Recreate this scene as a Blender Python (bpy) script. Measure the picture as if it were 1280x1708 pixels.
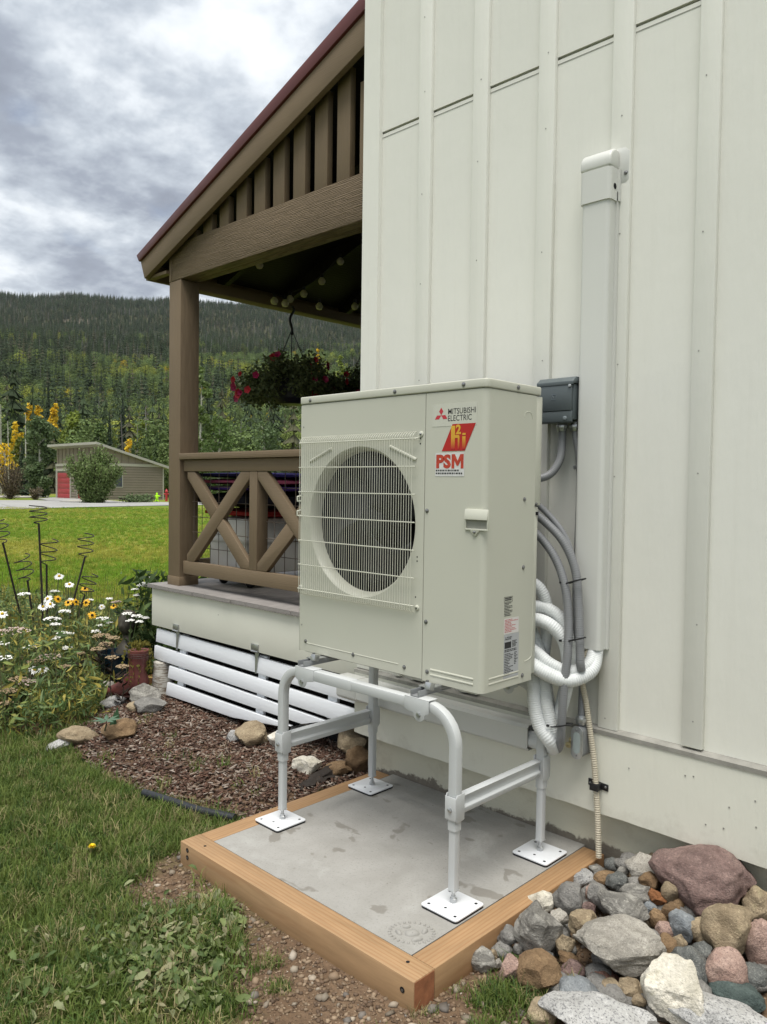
import bpy, bmesh, math, random
import numpy as np
from mathutils import Vector, Matrix, noise as mnoise

for o in list(bpy.data.objects):
    bpy.data.objects.remove(o)
scene = bpy.context.scene
COL = scene.collection
PI = math.pi

# ------------------------------------------------------------------ camera
# X runs along the house wall (towards the camera = +), Y into the wall, Z = 0 is the top of the concrete pad
CAM = Vector((0.0, 0.0, 1.385))
FPX, YAW, PITCH, ROLL = 1297.9, 2.338685, 0.0342814, 0.013619
_f = Vector((math.cos(YAW) * math.cos(PITCH), math.sin(YAW) * math.cos(PITCH), -math.sin(PITCH)))
_r = _f.cross(Vector((0, 0, 1))).normalized()
_u = _r.cross(_f)
RIGHT = math.cos(ROLL) * _r + math.sin(ROLL) * _u
UP = -math.sin(ROLL) * _r + math.cos(ROLL) * _u
cam_data = bpy.data.cameras.new('camera')
cam = bpy.data.objects.new('camera', cam_data)
COL.objects.link(cam)
cam.matrix_world = Matrix(((RIGHT.x, UP.x, -_f.x, CAM.x), (RIGHT.y, UP.y, -_f.y, CAM.y),
                           (RIGHT.z, UP.z, -_f.z, CAM.z), (0, 0, 0, 1)))
cam_data.sensor_fit = 'VERTICAL'
cam_data.sensor_height = 24.0
cam_data.sensor_width = 18.0
cam_data.lens = 24.0 * FPX / 1708.0
cam_data.clip_start = 0.05
cam_data.clip_end = 6000.0
scene.camera = cam


def at(px, py, X=None, Y=None, Z=None):
    """Measured pixel of the photograph -> the world point on a known plane (surveying only)."""
    d = RIGHT * ((px - 640) / FPX) - UP * ((py - 854) / FPX) + _f
    if X is not None:
        t = (X - CAM.x) / d.x
    elif Y is not None:
        t = (Y - CAM.y) / d.y
    else:
        t = (Z - CAM.z) / d.z
    return CAM + d * t


# ------------------------------------------------------------------ world, sun, exposure
SUN_EL, SUN_HEAD = math.radians(72), math.radians(300)   # heading of the sun in the XY plane
world = bpy.data.worlds.new('World')
scene.world = world
world.use_nodes = True
wn, wl = world.node_tree.nodes, world.node_tree.links
wn.clear()
w_out = wn.new('ShaderNodeOutputWorld')
w_bg = wn.new('ShaderNodeBackground')
w_bg.inputs['Strength'].default_value = 1.0
w_sky = wn.new('ShaderNodeTexSky')
w_sky.sky_type = 'NISHITA'
w_sky.sun_disc = False
w_sky.sun_elevation = SUN_EL
w_sky.sun_rotation = PI / 2 - SUN_HEAD
w_sky.altitude = 2600
w_sky.dust_density = 2.0


def wmath(op, a, b=None, c=None):
    n = wn.new('ShaderNodeMath')
    n.operation = op
    for i, v in enumerate((a, b, c)):
        if v is None:
            continue
        if isinstance(v, (int, float)):
            n.inputs[i].default_value = v
        else:
            wl.new(v, n.inputs[i])
    return n.outputs[0]


w_tc = wn.new('ShaderNodeTexCoord')
w_sep = wn.new('ShaderNodeSeparateXYZ')
wl.new(w_tc.outputs['Generated'], w_sep.inputs[0])
zc = wmath('ADD', wmath('MAXIMUM', w_sep.outputs[2], 0.0), 0.22)
w_comb = wn.new('ShaderNodeCombineXYZ')
wl.new(wmath('DIVIDE', w_sep.outputs[0], zc), w_comb.inputs[0])
wl.new(wmath('DIVIDE', w_sep.outputs[1], zc), w_comb.inputs[1])


def wnoise(scale, detail, rough, dist, off):
    m = wn.new('ShaderNodeMapping')
    m.inputs['Location'].default_value = off
    wl.new(w_comb.outputs[0], m.inputs[0])
    n = wn.new('ShaderNodeTexNoise')
    n.inputs['Scale'].default_value = scale
    n.inputs['Detail'].default_value = detail
    n.inputs['Roughness'].default_value = rough
    n.inputs['Distortion'].default_value = dist
    wl.new(m.outputs[0], n.inputs['Vector'])
    return n.outputs['Fac']


def wramp(fac, stops):
    r = wn.new('ShaderNodeValToRGB')
    wl.new(fac, r.inputs[0])
    e = r.color_ramp.elements
    while len(e) < len(stops):
        e.new(0.5)
    for el, (p, c) in zip(e, stops):
        el.position = p
        el.color = (*c, 1)
    return r.outputs[0]


big = wnoise(1.7, 5.0, 0.5, 0.0, SKY_OFF1 if 'SKY_OFF1' in globals() else (3.1, 0.4, 0.0))
fine = wnoise(4.2, 10.0, 0.6, 0.05, (1.7, 5.2, 0.3))
fld = wmath('ADD', wmath('MULTIPLY', big, 0.62), wmath('MULTIPLY', fine, 0.38))
cloud = wramp(fld, [(0.36, (0.19, 0.21, 0.255)), (0.44, (0.27, 0.30, 0.355)), (0.495, (0.42, 0.46, 0.51)), (0.545, (0.62, 0.655, 0.69)), (0.62, (0.80, 0.81, 0.82))])
gap = wramp(wnoise(2.6, 5.0, 0.5, 0.2, (9.0, 2.0, 0.0)), [(0.62, (1, 1, 1)), (0.74, (0.55, 0.55, 0.55))])
w_skys = wn.new('ShaderNodeVectorMath')
w_skys.operation = 'SCALE'
w_skys.inputs['Scale'].default_value = 0.1
wl.new(w_sky.outputs[0], w_skys.inputs[0])
w_mix = wn.new('ShaderNodeMix')
w_mix.data_type = 'RGBA'
wl.new(gap, w_mix.inputs['Factor'])
wl.new(w_skys.outputs[0], w_mix.inputs['A'])
wl.new(cloud, w_mix.inputs['B'])
wl.new(w_mix.outputs['Result'], w_bg.inputs['Color'])
wl.new(w_bg.outputs[0], w_out.inputs['Surface'])

sun_data = bpy.data.lights.new('sun', 'SUN')
sun_data.energy = 2.9
sun_data.angle = math.radians(38)
sun_data.color = (1.0, 0.965, 0.91)
sun = bpy.data.objects.new('sun', sun_data)
COL.objects.link(sun)
_sd = Vector((math.cos(SUN_HEAD) * math.cos(SUN_EL), math.sin(SUN_HEAD) * math.cos(SUN_EL), math.sin(SUN_EL)))
sun.rotation_euler = (-_sd).to_track_quat('-Z', 'Y').to_euler()
sun.location = (0, -6, 12)

scene.view_settings.view_transform = 'Standard'
scene.view_settings.look = 'None'
scene.view_settings.exposure = 0.57
scene.view_settings.gamma = 1.0
scene.render.engine = 'CYCLES'
scene.cycles.max_bounces = 5
scene.cycles.diffuse_bounces = 3
scene.cycles.glossy_bounces = 2
scene.cycles.transmission_bounces = 3
scene.cycles.volume_bounces = 0
scene.cycles.transparent_max_bounces = 8

# ------------------------------------------------------------------ helpers
rng = random.Random(7)


def smoothpath(pts, step=0.01):
    pts = [Vector(p) for p in pts]
    P = [2 * pts[0] - pts[1]] + pts + [2 * pts[-1] - pts[-2]]
    out = []
    for i in range(1, len(P) - 2):
        a, b, c, d = P[i - 1], P[i], P[i + 1], P[i + 2]
        n = max(2, int((c - b).length / step))
        for k in range(n):
            t = k / n
            out.append(0.5 * ((2 * b) + (c - a) * t + (2 * a - 5 * b + 4 * c - d) * t * t + (3 * b - 3 * c + d - a) * t ** 3))
    out.append(pts[-1].copy())
    return out


class MB:
    def __init__(self):
        self.v, self.f = [], []

    def add(self, vs, fs):
        o = len(self.v)
        self.v += [tuple(v) for v in vs]
        self.f += [tuple(i + o for i in f) for f in fs]
        return self

    def box(self, lo, hi):
        x0, y0, z0 = lo
        x1, y1, z1 = hi
        return self.add([(x0, y0, z0), (x1, y0, z0), (x1, y1, z0), (x0, y1, z0), (x0, y0, z1), (x1, y0, z1), (x1, y1, z1), (x0, y1, z1)],
                        [(0, 3, 2, 1), (4, 5, 6, 7), (0, 1, 5, 4), (1, 2, 6, 5), (2, 3, 7, 6), (3, 0, 4, 7)])

    def obox(self, c, a, b, d):
        c, a, b, d = Vector(c), Vector(a), Vector(b), Vector(d)
        vs = []
        for s in (-1, 1):
            for (p, q) in ((-1, -1), (1, -1), (1, 1), (-1, 1)):
                vs.append(c + a * p + b * q + d * s)
        fs = [(0, 3, 2, 1), (4, 5, 6, 7), (0, 1, 5, 4), (1, 2, 6, 5), (2, 3, 7, 6), (3, 0, 4, 7)]
        if a.cross(b).dot(d) < 0:
            fs = [tuple(reversed(f)) for f in fs]
        return self.add(vs, fs)

    def bar(self, p, q, wid, thick, up=(0, 0, 1)):
        """A board from p to q: width measured along `up`-ish, thickness across."""
        p, q = Vector(p), Vector(q)
        d = (q - p)
        n = d.normalized()
        s = n.cross(Vector(up))
        if s.length < 1e-6:
            s = n.cross(Vector((1, 0, 0)))
        s.normalize()
        u = s.cross(n).normalized()
        return self.obox((p + q) / 2, d / 2, s * thick / 2, u * wid / 2)

    def tube(self, pts, r, n=8, cap=True, squash=None):
        pts = [Vector(p) for p in pts]
        m = len(pts)
        rs = r if isinstance(r, (list, tuple)) else [r] * m
        t0 = (pts[1] - pts[0]).normalized()
        ref = Vector((0, 0, 1)) if abs(t0.z) < 0.9 else Vector((1, 0, 0))
        u = t0.cross(ref).normalized()
        vs, fs = [], []
        for i in range(m):
            t = (pts[min(i + 1, m - 1)] - pts[max(i - 1, 0)])
            t = t.normalized() if t.length > 1e-9 else t0
            u = (u - t * u.dot(t))
            u = u.normalized() if u.length > 1e-9 else t.orthogonal().normalized()
            w = t.cross(u)
            for k in range(n):
                a = 2 * PI * k / n
                vs.append(pts[i] + (u * math.cos(a) + w * math.sin(a)) * rs[i])
        for i in range(m - 1):
            for k in range(n):
                a, b = i * n + k, i * n + (k + 1) % n
                fs.append((a, b, b + n, a + n))
        if cap:
            fs.append(tuple(reversed(range(n))))
            fs.append(tuple(range((m - 1) * n, m * n)))
        return self.add(vs, fs)

    def sqtube(self, pts, s, fixed=(0, 1, 0), round_=0.22):
        """A square tube with rounded corners swept along pts; `fixed` stays one side of the section."""
        pts = [Vector(p) for p in pts]
        h = s / 2
        c = h * round_ * 2
        sec = [(h, -h + c), (h, h - c), (h - c * .3, h - c * .3), (h - c, h), (-h + c, h), (-h + c * .3, h - c * .3), (-h, h - c), (-h, -h + c), (-h + c * .3, -h + c * .3), (-h + c, -h), (h - c, -h), (h - c * .3, -h + c * .3)]
        n = len(sec)
        fx = Vector(fixed)
        vs, fs = [], []
        for i, p in enumerate(pts):
            t = (pts[min(i + 1, len(pts) - 1)] - pts[max(i - 1, 0)]).normalized()
            w = t.cross(fx).normalized()
            for a, b in sec:
                vs.append(p + w * a + fx * b)
        for i in range(len(pts) - 1):
            for k in range(n):
                a, b = i * n + k, i * n + (k + 1) % n
                fs.append((a, b, b + n, a + n))
        fs.append(tuple(reversed(range(n))))
        fs.append(tuple(range((len(pts) - 1) * n, len(pts) * n)))
        return self.add(vs, fs)

    def prism(self, poly, axis, lo, hi):
        """Extrude a 2D polygon along an axis: x -> (y,z), y -> (x,z), z -> (x,y)."""
        def mk(p, t):
            a, b = p
            return {'x': (t, a, b), 'y': (a, t, b), 'z': (a, b, t)}[axis]
        n = len(poly)
        area = sum(poly[i][0] * poly[(i + 1) % n][1] - poly[(i + 1) % n][0] * poly[i][1] for i in range(n))
        if (area < 0) != (axis == 'y'):
            poly = list(reversed(poly))
        vs = [mk(p, lo) for p in poly] + [mk(p, hi) for p in poly]
        fs = [tuple(reversed(range(n))), tuple(range(n, 2 * n))]
        fs += [(i, (i + 1) % n, (i + 1) % n + n, i + n) for i in range(n)]
        return self.add(vs, fs)

    def lathe(self, prof, c=(0, 0, 0), n=24, axis='z', cap=True):
        c = Vector(c)
        vs, fs = [], []
        for (r, h) in prof:
            for k in range(n):
                a = 2 * PI * k / n
                x, y = r * math.cos(a), r * math.sin(a)
                p = {'z': (x, y, h), 'y': (x, h, -y), 'x': (h, x, y)}[axis]
                vs.append(c + Vector(p))
        m = len(prof)
        for i in range(m - 1):
            for k in range(n):
                a, b = i * n + k, i * n + (k + 1) % n
                fs.append((a, b, b + n, a + n))
        if cap:
            fs.append(tuple(reversed(range(n))))
            fs.append(tuple(range((m - 1) * n, m * n)))
        return self.add(vs, fs)

    def mesh(self, name, smooth=False, bevel=0.0, seg=2, angle=35):
        me = bpy.data.meshes.new(name)
        me.from_pydata(self.v, [], self.f)
        if bevel > 0:
            bm = bmesh.new()
            bm.from_mesh(me)
            bm.normal_update()
            es = [e for e in bm.edges if len(e.link_faces) == 2 and e.calc_face_angle(0) > math.radians(30)]
            bmesh.ops.bevel(bm, geom=es, offset=bevel, segments=seg, affect='EDGES', profile=0.5, clamp_overlap=True)
            bm.to_mesh(me)
            bm.free()
            smooth = True
        if smooth:
            for p in me.polygons:
                p.use_smooth = True
            me.set_sharp_from_angle(angle=math.radians(angle))
        me.update()
        return me

    def build(self, name, mat, parent=None, smooth=False, bevel=0.0, seg=2, angle=35):
        return link(name, self.mesh(name, smooth, bevel, seg, angle), mat, parent)


def link(name, me, mat, parent=None):
    if mat is not None and len(me.materials) == 0:
        me.materials.append(mat)
    o = bpy.data.objects.new(name, me)
    COL.objects.link(o)
    attach(o, parent)
    return o


def attach(o, parent):
    if parent is not None:
        o.parent = parent
        o.matrix_parent_inverse = worldm(parent).inverted()


def worldm(o):
    m = o.matrix_basis.copy()
    if o.parent is not None:
        m = worldm(o.parent) @ o.matrix_parent_inverse @ m
    return m


def tag(o, label, cat, group=None):
    o['label'] = label
    o['category'] = cat
    if group:
        o['group'] = group
    return o


def thing(name, label, cat, loc=(0, 0, 0), group=None):
    o = bpy.data.objects.new(name, None)
    o.empty_display_size = 0.1
    o.location = loc
    COL.objects.link(o)
    return tag(o, label, cat, group)


def kind(o, k, label=None):
    o['kind'] = k
    if label:
        o['label'] = label
    return o


def dup(root, loc=None, rotz=None, scale=None, label=None):
    r = root.copy()
    COL.objects.link(r)
    if loc is not None:
        r.location = loc
    if rotz is not None:
        r.rotation_euler = (0, 0, rotz)
    if scale is not None:
        r.scale = (scale, scale, scale) if isinstance(scale, (int, float)) else scale
    if label:
        r['label'] = label
    for ch in root.children:
        c = ch.copy()
        COL.objects.link(c)
        c.parent = r
        for g in ch.children:
            d = g.copy()
            COL.objects.link(d)
            d.parent = c
    return r


def fastmesh(name, verts, faces, tint=None, smooth=False):
    """verts (n,3) array, faces (m,k) array, optional per-vertex tint (n,3)."""
    verts = np.asarray(verts, dtype=np.float32)
    faces = np.asarray(faces, dtype=np.int32)
    me = bpy.data.meshes.new(name)
    m, k = faces.shape
    me.vertices.add(len(verts))
    me.vertices.foreach_set('co', verts.ravel())
    me.loops.add(m * k)
    me.loops.foreach_set('vertex_index', faces.ravel())
    me.polygons.add(m)
    me.polygons.foreach_set('loop_start', np.arange(m, dtype=np.int32) * k)
    if smooth:
        me.polygons.foreach_set('use_smooth', np.ones(m, dtype=bool))
    if tint is not None:
        a = me.attributes.new('tint', 'FLOAT_COLOR', 'POINT')
        t = np.ones((len(verts), 4), dtype=np.float32)
        t[:, :3] = tint
        a.data.foreach_set('color', t.ravel())
    me.update(calc_edges=True)
    me.validate()
    return me


def vnoise(x, y, z=0.0, s=1.0):
    return mnoise.noise(Vector((x * s, y * s, z * s)))


def lin(r, g, b):
    f = lambda c: (c / 255) / 12.92 if c / 255 <= 0.04045 else ((c / 255 + 0.055) / 1.055) ** 2.4
    return (f(r), f(g), f(b))


# ------------------------------------------------------------------ materials
class NT:
    def __init__(self, name):
        self.m = bpy.data.materials.new(name)
        self.m.use_nodes = True
        self.t = self.m.node_tree
        self.n, self.l = self.t.nodes, self.t.links
        self.n.clear()
        self.out = self.n.new('ShaderNodeOutputMaterial')
        self.b = self.n.new('ShaderNodeBsdfPrincipled')
        self.l.new(self.b.outputs[0], self.out.inputs['Surface'])
        self.tc = self.n.new('ShaderNodeTexCoord')
        self.co = self.tc.outputs['Object']

    def set(self, **kw):
        for k, v in kw.items():
            k = k.replace('_', ' ')
            if hasattr(v, 'is_linked') or hasattr(v, 'links'):
                self.l.new(v, self.b.inputs[k])
            else:
                self.b.inputs[k].default_value = (*v, 1) if isinstance(v, tuple) and len(v) == 3 else v
        return self

    def map(self, scale=(1, 1, 1), rot=(0, 0, 0), loc=(0, 0, 0), src=None):
        m = self.n.new('ShaderNodeMapping')
        m.inputs['Scale'].default_value = scale
        m.inputs['Rotation'].default_value = rot
        m.inputs['Location'].default_value = loc
        self.l.new(src or self.co, m.inputs[0])
        return m.outputs[0]

    def noise(self, scale, detail=4, rough=0.55, dist=0.0, vec=None):
        n = self.n.new('ShaderNodeTexNoise')
        n.inputs['Scale'].default_value = scale
        n.inputs['Detail'].default_value = detail
        n.inputs['Roughness'].default_value = rough
        n.inputs['Distortion'].default_value = dist
        self.l.new(vec or self.co, n.inputs['Vector'])
        return n.outputs['Fac']

    def voronoi(self, scale, feature='F1', vec=None, out='Distance'):
        n = self.n.new('ShaderNodeTexVoronoi')
        n.feature = feature
        n.inputs['Scale'].default_value = scale
        self.l.new(vec or self.co, n.inputs['Vector'])
        return n.outputs[out]

    def wave(self, scale, dist, detail=2, dscale=1.0, vec=None, bands='X'):
        n = self.n.new('ShaderNodeTexWave')
        n.bands_direction = bands
        n.inputs['Scale'].default_value = scale
        n.inputs['Distortion'].default_value = dist
        n.inputs['Detail'].default_value = detail
        n.inputs['Detail Scale'].default_value = dscale
        self.l.new(vec or self.co, n.inputs['Vector'])
        return n.outputs['Fac']

    def ramp(self, fac, stops, interp='LINEAR'):
        r = self.n.new('ShaderNodeValToRGB')
        r.color_ramp.interpolation = interp
        self.l.new(fac, r.inputs[0])
        e = r.color_ramp.elements
        while len(e) < len(stops):
            e.new(0.5)
        for el, (p, c) in zip(e, stops):
            el.position = p
            el.color = (*c, 1) if not isinstance(c, (int, float)) else (c, c, c, 1)
        return r.outputs[0]

    def mix(self, fac, a, b, mode='MIX'):
        n = self.n.new('ShaderNodeMix')
        n.data_type = 'RGBA'
        n.blend_type = mode
        for k, v in (('Factor', fac), ('A', a), ('B', b)):
            if isinstance(v, (int, float)):
                n.inputs[k].default_value = v if k == 'Factor' else (v, v, v, 1)
            elif isinstance(v, tuple):
                n.inputs[k].default_value = (*v, 1)
            else:
                self.l.new(v, n.inputs[k])
        return n.outputs['Result']

    def math(self, op, a, b=0.0):
        n = self.n.new('ShaderNodeMath')
        n.operation = op
        for i, v in enumerate((a, b)):
            if isinstance(v, (int, float)):
                n.inputs[i].default_value = v
            else:
                self.l.new(v, n.inputs[i])
        return n.outputs[0]

    def sep(self, src=None):
        n = self.n.new('ShaderNodeSeparateXYZ')
        self.l.new(src or self.co, n.inputs[0])
        return n.outputs

    def attr(self, name, typ='GEOMETRY', out='Color'):
        n = self.n.new('ShaderNodeAttribute')
        n.attribute_name = name
        n.attribute_type = typ
        return n.outputs[out]

    def rand(self):
        return self.n.new('ShaderNodeObjectInfo').outputs['Random']

    def bump(self, h, strength=0.3, dist=0.01):
        n = self.n.new('ShaderNodeBump')
        n.inputs['Strength'].default_value = strength
        n.inputs['Distance'].default_value = dist
        self.l.new(h, n.inputs['Height'])
        self.l.new(n.outputs[0], self.b.inputs['Normal'])
        return self

    def translucent(self, col, fac=0.3):
        t = self.n.new('ShaderNodeBsdfTranslucent')
        if isinstance(col, tuple):
            t.inputs['Color'].default_value = (*col, 1)
        else:
            self.l.new(col, t.inputs['Color'])
        mx = self.n.new('ShaderNodeMixShader')
        mx.inputs[0].default_value = fac
        self.l.new(self.b.outputs[0], mx.inputs[1])
        self.l.new(t.outputs[0], mx.inputs[2])
        self.l.new(mx.outputs[0], self.out.inputs['Surface'])
        return self


def mul(c, k):
    return tuple(x * k for x in c)


def paint(name, col, rough=0.45, var=0.06, vs=3.0, bump=0.08, bs=120.0, spec=0.4, metal=0.0, coat=0.0):
    t = NT(name)
    n = t.noise(vs, 5, 0.6)
    c = t.mix(t.ramp(n, [(0.3, 0.0), (0.7, 1.0)]), mul(col, 1 - var), tuple(min(1, x * (1 + var)) for x in col))
    t.set(Base_Color=c, Roughness=t.ramp(t.noise(vs * 3, 4), [(0.3, rough * 0.85), (0.7, min(1, rough * 1.15))]), Metallic=metal)
    t.b.inputs['Specular IOR Level'].default_value = spec
    t.b.inputs['Coat Weight'].default_value = coat
    if bump:
        t.bump(t.noise(bs, 3), bump, 0.002)
    return t.m
# ---- the place's materials
WHITE = (0.74, 0.737, 0.675)


def siding_mat(name, base, chips=False):
    t = NT(name)
    big_ = t.noise(0.9, 4, 0.6)
    col = t.mix(t.ramp(big_, [(0.35, 0.0), (0.7, 1.0)]), mul(base, 0.95), base)
    z = t.sep()[2]
    low = t.ramp(t.math('ADD', t.math('MULTIPLY', z, 0.5), t.math('MULTIPLY', t.noise(1.3, 4), 0.25)), [(0.12, 1.0), (0.75, 0.0)])
    col = t.mix(t.math('MULTIPLY', low, 0.55), col, (0.66, 0.645, 0.54))
    streak = t.noise(1.0, 6, 0.7, vec=t.map((26, 26, 0.7)))
    col = t.mix(t.ramp(streak, [(0.56, 0.0), (0.82, 0.12)]), col, (0.45, 0.43, 0.36))
    splash = t.math('ADD', t.math('MULTIPLY', z, -1.6), t.noise(7, 6, .75))
    col = t.mix(t.ramp(splash, [(0.18, 0.0), (0.42, 0.30)]), col, (0.36, 0.32, 0.25))
    if chips:
        c = t.noise(17, 3, 0.5, vec=t.map((1, 1, 1.6)))
        spot = t.ramp(c, [(0.765, 0.0), (0.775, 1.0)])
        col = t.mix(spot, col, (0.13, 0.11, 0.09))
    t.set(Base_Color=col, Roughness=0.55)
    t.b.inputs['Specular IOR Level'].default_value = 0.3
    h = t.math('ADD', t.noise(30, 5, 0.7, vec=t.map((1.4, 1.4, 0.16))), t.math('MULTIPLY', t.noise(6, 3), 0.8))
    t.bump(h, 0.28, 0.006)
    return t.m


M_SIDING = siding_mat('siding_paint', WHITE)
M_BATTEN = siding_mat('batten_paint', mul(WHITE, 1.03))
M_SKIRT = siding_mat('skirt_paint', (0.75, 0.75, 0.66), chips=True)


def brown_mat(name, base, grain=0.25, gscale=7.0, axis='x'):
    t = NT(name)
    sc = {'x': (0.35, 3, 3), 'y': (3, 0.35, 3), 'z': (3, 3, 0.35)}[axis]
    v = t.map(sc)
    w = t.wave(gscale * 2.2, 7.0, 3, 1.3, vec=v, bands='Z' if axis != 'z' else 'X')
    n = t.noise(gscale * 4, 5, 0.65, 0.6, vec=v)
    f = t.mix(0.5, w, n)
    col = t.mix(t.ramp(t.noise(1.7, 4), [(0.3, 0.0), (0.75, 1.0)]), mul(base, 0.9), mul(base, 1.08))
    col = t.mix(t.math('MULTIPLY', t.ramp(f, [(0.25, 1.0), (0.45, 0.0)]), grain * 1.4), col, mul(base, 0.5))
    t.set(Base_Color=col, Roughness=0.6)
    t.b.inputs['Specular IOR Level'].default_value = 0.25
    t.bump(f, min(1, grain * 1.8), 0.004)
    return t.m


BROWN = (0.185, 0.136, 0.085)
M_BROWN = brown_mat('brown_paint', BROWN, 0.10, 5)
M_BROWNZ = brown_mat('brown_paint_upright', mul(BROWN, 1.02), 0.16, 5, 'z')
M_BEAM = brown_mat('brown_rough_sawn_beam', mul(BROWN, 0.98), 0.55, 6)
M_SHADEWOOD = brown_mat('shaded_porch_wood', (0.008, 0.006, 0.005), 0.2, 5)  # brown wood painted near-black: the porch shade is in the colour
M_DARKMETAL = paint('dark_roof_underside', (0.02, 0.017, 0.015), 0.7)
M_REDROOF = paint('oxblood_roof_metal', (0.105, 0.022, 0.018), 0.42, 0.12, 5, 0.05, 60, 0.5)
M_FLASH = paint('weathered_flashing', (0.33, 0.32, 0.29), 0.45, 0.25, 14, 0.1, 80, 0.5, 0.3)
M_GALV = paint('galvanised_steel', (0.46, 0.47, 0.47), 0.35, 0.18, 25, 0.05, 90, 0.6, 0.85)
M_STEELDARK = paint('dull_steel', (0.25, 0.25, 0.25), 0.4, 0.2, 30, 0.05, 90, 0.6, 0.85)
M_BLACK = paint('black_plastic', (0.012, 0.012, 0.013), 0.45, 0.1, 8, 0.05)
M_RUBBER = paint('black_rubber', (0.016, 0.016, 0.017), 0.8, 0.15, 8, 0.1)
M_VOID = paint('dark_cavity', (0.006, 0.006, 0.007), 0.9)  # near-black, painted in for the shade of holes and hollows


def foundation_mat():
    t = NT('painted_foundation')
    z = t.sep()[2]
    edge = t.math('ADD', t.math('MULTIPLY', z, 6.0), t.math('MULTIPLY', t.noise(5, 6, 0.7), 1.3))
    paintc = t.mix(t.noise(4, 4), (0.50, 0.485, 0.385), (0.60, 0.575, 0.45))
    bare = t.mix(t.noise(40, 4, 0.7), (0.10, 0.085, 0.065), (0.24, 0.215, 0.17))
    f = t.ramp(edge, [(0.72, 0.0), (0.80, 1.0)])
    stain = t.ramp(t.noise(7, 5, 0.7), [(0.55, 0.0), (0.8, 0.45)])
    t.set(Base_Color=t.mix(f, bare, t.mix(stain, paintc, (0.30, 0.26, 0.18))), Roughness=0.85)
    t.bump(t.noise(60, 5, 0.7), 0.5, 0.006)
    return t.m


M_FOUND = foundation_mat()


def concrete_pad_mat():
    t = NT('fresh_concrete')
    m1 = t.noise(5, 7, 0.62, 0.4)
    col = t.mix(t.ramp(m1, [(0.3, 0.0), (0.7, 1.0)]), (0.27, 0.26, 0.235), (0.345, 0.335, 0.31))
    bright = t.ramp(t.noise(3.2, 6, 0.6, 0.7, vec=t.map(loc=(3, 1, 0))), [(0.55, 0.0), (0.68, 0.4)])
    col = t.mix(bright, col, (0.45, 0.45, 0.42))
    fine_ = t.noise(110, 4, 0.8)
    col = t.mix(t.ramp(fine_, [(0.33, 0.55), (0.45, 0.0)]), col, (0.17, 0.165, 0.15))
    wet = t.noise(7.0, 3, 0.45, 0.3, vec=t.map((1, 1.35, 1), loc=(0.9, 0.35, 0)))
    w = t.ramp(wet, [(0.625, 0.0), (0.65, 0.75)])
    col = t.mix(w, col, (0.19, 0.175, 0.15))
    speck = t.ramp(t.voronoi(26), [(0.05, 0.8), (0.09, 0.0)])
    sp2 = t.math('MULTIPLY', speck, t.ramp(t.noise(3, 2), [(0.52, 0.0), (0.56, 1.0)]))
    col = t.mix(sp2, col, (0.16, 0.145, 0.12))
    # damp rim along the wall
    y = t.sep()[1]
    rim = t.ramp(t.math('ADD', y, t.math('MULTIPLY', t.noise(9, 4), 0.10)), [(0.0, 0.0), (1.0, 1.0)])
    t.set(Base_Color=col, Roughness=t.mix(w, 0.85, 0.55))
    t.bump(t.math('ADD', fine_, t.math('MULTIPLY', m1, 0.8)), 0.35, 0.003)
    return t.m


M_CONC = concrete_pad_mat()


def timber_mat(name, axis, base=(0.365, 0.232, 0.122)):
    t = NT(name)
    sc = {'x': (0.5, 5, 5), 'y': (5, 0.5, 5)}[axis]
    v = t.map(sc)
    ring = t.wave(4.2, 5.5, 3, 0.7, vec=v, bands='Y' if axis == 'x' else 'X')
    n = t.noise(9, 6, 0.65, 0.3, vec=v)
    col = t.mix(t.ramp(n, [(0.3, 0.0), (0.7, 1.0)]), mul(base, 0.82), mul(base, 1.12))
    col = t.mix(t.ramp(ring, [(0.55, 0.0), (0.95, 0.38)]), col, (0.25, 0.12, 0.05))
    kn = t.voronoi(2.3, vec=t.map((1.0, 1.0, 1.0), loc=(0.33, 0.1, 0.2)))
    col = t.mix(t.ramp(kn, [(0.045, 0.85), (0.085, 0.0)]), col, (0.20, 0.085, 0.035))
    col = t.mix(t.ramp(t.noise(2.3, 4), [(0.55, 0.0), (0.75, 0.35)]), col, (0.30, 0.165, 0.075))
    t.set(Base_Color=col, Roughness=0.62)
    t.b.inputs['Specular IOR Level'].default_value = 0.3
    t.bump(t.mix(0.5, ring, n), 0.22, 0.002)
    return t.m


M_TIMBX = timber_mat('new_fir_timber_x', 'x')
M_TIMBY = timber_mat('new_fir_timber_y', 'y', (0.345, 0.213, 0.108))
M_ENDGRAIN = paint('timber_end_grain', (0.30, 0.12, 0.055), 0.7, 0.25, 30, 0.3, 150)


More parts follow.
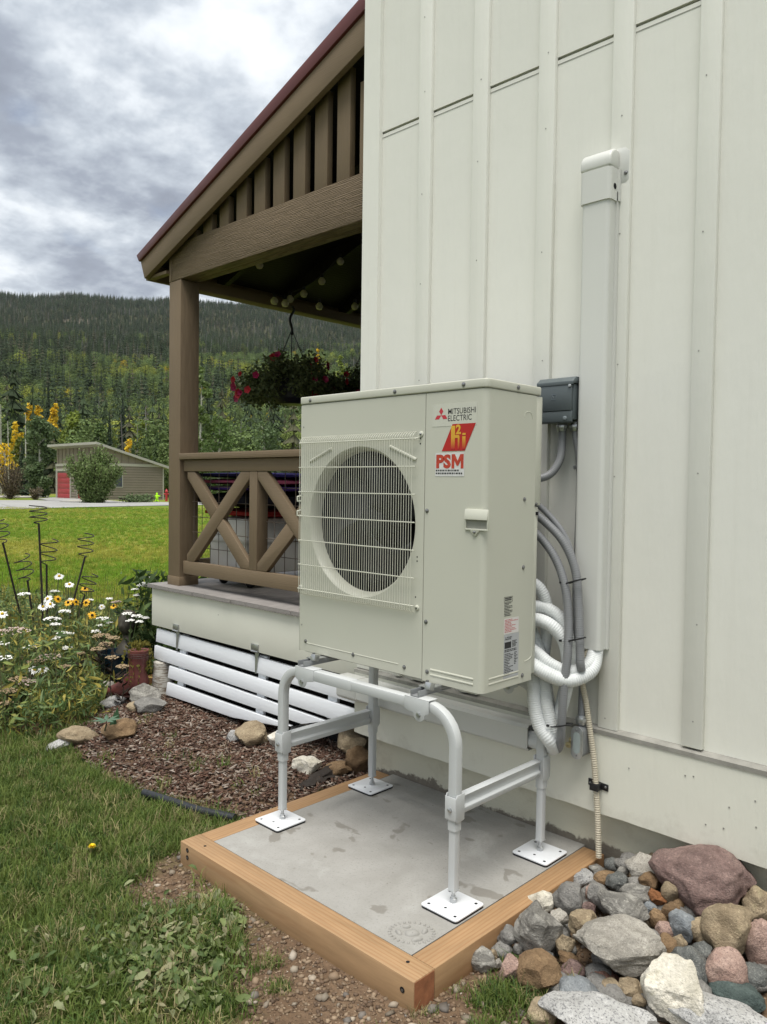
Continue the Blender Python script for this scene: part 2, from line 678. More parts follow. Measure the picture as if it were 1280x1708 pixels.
def soil_mat():
    t = NT('ground')
    s = t.sep()
    n1, n2 = t.noise(3.2, 6, 0.6), t.noise(45, 5, 0.7)
    soil = t.mix(t.ramp(n1, [(0.3, 0.0), (0.7, 1.0)]), (0.135, 0.085, 0.05), (0.24, 0.165, 0.105))
    soil = t.mix(t.ramp(n2, [(0.3, 0.0), (0.7, 1.0)]), mul((0.15, 0.1, 0.065), 0.75), soil)
    # turf base (thatch + green) away from the beds: lawn beyond ~6 m is carried by this colour
    v = t.map((0.16, 0.05, 1), rot=(0, 0, -0.53))
    band = t.noise(1.0, 4, 0.6, 0.3, vec=v)
    g = t.mix(t.ramp(band, [(0.40, 0.0), (0.60, 1.0)]), (0.15, 0.225, 0.025), (0.31, 0.28, 0.06))
    g = t.mix(t.ramp(t.noise(0.9, 6, 0.7), [(0.35, 0.0), (0.7, 0.55)]), g, (0.125, 0.172, 0.03))
    g = t.mix(t.ramp(t.noise(14, 5, 0.75), [(0.3, 0.6), (0.6, 0.0)]), g, (0.05, 0.085, 0.014))
    turf = t.attr('turf', out='Fac')
    far = t.ramp(t.math('MULTIPLY', s[0], -0.01), [(0.045, 0.0), (0.085, 1.0)])
    green = t.mix(far, (0.07, 0.085, 0.025), g)
    t.set(Base_Color=t.mix(turf, soil, green), Roughness=0.95)
    t.b.inputs['Specular IOR Level'].default_value = 0.1
    h = t.math('ADD', t.noise(60, 5, 0.75), t.math('MULTIPLY', t.noise(14, 4, 0.6), 1.2))
    t.bump(h, 0.55, 0.02)
    return t.m


M_GROUND = soil_mat()


def road_mat():
    t = NT('road_surface')
    c = t.mix(t.ramp(t.noise(0.35, 6, 0.6), [(0.3, 0.0), (0.7, 1.0)]), (0.27, 0.265, 0.25), (0.36, 0.355, 0.335))
    cr = t.ramp(t.voronoi(0.16, 'DISTANCE_TO_EDGE'), [(0.004, 0.7), (0.012, 0.0)])
    t.set(Base_Color=t.mix(cr, c, (0.12, 0.12, 0.11)), Roughness=0.9)
    t.bump(t.noise(20, 4), 0.3, 0.01)
    return t.m


M_ROAD = road_mat()


def forest_floor():
    t = NT('hillside')
    n = t.noise(0.012, 6, 0.6)
    c = t.mix(t.ramp(n, [(0.35, 0.0), (0.7, 1.0)]), (0.032, 0.038, 0.018), (0.075, 0.07, 0.036))
    c = t.mix(t.ramp(t.noise(0.0045, 3, 0.5, vec=t.map(loc=(300, 80, 0))), [(0.66, 0.0), (0.72, 0.8)]), c, (0.17, 0.145, 0.11))
    t.set(Base_Color=c, Roughness=1.0)
    t.b.inputs['Specular IOR Level'].default_value = 0.05
    return t.m


M_HILL = forest_floor()


def leaf_mat(name, trans=0.35, spec=0.25, base=(1, 1, 1), inst=True):
    t = NT(name)
    tint = t.attr('tint', 'INSTANCER' if inst else 'GEOMETRY')
    c = t.mix(1.0, tint, base, 'MULTIPLY')
    t.set(Base_Color=c, Roughness=0.6)
    t.b.inputs['Specular IOR Level'].default_value = spec
    if trans:
        t.translucent(c, trans)
    return t.m


M_GRASS = leaf_mat('grass_blade', 0.35)
M_FOREST = leaf_mat('forest_foliage', 0.15, 0.05)
M_VTINT = leaf_mat('vertex_tinted_foliage', 0.3, 0.25, inst=False)
M_VTINT_DRY = leaf_mat('vertex_tinted_dry', 0.0, 0.15, inst=False)


def leafcol(name, a, b, trans=0.3, scale=0.35, rough=0.6):
    t = NT(name)
    f = t.mix(0.5, t.noise(scale, 4, 0.6), t.rand())
    n = t.noise(scale * 9, 2)
    c = t.mix(t.ramp(n, [(0.35, 0.0), (0.65, 1.0)]), a, b)
    c = t.mix(t.ramp(f, [(0.3, 0.0), (0.7, 0.6)]), c, mul(a, 0.8))
    t.set(Base_Color=c, Roughness=rough)
    t.b.inputs['Specular IOR Level'].default_value = 0.2
    if trans:
        t.translucent(c, trans)
    return t.m


M_BARK_DARK = paint('spruce_bark', (0.06, 0.047, 0.037), 0.9, 0.3, 6, 0.5, 20, 0.1)
M_BARK_PALE = paint('aspen_bark', (0.42, 0.41, 0.36), 0.8, 0.3, 4, 0.3, 20, 0.1)
M_GREY_SNAG = paint('grey_dead_wood', (0.25, 0.235, 0.215), 0.9, 0.25, 3, 0.3, 20, 0.1)


# ---- scattered stuff: one object, geometry nodes instance the unlinked kinds on its points
def scatter(name, kinds, pts, rot, scl, idx, tint, label):
    kc = bpy.data.collections.new(name + '_kinds')
    for i, me in enumerate(kinds):
        kc.objects.link(bpy.data.objects.new('%s_%02d' % (name, i), me))
    n = len(pts)
    me = bpy.data.meshes.new(name)
    me.vertices.add(n)
    me.vertices.foreach_set('co', np.asarray(pts, np.float32).ravel())
    for nm, typ, key, dat in (('rot', 'FLOAT_VECTOR', 'vector', rot), ('scl', 'FLOAT_VECTOR', 'vector', scl), ('idx', 'INT', 'value', idx)):
        a = me.attributes.new(nm, typ, 'POINT')
        a.data.foreach_set(key, np.asarray(dat, np.int32 if typ == 'INT' else np.float32).ravel())
    a = me.attributes.new('tint', 'FLOAT_COLOR', 'POINT')
    tc = np.ones((n, 4), np.float32)
    tc[:, :3] = tint
    a.data.foreach_set('color', tc.ravel())
    o = link(name, me, None)
    g = bpy.data.node_groups.new(name, 'GeometryNodeTree')
    g.interface.new_socket('Geometry', in_out='INPUT', socket_type='NodeSocketGeometry')
    g.interface.new_socket('Geometry', in_out='OUTPUT', socket_type='NodeSocketGeometry')
    gi, go = g.nodes.new('NodeGroupInput'), g.nodes.new('NodeGroupOutput')
    iop = g.nodes.new('GeometryNodeInstanceOnPoints')
    ci = g.nodes.new('GeometryNodeCollectionInfo')
    ci.inputs['Collection'].default_value = kc
    ci.inputs['Separate Children'].default_value = True
    ci.inputs['Reset Children'].default_value = True
    iop.inputs['Pick Instance'].default_value = True
    def na(nm, typ):
        x = g.nodes.new('GeometryNodeInputNamedAttribute')
        x.data_type = typ
        x.inputs['Name'].default_value = nm
        return x.outputs['Attribute']
    e2r = g.nodes.new('FunctionNodeEulerToRotation')
    g.links.new(na('rot', 'FLOAT_VECTOR'), e2r.inputs[0])
    g.links.new(gi.outputs[0], iop.inputs['Points'])
    g.links.new(ci.outputs[0], iop.inputs['Instance'])
    g.links.new(na('idx', 'INT'), iop.inputs['Instance Index'])
    g.links.new(e2r.outputs[0], iop.inputs['Rotation'])
    g.links.new(na('scl', 'FLOAT_VECTOR'), iop.inputs['Scale'])
    g.links.new(iop.outputs[0], go.inputs[0])
    md = o.modifiers.new('scatter', 'NODES')
    md.node_group = g
    kind(o, 'stuff', label)
    return o


# ================================================================== the ground
PADX0, PADX1, PADY0 = -2.61, -1.40, 1.597       # outer faces of the timber frame
WALLY = 2.668                                   # siding plane
HOUSEX = -2.72                                  # far corner of the house


def inpoly(x, y, poly):
    c = False
    j = len(poly) - 1
    for i in range(len(poly)):
        xi, yi = poly[i]
        xj, yj = poly[j]
        if (yi > y) != (yj > y) and x < (xj - xi) * (y - yi) / (yj - yi) + xi:
            c = not c
        j = i
    return c


def polydist(x, y, poly):
    d = 1e9
    for i in range(len(poly)):
        ax, ay = poly[i]
        bx, by = poly[(i + 1) % len(poly)]
        vx, vy = bx - ax, by - ay
        t = max(0, min(1, ((x - ax) * vx + (y - ay) * vy) / (vx * vx + vy * vy + 1e-12)))
        d = min(d, math.hypot(x - ax - vx * t, y - ay - vy * t))
    return d


def gpoly(pxs, z):
    return [tuple(at(a, b, Z=z)[:2]) for a, b in pxs]


MULCH = gpoly([(112, 1250), (160, 1285), (245, 1325), (300, 1350), (385, 1368)], -0.085) + [(-2.615, 1.93), (-2.615, 2.72), (-2.72, 3.2), (-4.62, 3.2), (-5.05, 2.75), (-4.72, 2.3), (-4.5, 2.05)]
DIRT = gpoly([(300, 1415), (250, 1448), (205, 1480), (225, 1515), (300, 1525), (355, 1500), (395, 1545), (385, 1640), (400, 1700)], -0.09) + [(-1.72, 1.18), (-1.2, 1.15), (-0.7, 1.5), (-0.15, 1.9), (-0.15, 2.7), (-2.0, 2.7), (-2.0, 1.65), (-2.6, 1.65)]
BED = [(-4.45, 1.85), (-4.62, 2.2), (-4.95, 2.75), (-5.0, 3.3), (-6.3, 3.75), (-8.3, 3.7), (-8.6, 2.6), (-7.0, 1.75), (-5.4, 1.35), (-4.75, 1.55)]


def gz(x, y):
    r = math.hypot(x, y)
    z = -0.092 + 0.012 * vnoise(x, y, 0, 1.3) + 0.006 * vnoise(x, y, 4, 4.5)
    if r > 7:
        z -= 0.21 * min(1.0, (r - 7) / 43)
    if r > 60:
        z -= min(0.4, (r - 60) * 0.006)
    if -6.5 < x < -2.5 and 1.2 < y < 3.3:
        if inpoly(x, y, MULCH):
            d = polydist(x, y, MULCH)
            z += 0.05 * min(1, d / 0.25) + 0.02 * max(0, x + 3.6)
    if -9 < x < -4.3 and 1 < y < 4:
        if inpoly(x, y, BED):
            z += 0.06 * min(1, polydist(x, y, BED) / 0.3)
    if -1.45 < x < 0.3 and 1.2 < y < 2.75:      # the stones are banked against the wall
        z += 0.10 * max(0, min(1, (y - 1.75) / 0.85)) * max(0, min(1, (x + 1.42) / 0.15))
    return z


def axis_coords(lo, hi, flo, fhi, fine_, grow=1.18):
    mid = list(np.arange(flo, fhi + 1e-6, fine_))
    a, s, x = [], fine_, flo
    while x > lo:
        s = min(s * grow, 12)
        x -= s
        a.append(max(x, lo))
    b, s, x = [], fine_, fhi
    while x < hi:
        s = min(s * grow, 12)
        x += s
        b.append(min(x, hi))
    return np.array(a[::-1] + mid + b)


gx, gy = axis_coords(-320, 60, -6.4, 0.6, 0.045), axis_coords(-160, 300, 0.2, 3.6, 0.045)
G = np.array([[(x, y, gz(x, y)) for x in gx] for y in gy])
nx, ny = len(gx), len(gy)
ii = np.arange(ny - 1)[:, None] * nx + np.arange(nx - 1)[None, :]
gf = np.stack([ii, ii + 1, ii + nx + 1, ii + nx], -1).reshape(-1, 4)
gme = fastmesh('ground', G.reshape(-1, 3), gf, smooth=True)


def turf(x, y):
    if -9 < x < 0.6 and 0.3 < y < 4.2:
        if inpoly(x, y, BED) or inpoly(x, y, MULCH):
            return 0.0
        if inpoly(x, y, DIRT):
            return 0.0 if polydist(x, y, DIRT) > 0.06 else 0.3
        if x > HOUSEX and y > 2.6:
            return 0.0
    return 1.0


ta = gme.attributes.new('turf', 'FLOAT', 'POINT')
ta.data.foreach_set('value', np.array([turf(p[0], p[1]) for p in G.reshape(-1, 3)], np.float32))
ground = link('ground', gme, M_GROUND)
kind(ground, 'structure')


def sheet(name, poly, dz, mat, up=None):
    bm = bmesh.new()
    vs = [bm.verts.new((x, y, 0)) for x, y in poly]
    f = bm.faces.new(vs)
    if f.normal.z < 0:
        f.normal_flip()
    bmesh.ops.triangulate(bm, faces=[f])
    bmesh.ops.subdivide_edges(bm, edges=[e for e in bm.edges if e.calc_length() > 8], cuts=3, use_grid_fill=True)
    for v in bm.verts:
        v.co.z = gz(v.co.x, v.co.y) + dz
    me = bpy.data.meshes.new(name)
    bm.to_mesh(me)
    bm.free()
    return kind(link(name, me, mat), 'structure')


RZ = -0.3
sheet('road', gpoly([(-260, 861), (-100, 853.5), (0, 850), (140, 846.5), (279, 843.5), (420, 841), (600, 838), (600, 832.5), (420, 835), (279, 837), (165, 839), (92, 838.5), (60, 833), (-60, 833), (-260, 836)], RZ), 0.03, M_ROAD)
sheet('driveway_apron', gpoly([(92, 838), (155, 836.5), (150, 832.3), (88, 829.3), (62, 833)], RZ - 0.15), 0.05, M_ROAD)
M_PALEGRAVEL = paint('pale_gravel', (0.36, 0.34, 0.29), 0.95, 0.35, 3, 0.6, 12, 0.1)
sheet('gravel_verge', gpoly([(-200, 830), (70, 830.5), (84, 827), (-200, 824.5)], RZ - 0.2), 0.06, M_PALEGRAVEL)
sheet('gravel_island', gpoly([(98, 838), (165, 838), (200, 836.5), (172, 834.5), (118, 835)], RZ - 0.1), 0.06, M_PALEGRAVEL)

# ================================================================== the far hillside and its forest
def hill_h(r, a):
    """height of the slope at distance r, heading a (rad)"""
    ks = [(95, -3.0), (125, -0.9), (180, 0.6), (300, 9.0), (450, 34), (650, 86), (900, 150), (1080, 182), (1250, 212), (1600, 318), (2000, 440), (2250, 472), (2700, 440)]
    for (r0, h0), (r1, h1) in zip(ks, ks[1:]):
        if r <= r1:
            t = (r - r0) / (r1 - r0)
            h = h0 + (h1 - h0) * t
            break
    else:
        h = ks[-1][1]
    s = min(1, max(0, (r - 200) / 900))
    ad = math.degrees(a)
    h *= 1 + s * (0.0035 * (150 - ad) - 0.00022 * (153 - ad) ** 2 + 0.008 * math.sin(ad * 0.9))
    x, y = r * math.cos(a), r * math.sin(a)
    h += s * (14 * vnoise(x, y, 0, 1 / 420) + 6 * vnoise(x, y, 3, 1 / 130))
    return h


rr = np.concatenate([np.linspace(95, 300, 14), np.linspace(330, 1300, 40), np.linspace(1340, 2700, 36)])
aa = np.radians(np.linspace(92, 212, 150))
HV = np.array([[(r * math.cos(a), r * math.sin(a), hill_h(r, a)) for a in aa] for r in rr])
na_, nr_ = len(aa), len(rr)
ii = np.arange(nr_ - 1)[:, None] * na_ + np.arange(na_ - 1)[None, :]
hf = np.stack([ii, ii + na_, ii + na_ + 1, ii + 1], -1).reshape(-1, 4)
kind(link('hillside', fastmesh('hillside', HV.reshape(-1, 3), hf, smooth=True), M_HILL), 'structure')


def conifer_kind(name, seed, layers=9, spikes=9, h=1.0, width=0.17, bare=0.08):
    r = random.Random(seed)
    mb = MB()
    mb.tube([(0, 0, 0), (0, 0, h * 0.9)], [0.012, 0.003], 4, False)
    for i in range(layers):
        t = i / (layers - 1)
        z = h * (bare + (1 - bare) * t ** 0.95)
        rad = width * (1 - t) ** 0.85 * r.uniform(0.8, 1.15) + 0.012
        drop = h * 0.07 * (1 - 0.5 * t)
        o = r.random() * 6
        for k in range(spikes):
            a = o + 2 * PI * (k + r.uniform(-.3, .3)) / spikes
            q = rad * r.uniform(0.65, 1.2)
            w = 0.42 * (1 - 0.3 * t)
            p0 = (0, 0, z + drop)
            tip = (q * math.cos(a), q * math.sin(a), z - drop * r.uniform(0.3, 1.0))
            l1 = (q * 0.6 * math.cos(a - w), q * 0.6 * math.sin(a - w), z - drop * 0.35)
            l2 = (q * 0.6 * math.cos(a + w), q * 0.6 * math.sin(a + w), z - drop * 0.35)
            mb.add([p0, l1, tip, l2], [(0, 1, 2, 3)])
    me = mb.mesh(name)
    me.materials.append(M_FOREST)
    return me


def snag_kind(name, seed):
    r = random.Random(seed)
    mb = MB()
    mb.tube([(0, 0, 0), (r.uniform(-.02, .02), 0, 0.5), (r.uniform(-.03, .03), 0, 1.0)], [0.016, 0.012, 0.004], 5, False)
    for i in range(14):
        z = r.uniform(0.3, 0.95)
        a = r.random() * 6.28
        q = 0.09 * (1.15 - z)
        mb.tube([(0, 0, z), (q * math.cos(a), q * math.sin(a), z - 0.01)], [0.004, 0.001], 3, False)
    me = mb.mesh(name)
    me.materials.append(M_FOREST)
    return me


def aspen_kind(name, seed, n=800, wid=0.26):
    r = np.random.RandomState(seed)
    V, F = [], []
    cl = [(r.uniform(-.5, .5) * wid, r.uniform(-.5, .5) * wid, r.uniform(.32, .84), r.uniform(.11, .19)) for _ in range(9)] + [(0, 0, 0.84, .13), (0, 0, .6, .2)]
    for i in range(n):
        cx, cy, cz, cr = cl[r.randint(len(cl))]
        d = r.normal(size=3)
        d /= np.linalg.norm(d)
        p = np.array([cx, cy, cz]) + d * cr * r.uniform(.5, 1.0) ** .5
        u = r.normal(size=3)
        u -= u.dot(d) * d * .6
        u /= np.linalg.norm(u)
        w = np.cross(d, u)
        s = r.uniform(.012, .026)
        o = len(V)
        V += [p - u * s, p - w * s * .8, p + u * s, p + w * s * .8]
        F.append((o, o + 1, o + 2, o + 3))
    me = fastmesh(name, np.array(V), np.array(F))
    me.materials.append(M_FOREST)
    return me


FK = [conifer_kind('conifer%d' % i, 11 + i, 9, 8, 1.0, 0.13 + 0.025 * i, 0.06 + 0.05 * i) for i in range(4)] + [snag_kind('snag%d' % i, 31 + i) for i in range(2)] + [aspen_kind('aspen%d' % i, 51 + i) for i in range(3)]


def build_forest():
    R = np.random.RandomState(5)
    pts, rot, scl, idx, tint = [], [], [], [], []
    n = 62000
    rad = np.sqrt(R.uniform(132 ** 2, 2260 ** 2, n))
    ang = np.radians(R.uniform(127, 171, n))
    keep = R.uniform(size=n)
    for r, a, k in zip(rad, ang, keep):
        if r > 1300 and k > 0.72:
            continue
        x, y = r * math.cos(a), r * math.sin(a)
        z = hill_h(r, a)
        nz = vnoise(x, y, 0, 1 / 90) + 0.6 * vnoise(x, y, 7, 1 / 35)
        aspen_zone = 1.0 if r < 600 else (0.6 if r < 700 else (0.04 if r < 1000 else 0.0))
        pa = aspen_zone * (0.55 + 1.1 * nz)
        if 640 < r < 1050 and vnoise(x, y, 21, 1 / 170) > 0.33:
            pa = 0.85
        u, v = R.uniform(), R.uniform()
        sn = 0.13 + 0.36 * max(0, vnoise(x, y, 12, 1 / 160) + 0.1)
        if u < pa:
            h = R.uniform(10, 16)
            yel = vnoise(x, y, 31, 1 / 55)
            cl_ = vnoise(x, y, 51, 1 / 45)
            base = np.array([0.13, 0.18, 0.065]) if cl_ < 0.1 else np.array([0.18, 0.225, 0.065])
            if cl_ > 0.42 or v > .93:
                base = np.array([0.27, 0.30, 0.06])
            if yel > 0.62 or v > 0.99:
                base = np.array([0.48, 0.36, 0.04])
            base = base * R.uniform(.75, 1.2)
            pts.append((x, y, z)); idx.append(6 + R.randint(3)); scl.append((h * 1.15, h * 1.15, h)); tint.append(base)
        elif v < sn:
            h = R.uniform(9, 17)
            g = R.uniform(.12, .27)
            pts.append((x, y, z)); idx.append(4 + R.randint(2)); scl.append((h * .9, h * .9, h)); tint.append((g, g * .95, g * .9))
        else:
            h = (R.uniform(8, 24) if r < 700 else R.uniform(8, 19)) * (1 + .25 * vnoise(x, y, 60, 1 / 70))
            base = np.array([0.042, 0.060, 0.030]) * R.uniform(.7, 1.55)
            if R.uniform() < .14:
                base = np.array([0.085, 0.085, 0.05]) * R.uniform(.8, 1.3)
            pts.append((x, y, z)); idx.append(R.randint(4)); scl.append((h, h, h)); tint.append(base)
        rot.append((R.normal() * .03, R.normal() * .03, R.uniform(0, 6.28)))
    scatter('hillside_forest', FK, pts, rot, scl, idx, tint, 'mixed conifer and aspen forest covering the far hillside')


build_forest()
# ================================================================== the house wall
house = thing('house', 'cream white board and batten house wall behind the heat pump', 'house', (-1.2, WALLY, 0))
WTOP = 5.4
HX1 = 2.6
YF = 2.70                                        # foundation face
SKY_ = 2.635                                     # face of the skirt board
SEAM = 3.045
BATT = [(-2.369, -2.297), (-2.064, -1.988), (-1.741, -1.667), (-1.424, -1.346), (-1.105, -1.034)] + [(-0.78 + .325 * i, -0.71 + .325 * i) for i in range(10)]
MB().box((HOUSEX + .03, YF, -0.6), (HX1, 7.5, 0.485)).build('foundation', M_FOUND, house)
MB().box((HOUSEX + .01, WALLY + .02, 0.30), (HX1, 7.5, WTOP)).build('wall_core', M_SIDING, house)
xs = [HOUSEX + .02] + [(a + b) / 2 for a, b in BATT] + [HX1]
for a, b in zip(xs, xs[1:]):
    MB().box((a + .0015, WALLY, 0.492), (b - .0015, WALLY + .022, SEAM - .004)).build('siding_sheet', M_SIDING, house)
    MB().box((a + .0015, WALLY - .003, SEAM + .006), (b - .0015, WALLY + .022, WTOP)).build('siding_sheet', M_SIDING, house)
    MB().box((a + .002, WALLY + .012, SEAM - .005), (b - .002, WALLY + .021, SEAM + .007)).box((a + .002, WALLY - .0015, SEAM - .022), (b - .002, WALLY - .0003, SEAM - .0195)).build('seam_flashing', M_FLASH, house)
for i, (a, b) in enumerate(BATT):
    z0 = 0.497 if i != 3 else 0.490
    MB().box((a, WALLY - .021, z0), (b, WALLY + .001, WTOP)).build('batten', M_BATTEN, house, bevel=.002)
MB().box((HOUSEX, WALLY - .024, 0.492), (HOUSEX + .106, WALLY + .001, WTOP)).box((HOUSEX - .001, WALLY - .0235, .492), (HOUSEX + .024, WALLY + .10, WTOP)).build('corner_trim', M_BATTEN, house)
# skirt board with its slightly wavy drip edge
sk = []
n = 90
for i in range(n + 1):
    x = HOUSEX - .004 + (HX1 - HOUSEX) * i / n
    sk.append((x, 0.171 + .004 * vnoise(x, 0, 0, 9) + .003 * vnoise(x, 5, 0, 23)))
MB().prism(sk + [(HX1, 0.483), (HOUSEX - .004, 0.483)], 'y', SKY_, WALLY + .03).build('skirt_board', M_SKIRT, house)
MB().prism([(SKY_ - .004, .470), (SKY_ - .004, .4855), (WALLY - .004, .4915), (WALLY + .01, .4915), (WALLY + .01, .480), (SKY_ + .0, .4835)], 'x', HOUSEX - .006, HX1).build('drip_flashing', M_FLASH, house)
nb = MB()
for a, b in BATT[:9]:
    for z in (0.53, 0.95, 1.42, 1.86, 2.3, 2.74, 3.1, 3.5, 3.95):
        x = (a + b) / 2 + rng.uniform(-.012, .012)
        nb.lathe([(0.0028, -.0012), (0.0024, 0.0005)], (x, WALLY - .0212, z + rng.uniform(-.06, .06)), 8, 'y')
for i in range(26):
    nb.lathe([(0.003, -.0012), (0.0024, 0.0005)], (rng.uniform(-1.5, 1.0), SKY_ - .0006, rng.uniform(.2, .46)), 8, 'y')
kind(nb.build('nail_heads', M_FLASH, house), 'stuff')

# ================================================================== the porch
porch = thing('porch', 'brown timber porch with red roof edge and white base at house corner', 'porch', (-3.7, 2.9, 0))
PXL = -4.635                                     # outer face of the corner post
BY0, BY1 = 2.735, 2.875                          # front and back of post and beam
PYB = 6.2
MB().box((PXL, BY0, .70), (PXL + .14, BY1, 2.703)).build('post', M_BROWNZ, porch, bevel=.004)
MB().box((PXL - .003, BY0 - .004, .704), (PXL + .143, BY1 + .003, .765)).build('post_base', M_BROWN, porch, bevel=.003)
MB().box((PXL, 5.2, .70), (PXL + .14, 5.34, 2.66)).build('post', M_BROWNZ, porch, bevel=.004)
MB().box((PXL + .03, BY0, 2.705), (HOUSEX + .01, BY0 + .04, 2.940)).box((PXL + .03, BY0 + .043, 2.7065), (HOUSEX + .01, BY0 + .083, 2.938)).box((PXL + .03, BY0 + .086, 2.705), (HOUSEX + .01, BY1 - .003, 2.940)).build('beam', M_BEAM, porch, bevel=.003)
MB().box((PXL, BY0 - .002, 2.705), (PXL + .028, BY1, 2.99)).build('beam_end_plate', M_BROWNZ, porch, bevel=.002)
MB().box((PXL + .02, BY1 + .002, 2.665), (PXL + .12, PYB, 2.735)).build('eave_beam', M_BROWN, porch, bevel=.003)
# rake: fascia board, red roof edge, roof deck above
sl = (3.657 - 2.877) / (-2.779 + 4.904)


def rk(x, off):                                  # height of the rake line at x, off = drop below the red edge's foot
    return 2.877 + sl * (x + 4.904) - off


FX0, FX1 = -4.903, HOUSEX - .006
FYF = 2.675
MB().prism([(FX0, rk(FX0, .003)), (FX1, rk(FX1, .003)), (FX1, rk(FX1, .158)), (-4.853, rk(-4.853, .140))], 'y', FYF, FYF + .035).build('rake_fascia', M_BROWN, porch, bevel=.002)
MB().prism([(FX0 - .034, rk(FX0 - .034, -.058)), (FX1, rk(FX1, -.078)), (FX1, rk(FX1, 0)), (FX0 - .002, rk(FX0 - .002, 0))], 'y', FYF - .014, FYF + .03).build('red_roof_edge', M_REDROOF, porch, bevel=.002)
MB().prism([(FX0 - .034, rk(FX0 - .034, -.055)), (FX1, rk(FX1, -.074)), (FX1, rk(FX1, -.045)), (FX0 - .02, rk(FX0 - .02, -.02))], 'y', FYF + .032, PYB + .4).build('roof_sheet', M_REDROOF, porch)
MB().prism([(FX0 + .02, rk(FX0 + .02, -.012)), (FX1, rk(FX1, -.035)), (FX1, rk(FX1, .01)), (FX0 + .02, rk(FX0 + .02, .028))], 'y', FYF + .037, PYB + .3).build('ceiling', M_SHADEWOOD, porch)
MB().box((FX0 + .003, FYF + .037, rk(FX0, .12)), (FX0 + .035, PYB + .3, rk(FX0, -.01))).build('eave_fascia', M_BROWN, porch, bevel=.002)
MB().box((FX0 + .037, FYF + .037, rk(FX0, .118)), (PXL - .002, FYF + .08, rk(FX0, .098))).build('soffit_return', M_BROWN, porch)
for yy in (3.25, 3.85, 4.45, 5.05, 5.65):
    MB().prism([(FX0 + .05, rk(FX0 + .05, .03)), (FX1, rk(FX1, .012)), (FX1, rk(FX1, .16)), (FX0 + .05, rk(FX0 + .05, .12))], 'y', yy, yy + .04).build('rafter', M_SHADEWOOD, porch)
for a, b in ((-3.022, -2.925), (-3.196, -3.096), (-3.374, -3.274), (-3.551, -3.451), (-3.727, -3.625), (-3.903, -3.802), (-4.078, -3.982), (-4.255, -4.160), (-4.418, -4.330)):
    MB().prism([(a, 2.942), (b, 2.942), (b, rk(b, .10)), (a, rk(a, .10))], 'y', BY0 + .012, BY0 + .05).build('gable_slat', M_BROWNZ, porch, bevel=.002)
MB().box((-2.86, BY0 + .02, 2.945), (HOUSEX, BY0 + .06, 3.4)).build('gable_slat', M_BROWNZ, porch)
# inner wall well inside, near-black for the shade under the roof
MB().box((HOUSEX - .004, BY1, .7), (HOUSEX + .008, PYB, 3.4)).build('inner_wall', M_SHADEWOOD, porch)
MB().box((PXL + .1, PYB - .05, .7), (HOUSEX, PYB, 1.65)).build('end_wall', M_BROWN, porch)
# deck
DY = 2.645
def board_profile(x0, x1):
    top = .706
    pr = [(x0, top - .003), (x0 + .003, top), (x1 - .003, top), (x1, top - .003)]
    n = 6
    for k in range(n * 4 + 1):
        t = k / (n * 4)
        pr.append((x1 - (x1 - x0) * t, top - .0235 - .0035 * math.cos(2 * PI * n * t)))
    return pr


M_DECK = brown_mat('grey_composite_decking', (0.27, 0.25, 0.235), 0.25, 7, 'y')
x = PXL - .115
while x < HOUSEX - .02:
    w = min(.138, HOUSEX - .004 - x)
    MB().prism(board_profile(x, x + w - .004), 'y', DY + rng.uniform(-.002, .002), PYB).build('deck_board', M_DECK, porch)
    x += .138
M_RIM = siding_mat('rim_paint', (0.745, 0.745, 0.65), chips=True)
MB().box((PXL - .105, DY + .03, .425), (HOUSEX - .006, DY + .07, .675)).build('rim_board', M_RIM, porch, bevel=.002)
MB().box((PXL - .107, DY + .072, .425), (PXL - .065, PYB, .675)).build('rim_board', M_RIM, porch, bevel=.002)
MB().box((PXL + .05, DY + .22, -.3), (HOUSEX, DY + .26, .42)).build('crawlspace_shade_sheet', M_VOID, porch)  # near-black sheet added behind the slats so their gaps look shaded
MB().box((PXL - .06, DY + .22, -.3), (PXL - .02, PYB, .42)).build('crawlspace_shade_sheet', M_VOID, porch)  # unseen side closure, added to keep light out from under the deck
for xx in (-4.1, -3.4):
    MB().box((xx, DY + .075, .46), (xx + .045, PYB, .672)).build('joist', M_SHADEWOOD, porch)

# railing: the top rail carries its pieces
RY0, RY1 = BY0 + .02, BY0 + .11
RXL, RXR = PXL + .14, HOUSEX - .01
rail = MB().box((RXL, RY0 - .03, 1.535), (RXR, RY1 + .03, 1.575)).build('railing', M_BROWN, porch, bevel=.003)
MB().box((RXL + .01, RY0, 1.458), (RXR, RY0 + .04, 1.533)).build('upper_rail', M_BROWN, rail, bevel=.003)
MB().box((RXL + .01, RY0, .788), (RXR, RY0 + .04, .872)).build('lower_rail', M_BROWN, rail, bevel=.003)
bays = [(-4.445, -3.770), (-3.690, -3.02)]
for a, b in ((-3.768, -3.693), (-3.018, -2.945)):
    MB().box((a, RY0 + .003, .873), (b, RY0 + .085, 1.457)).build('baluster', M_BROWNZ, rail, bevel=.003)


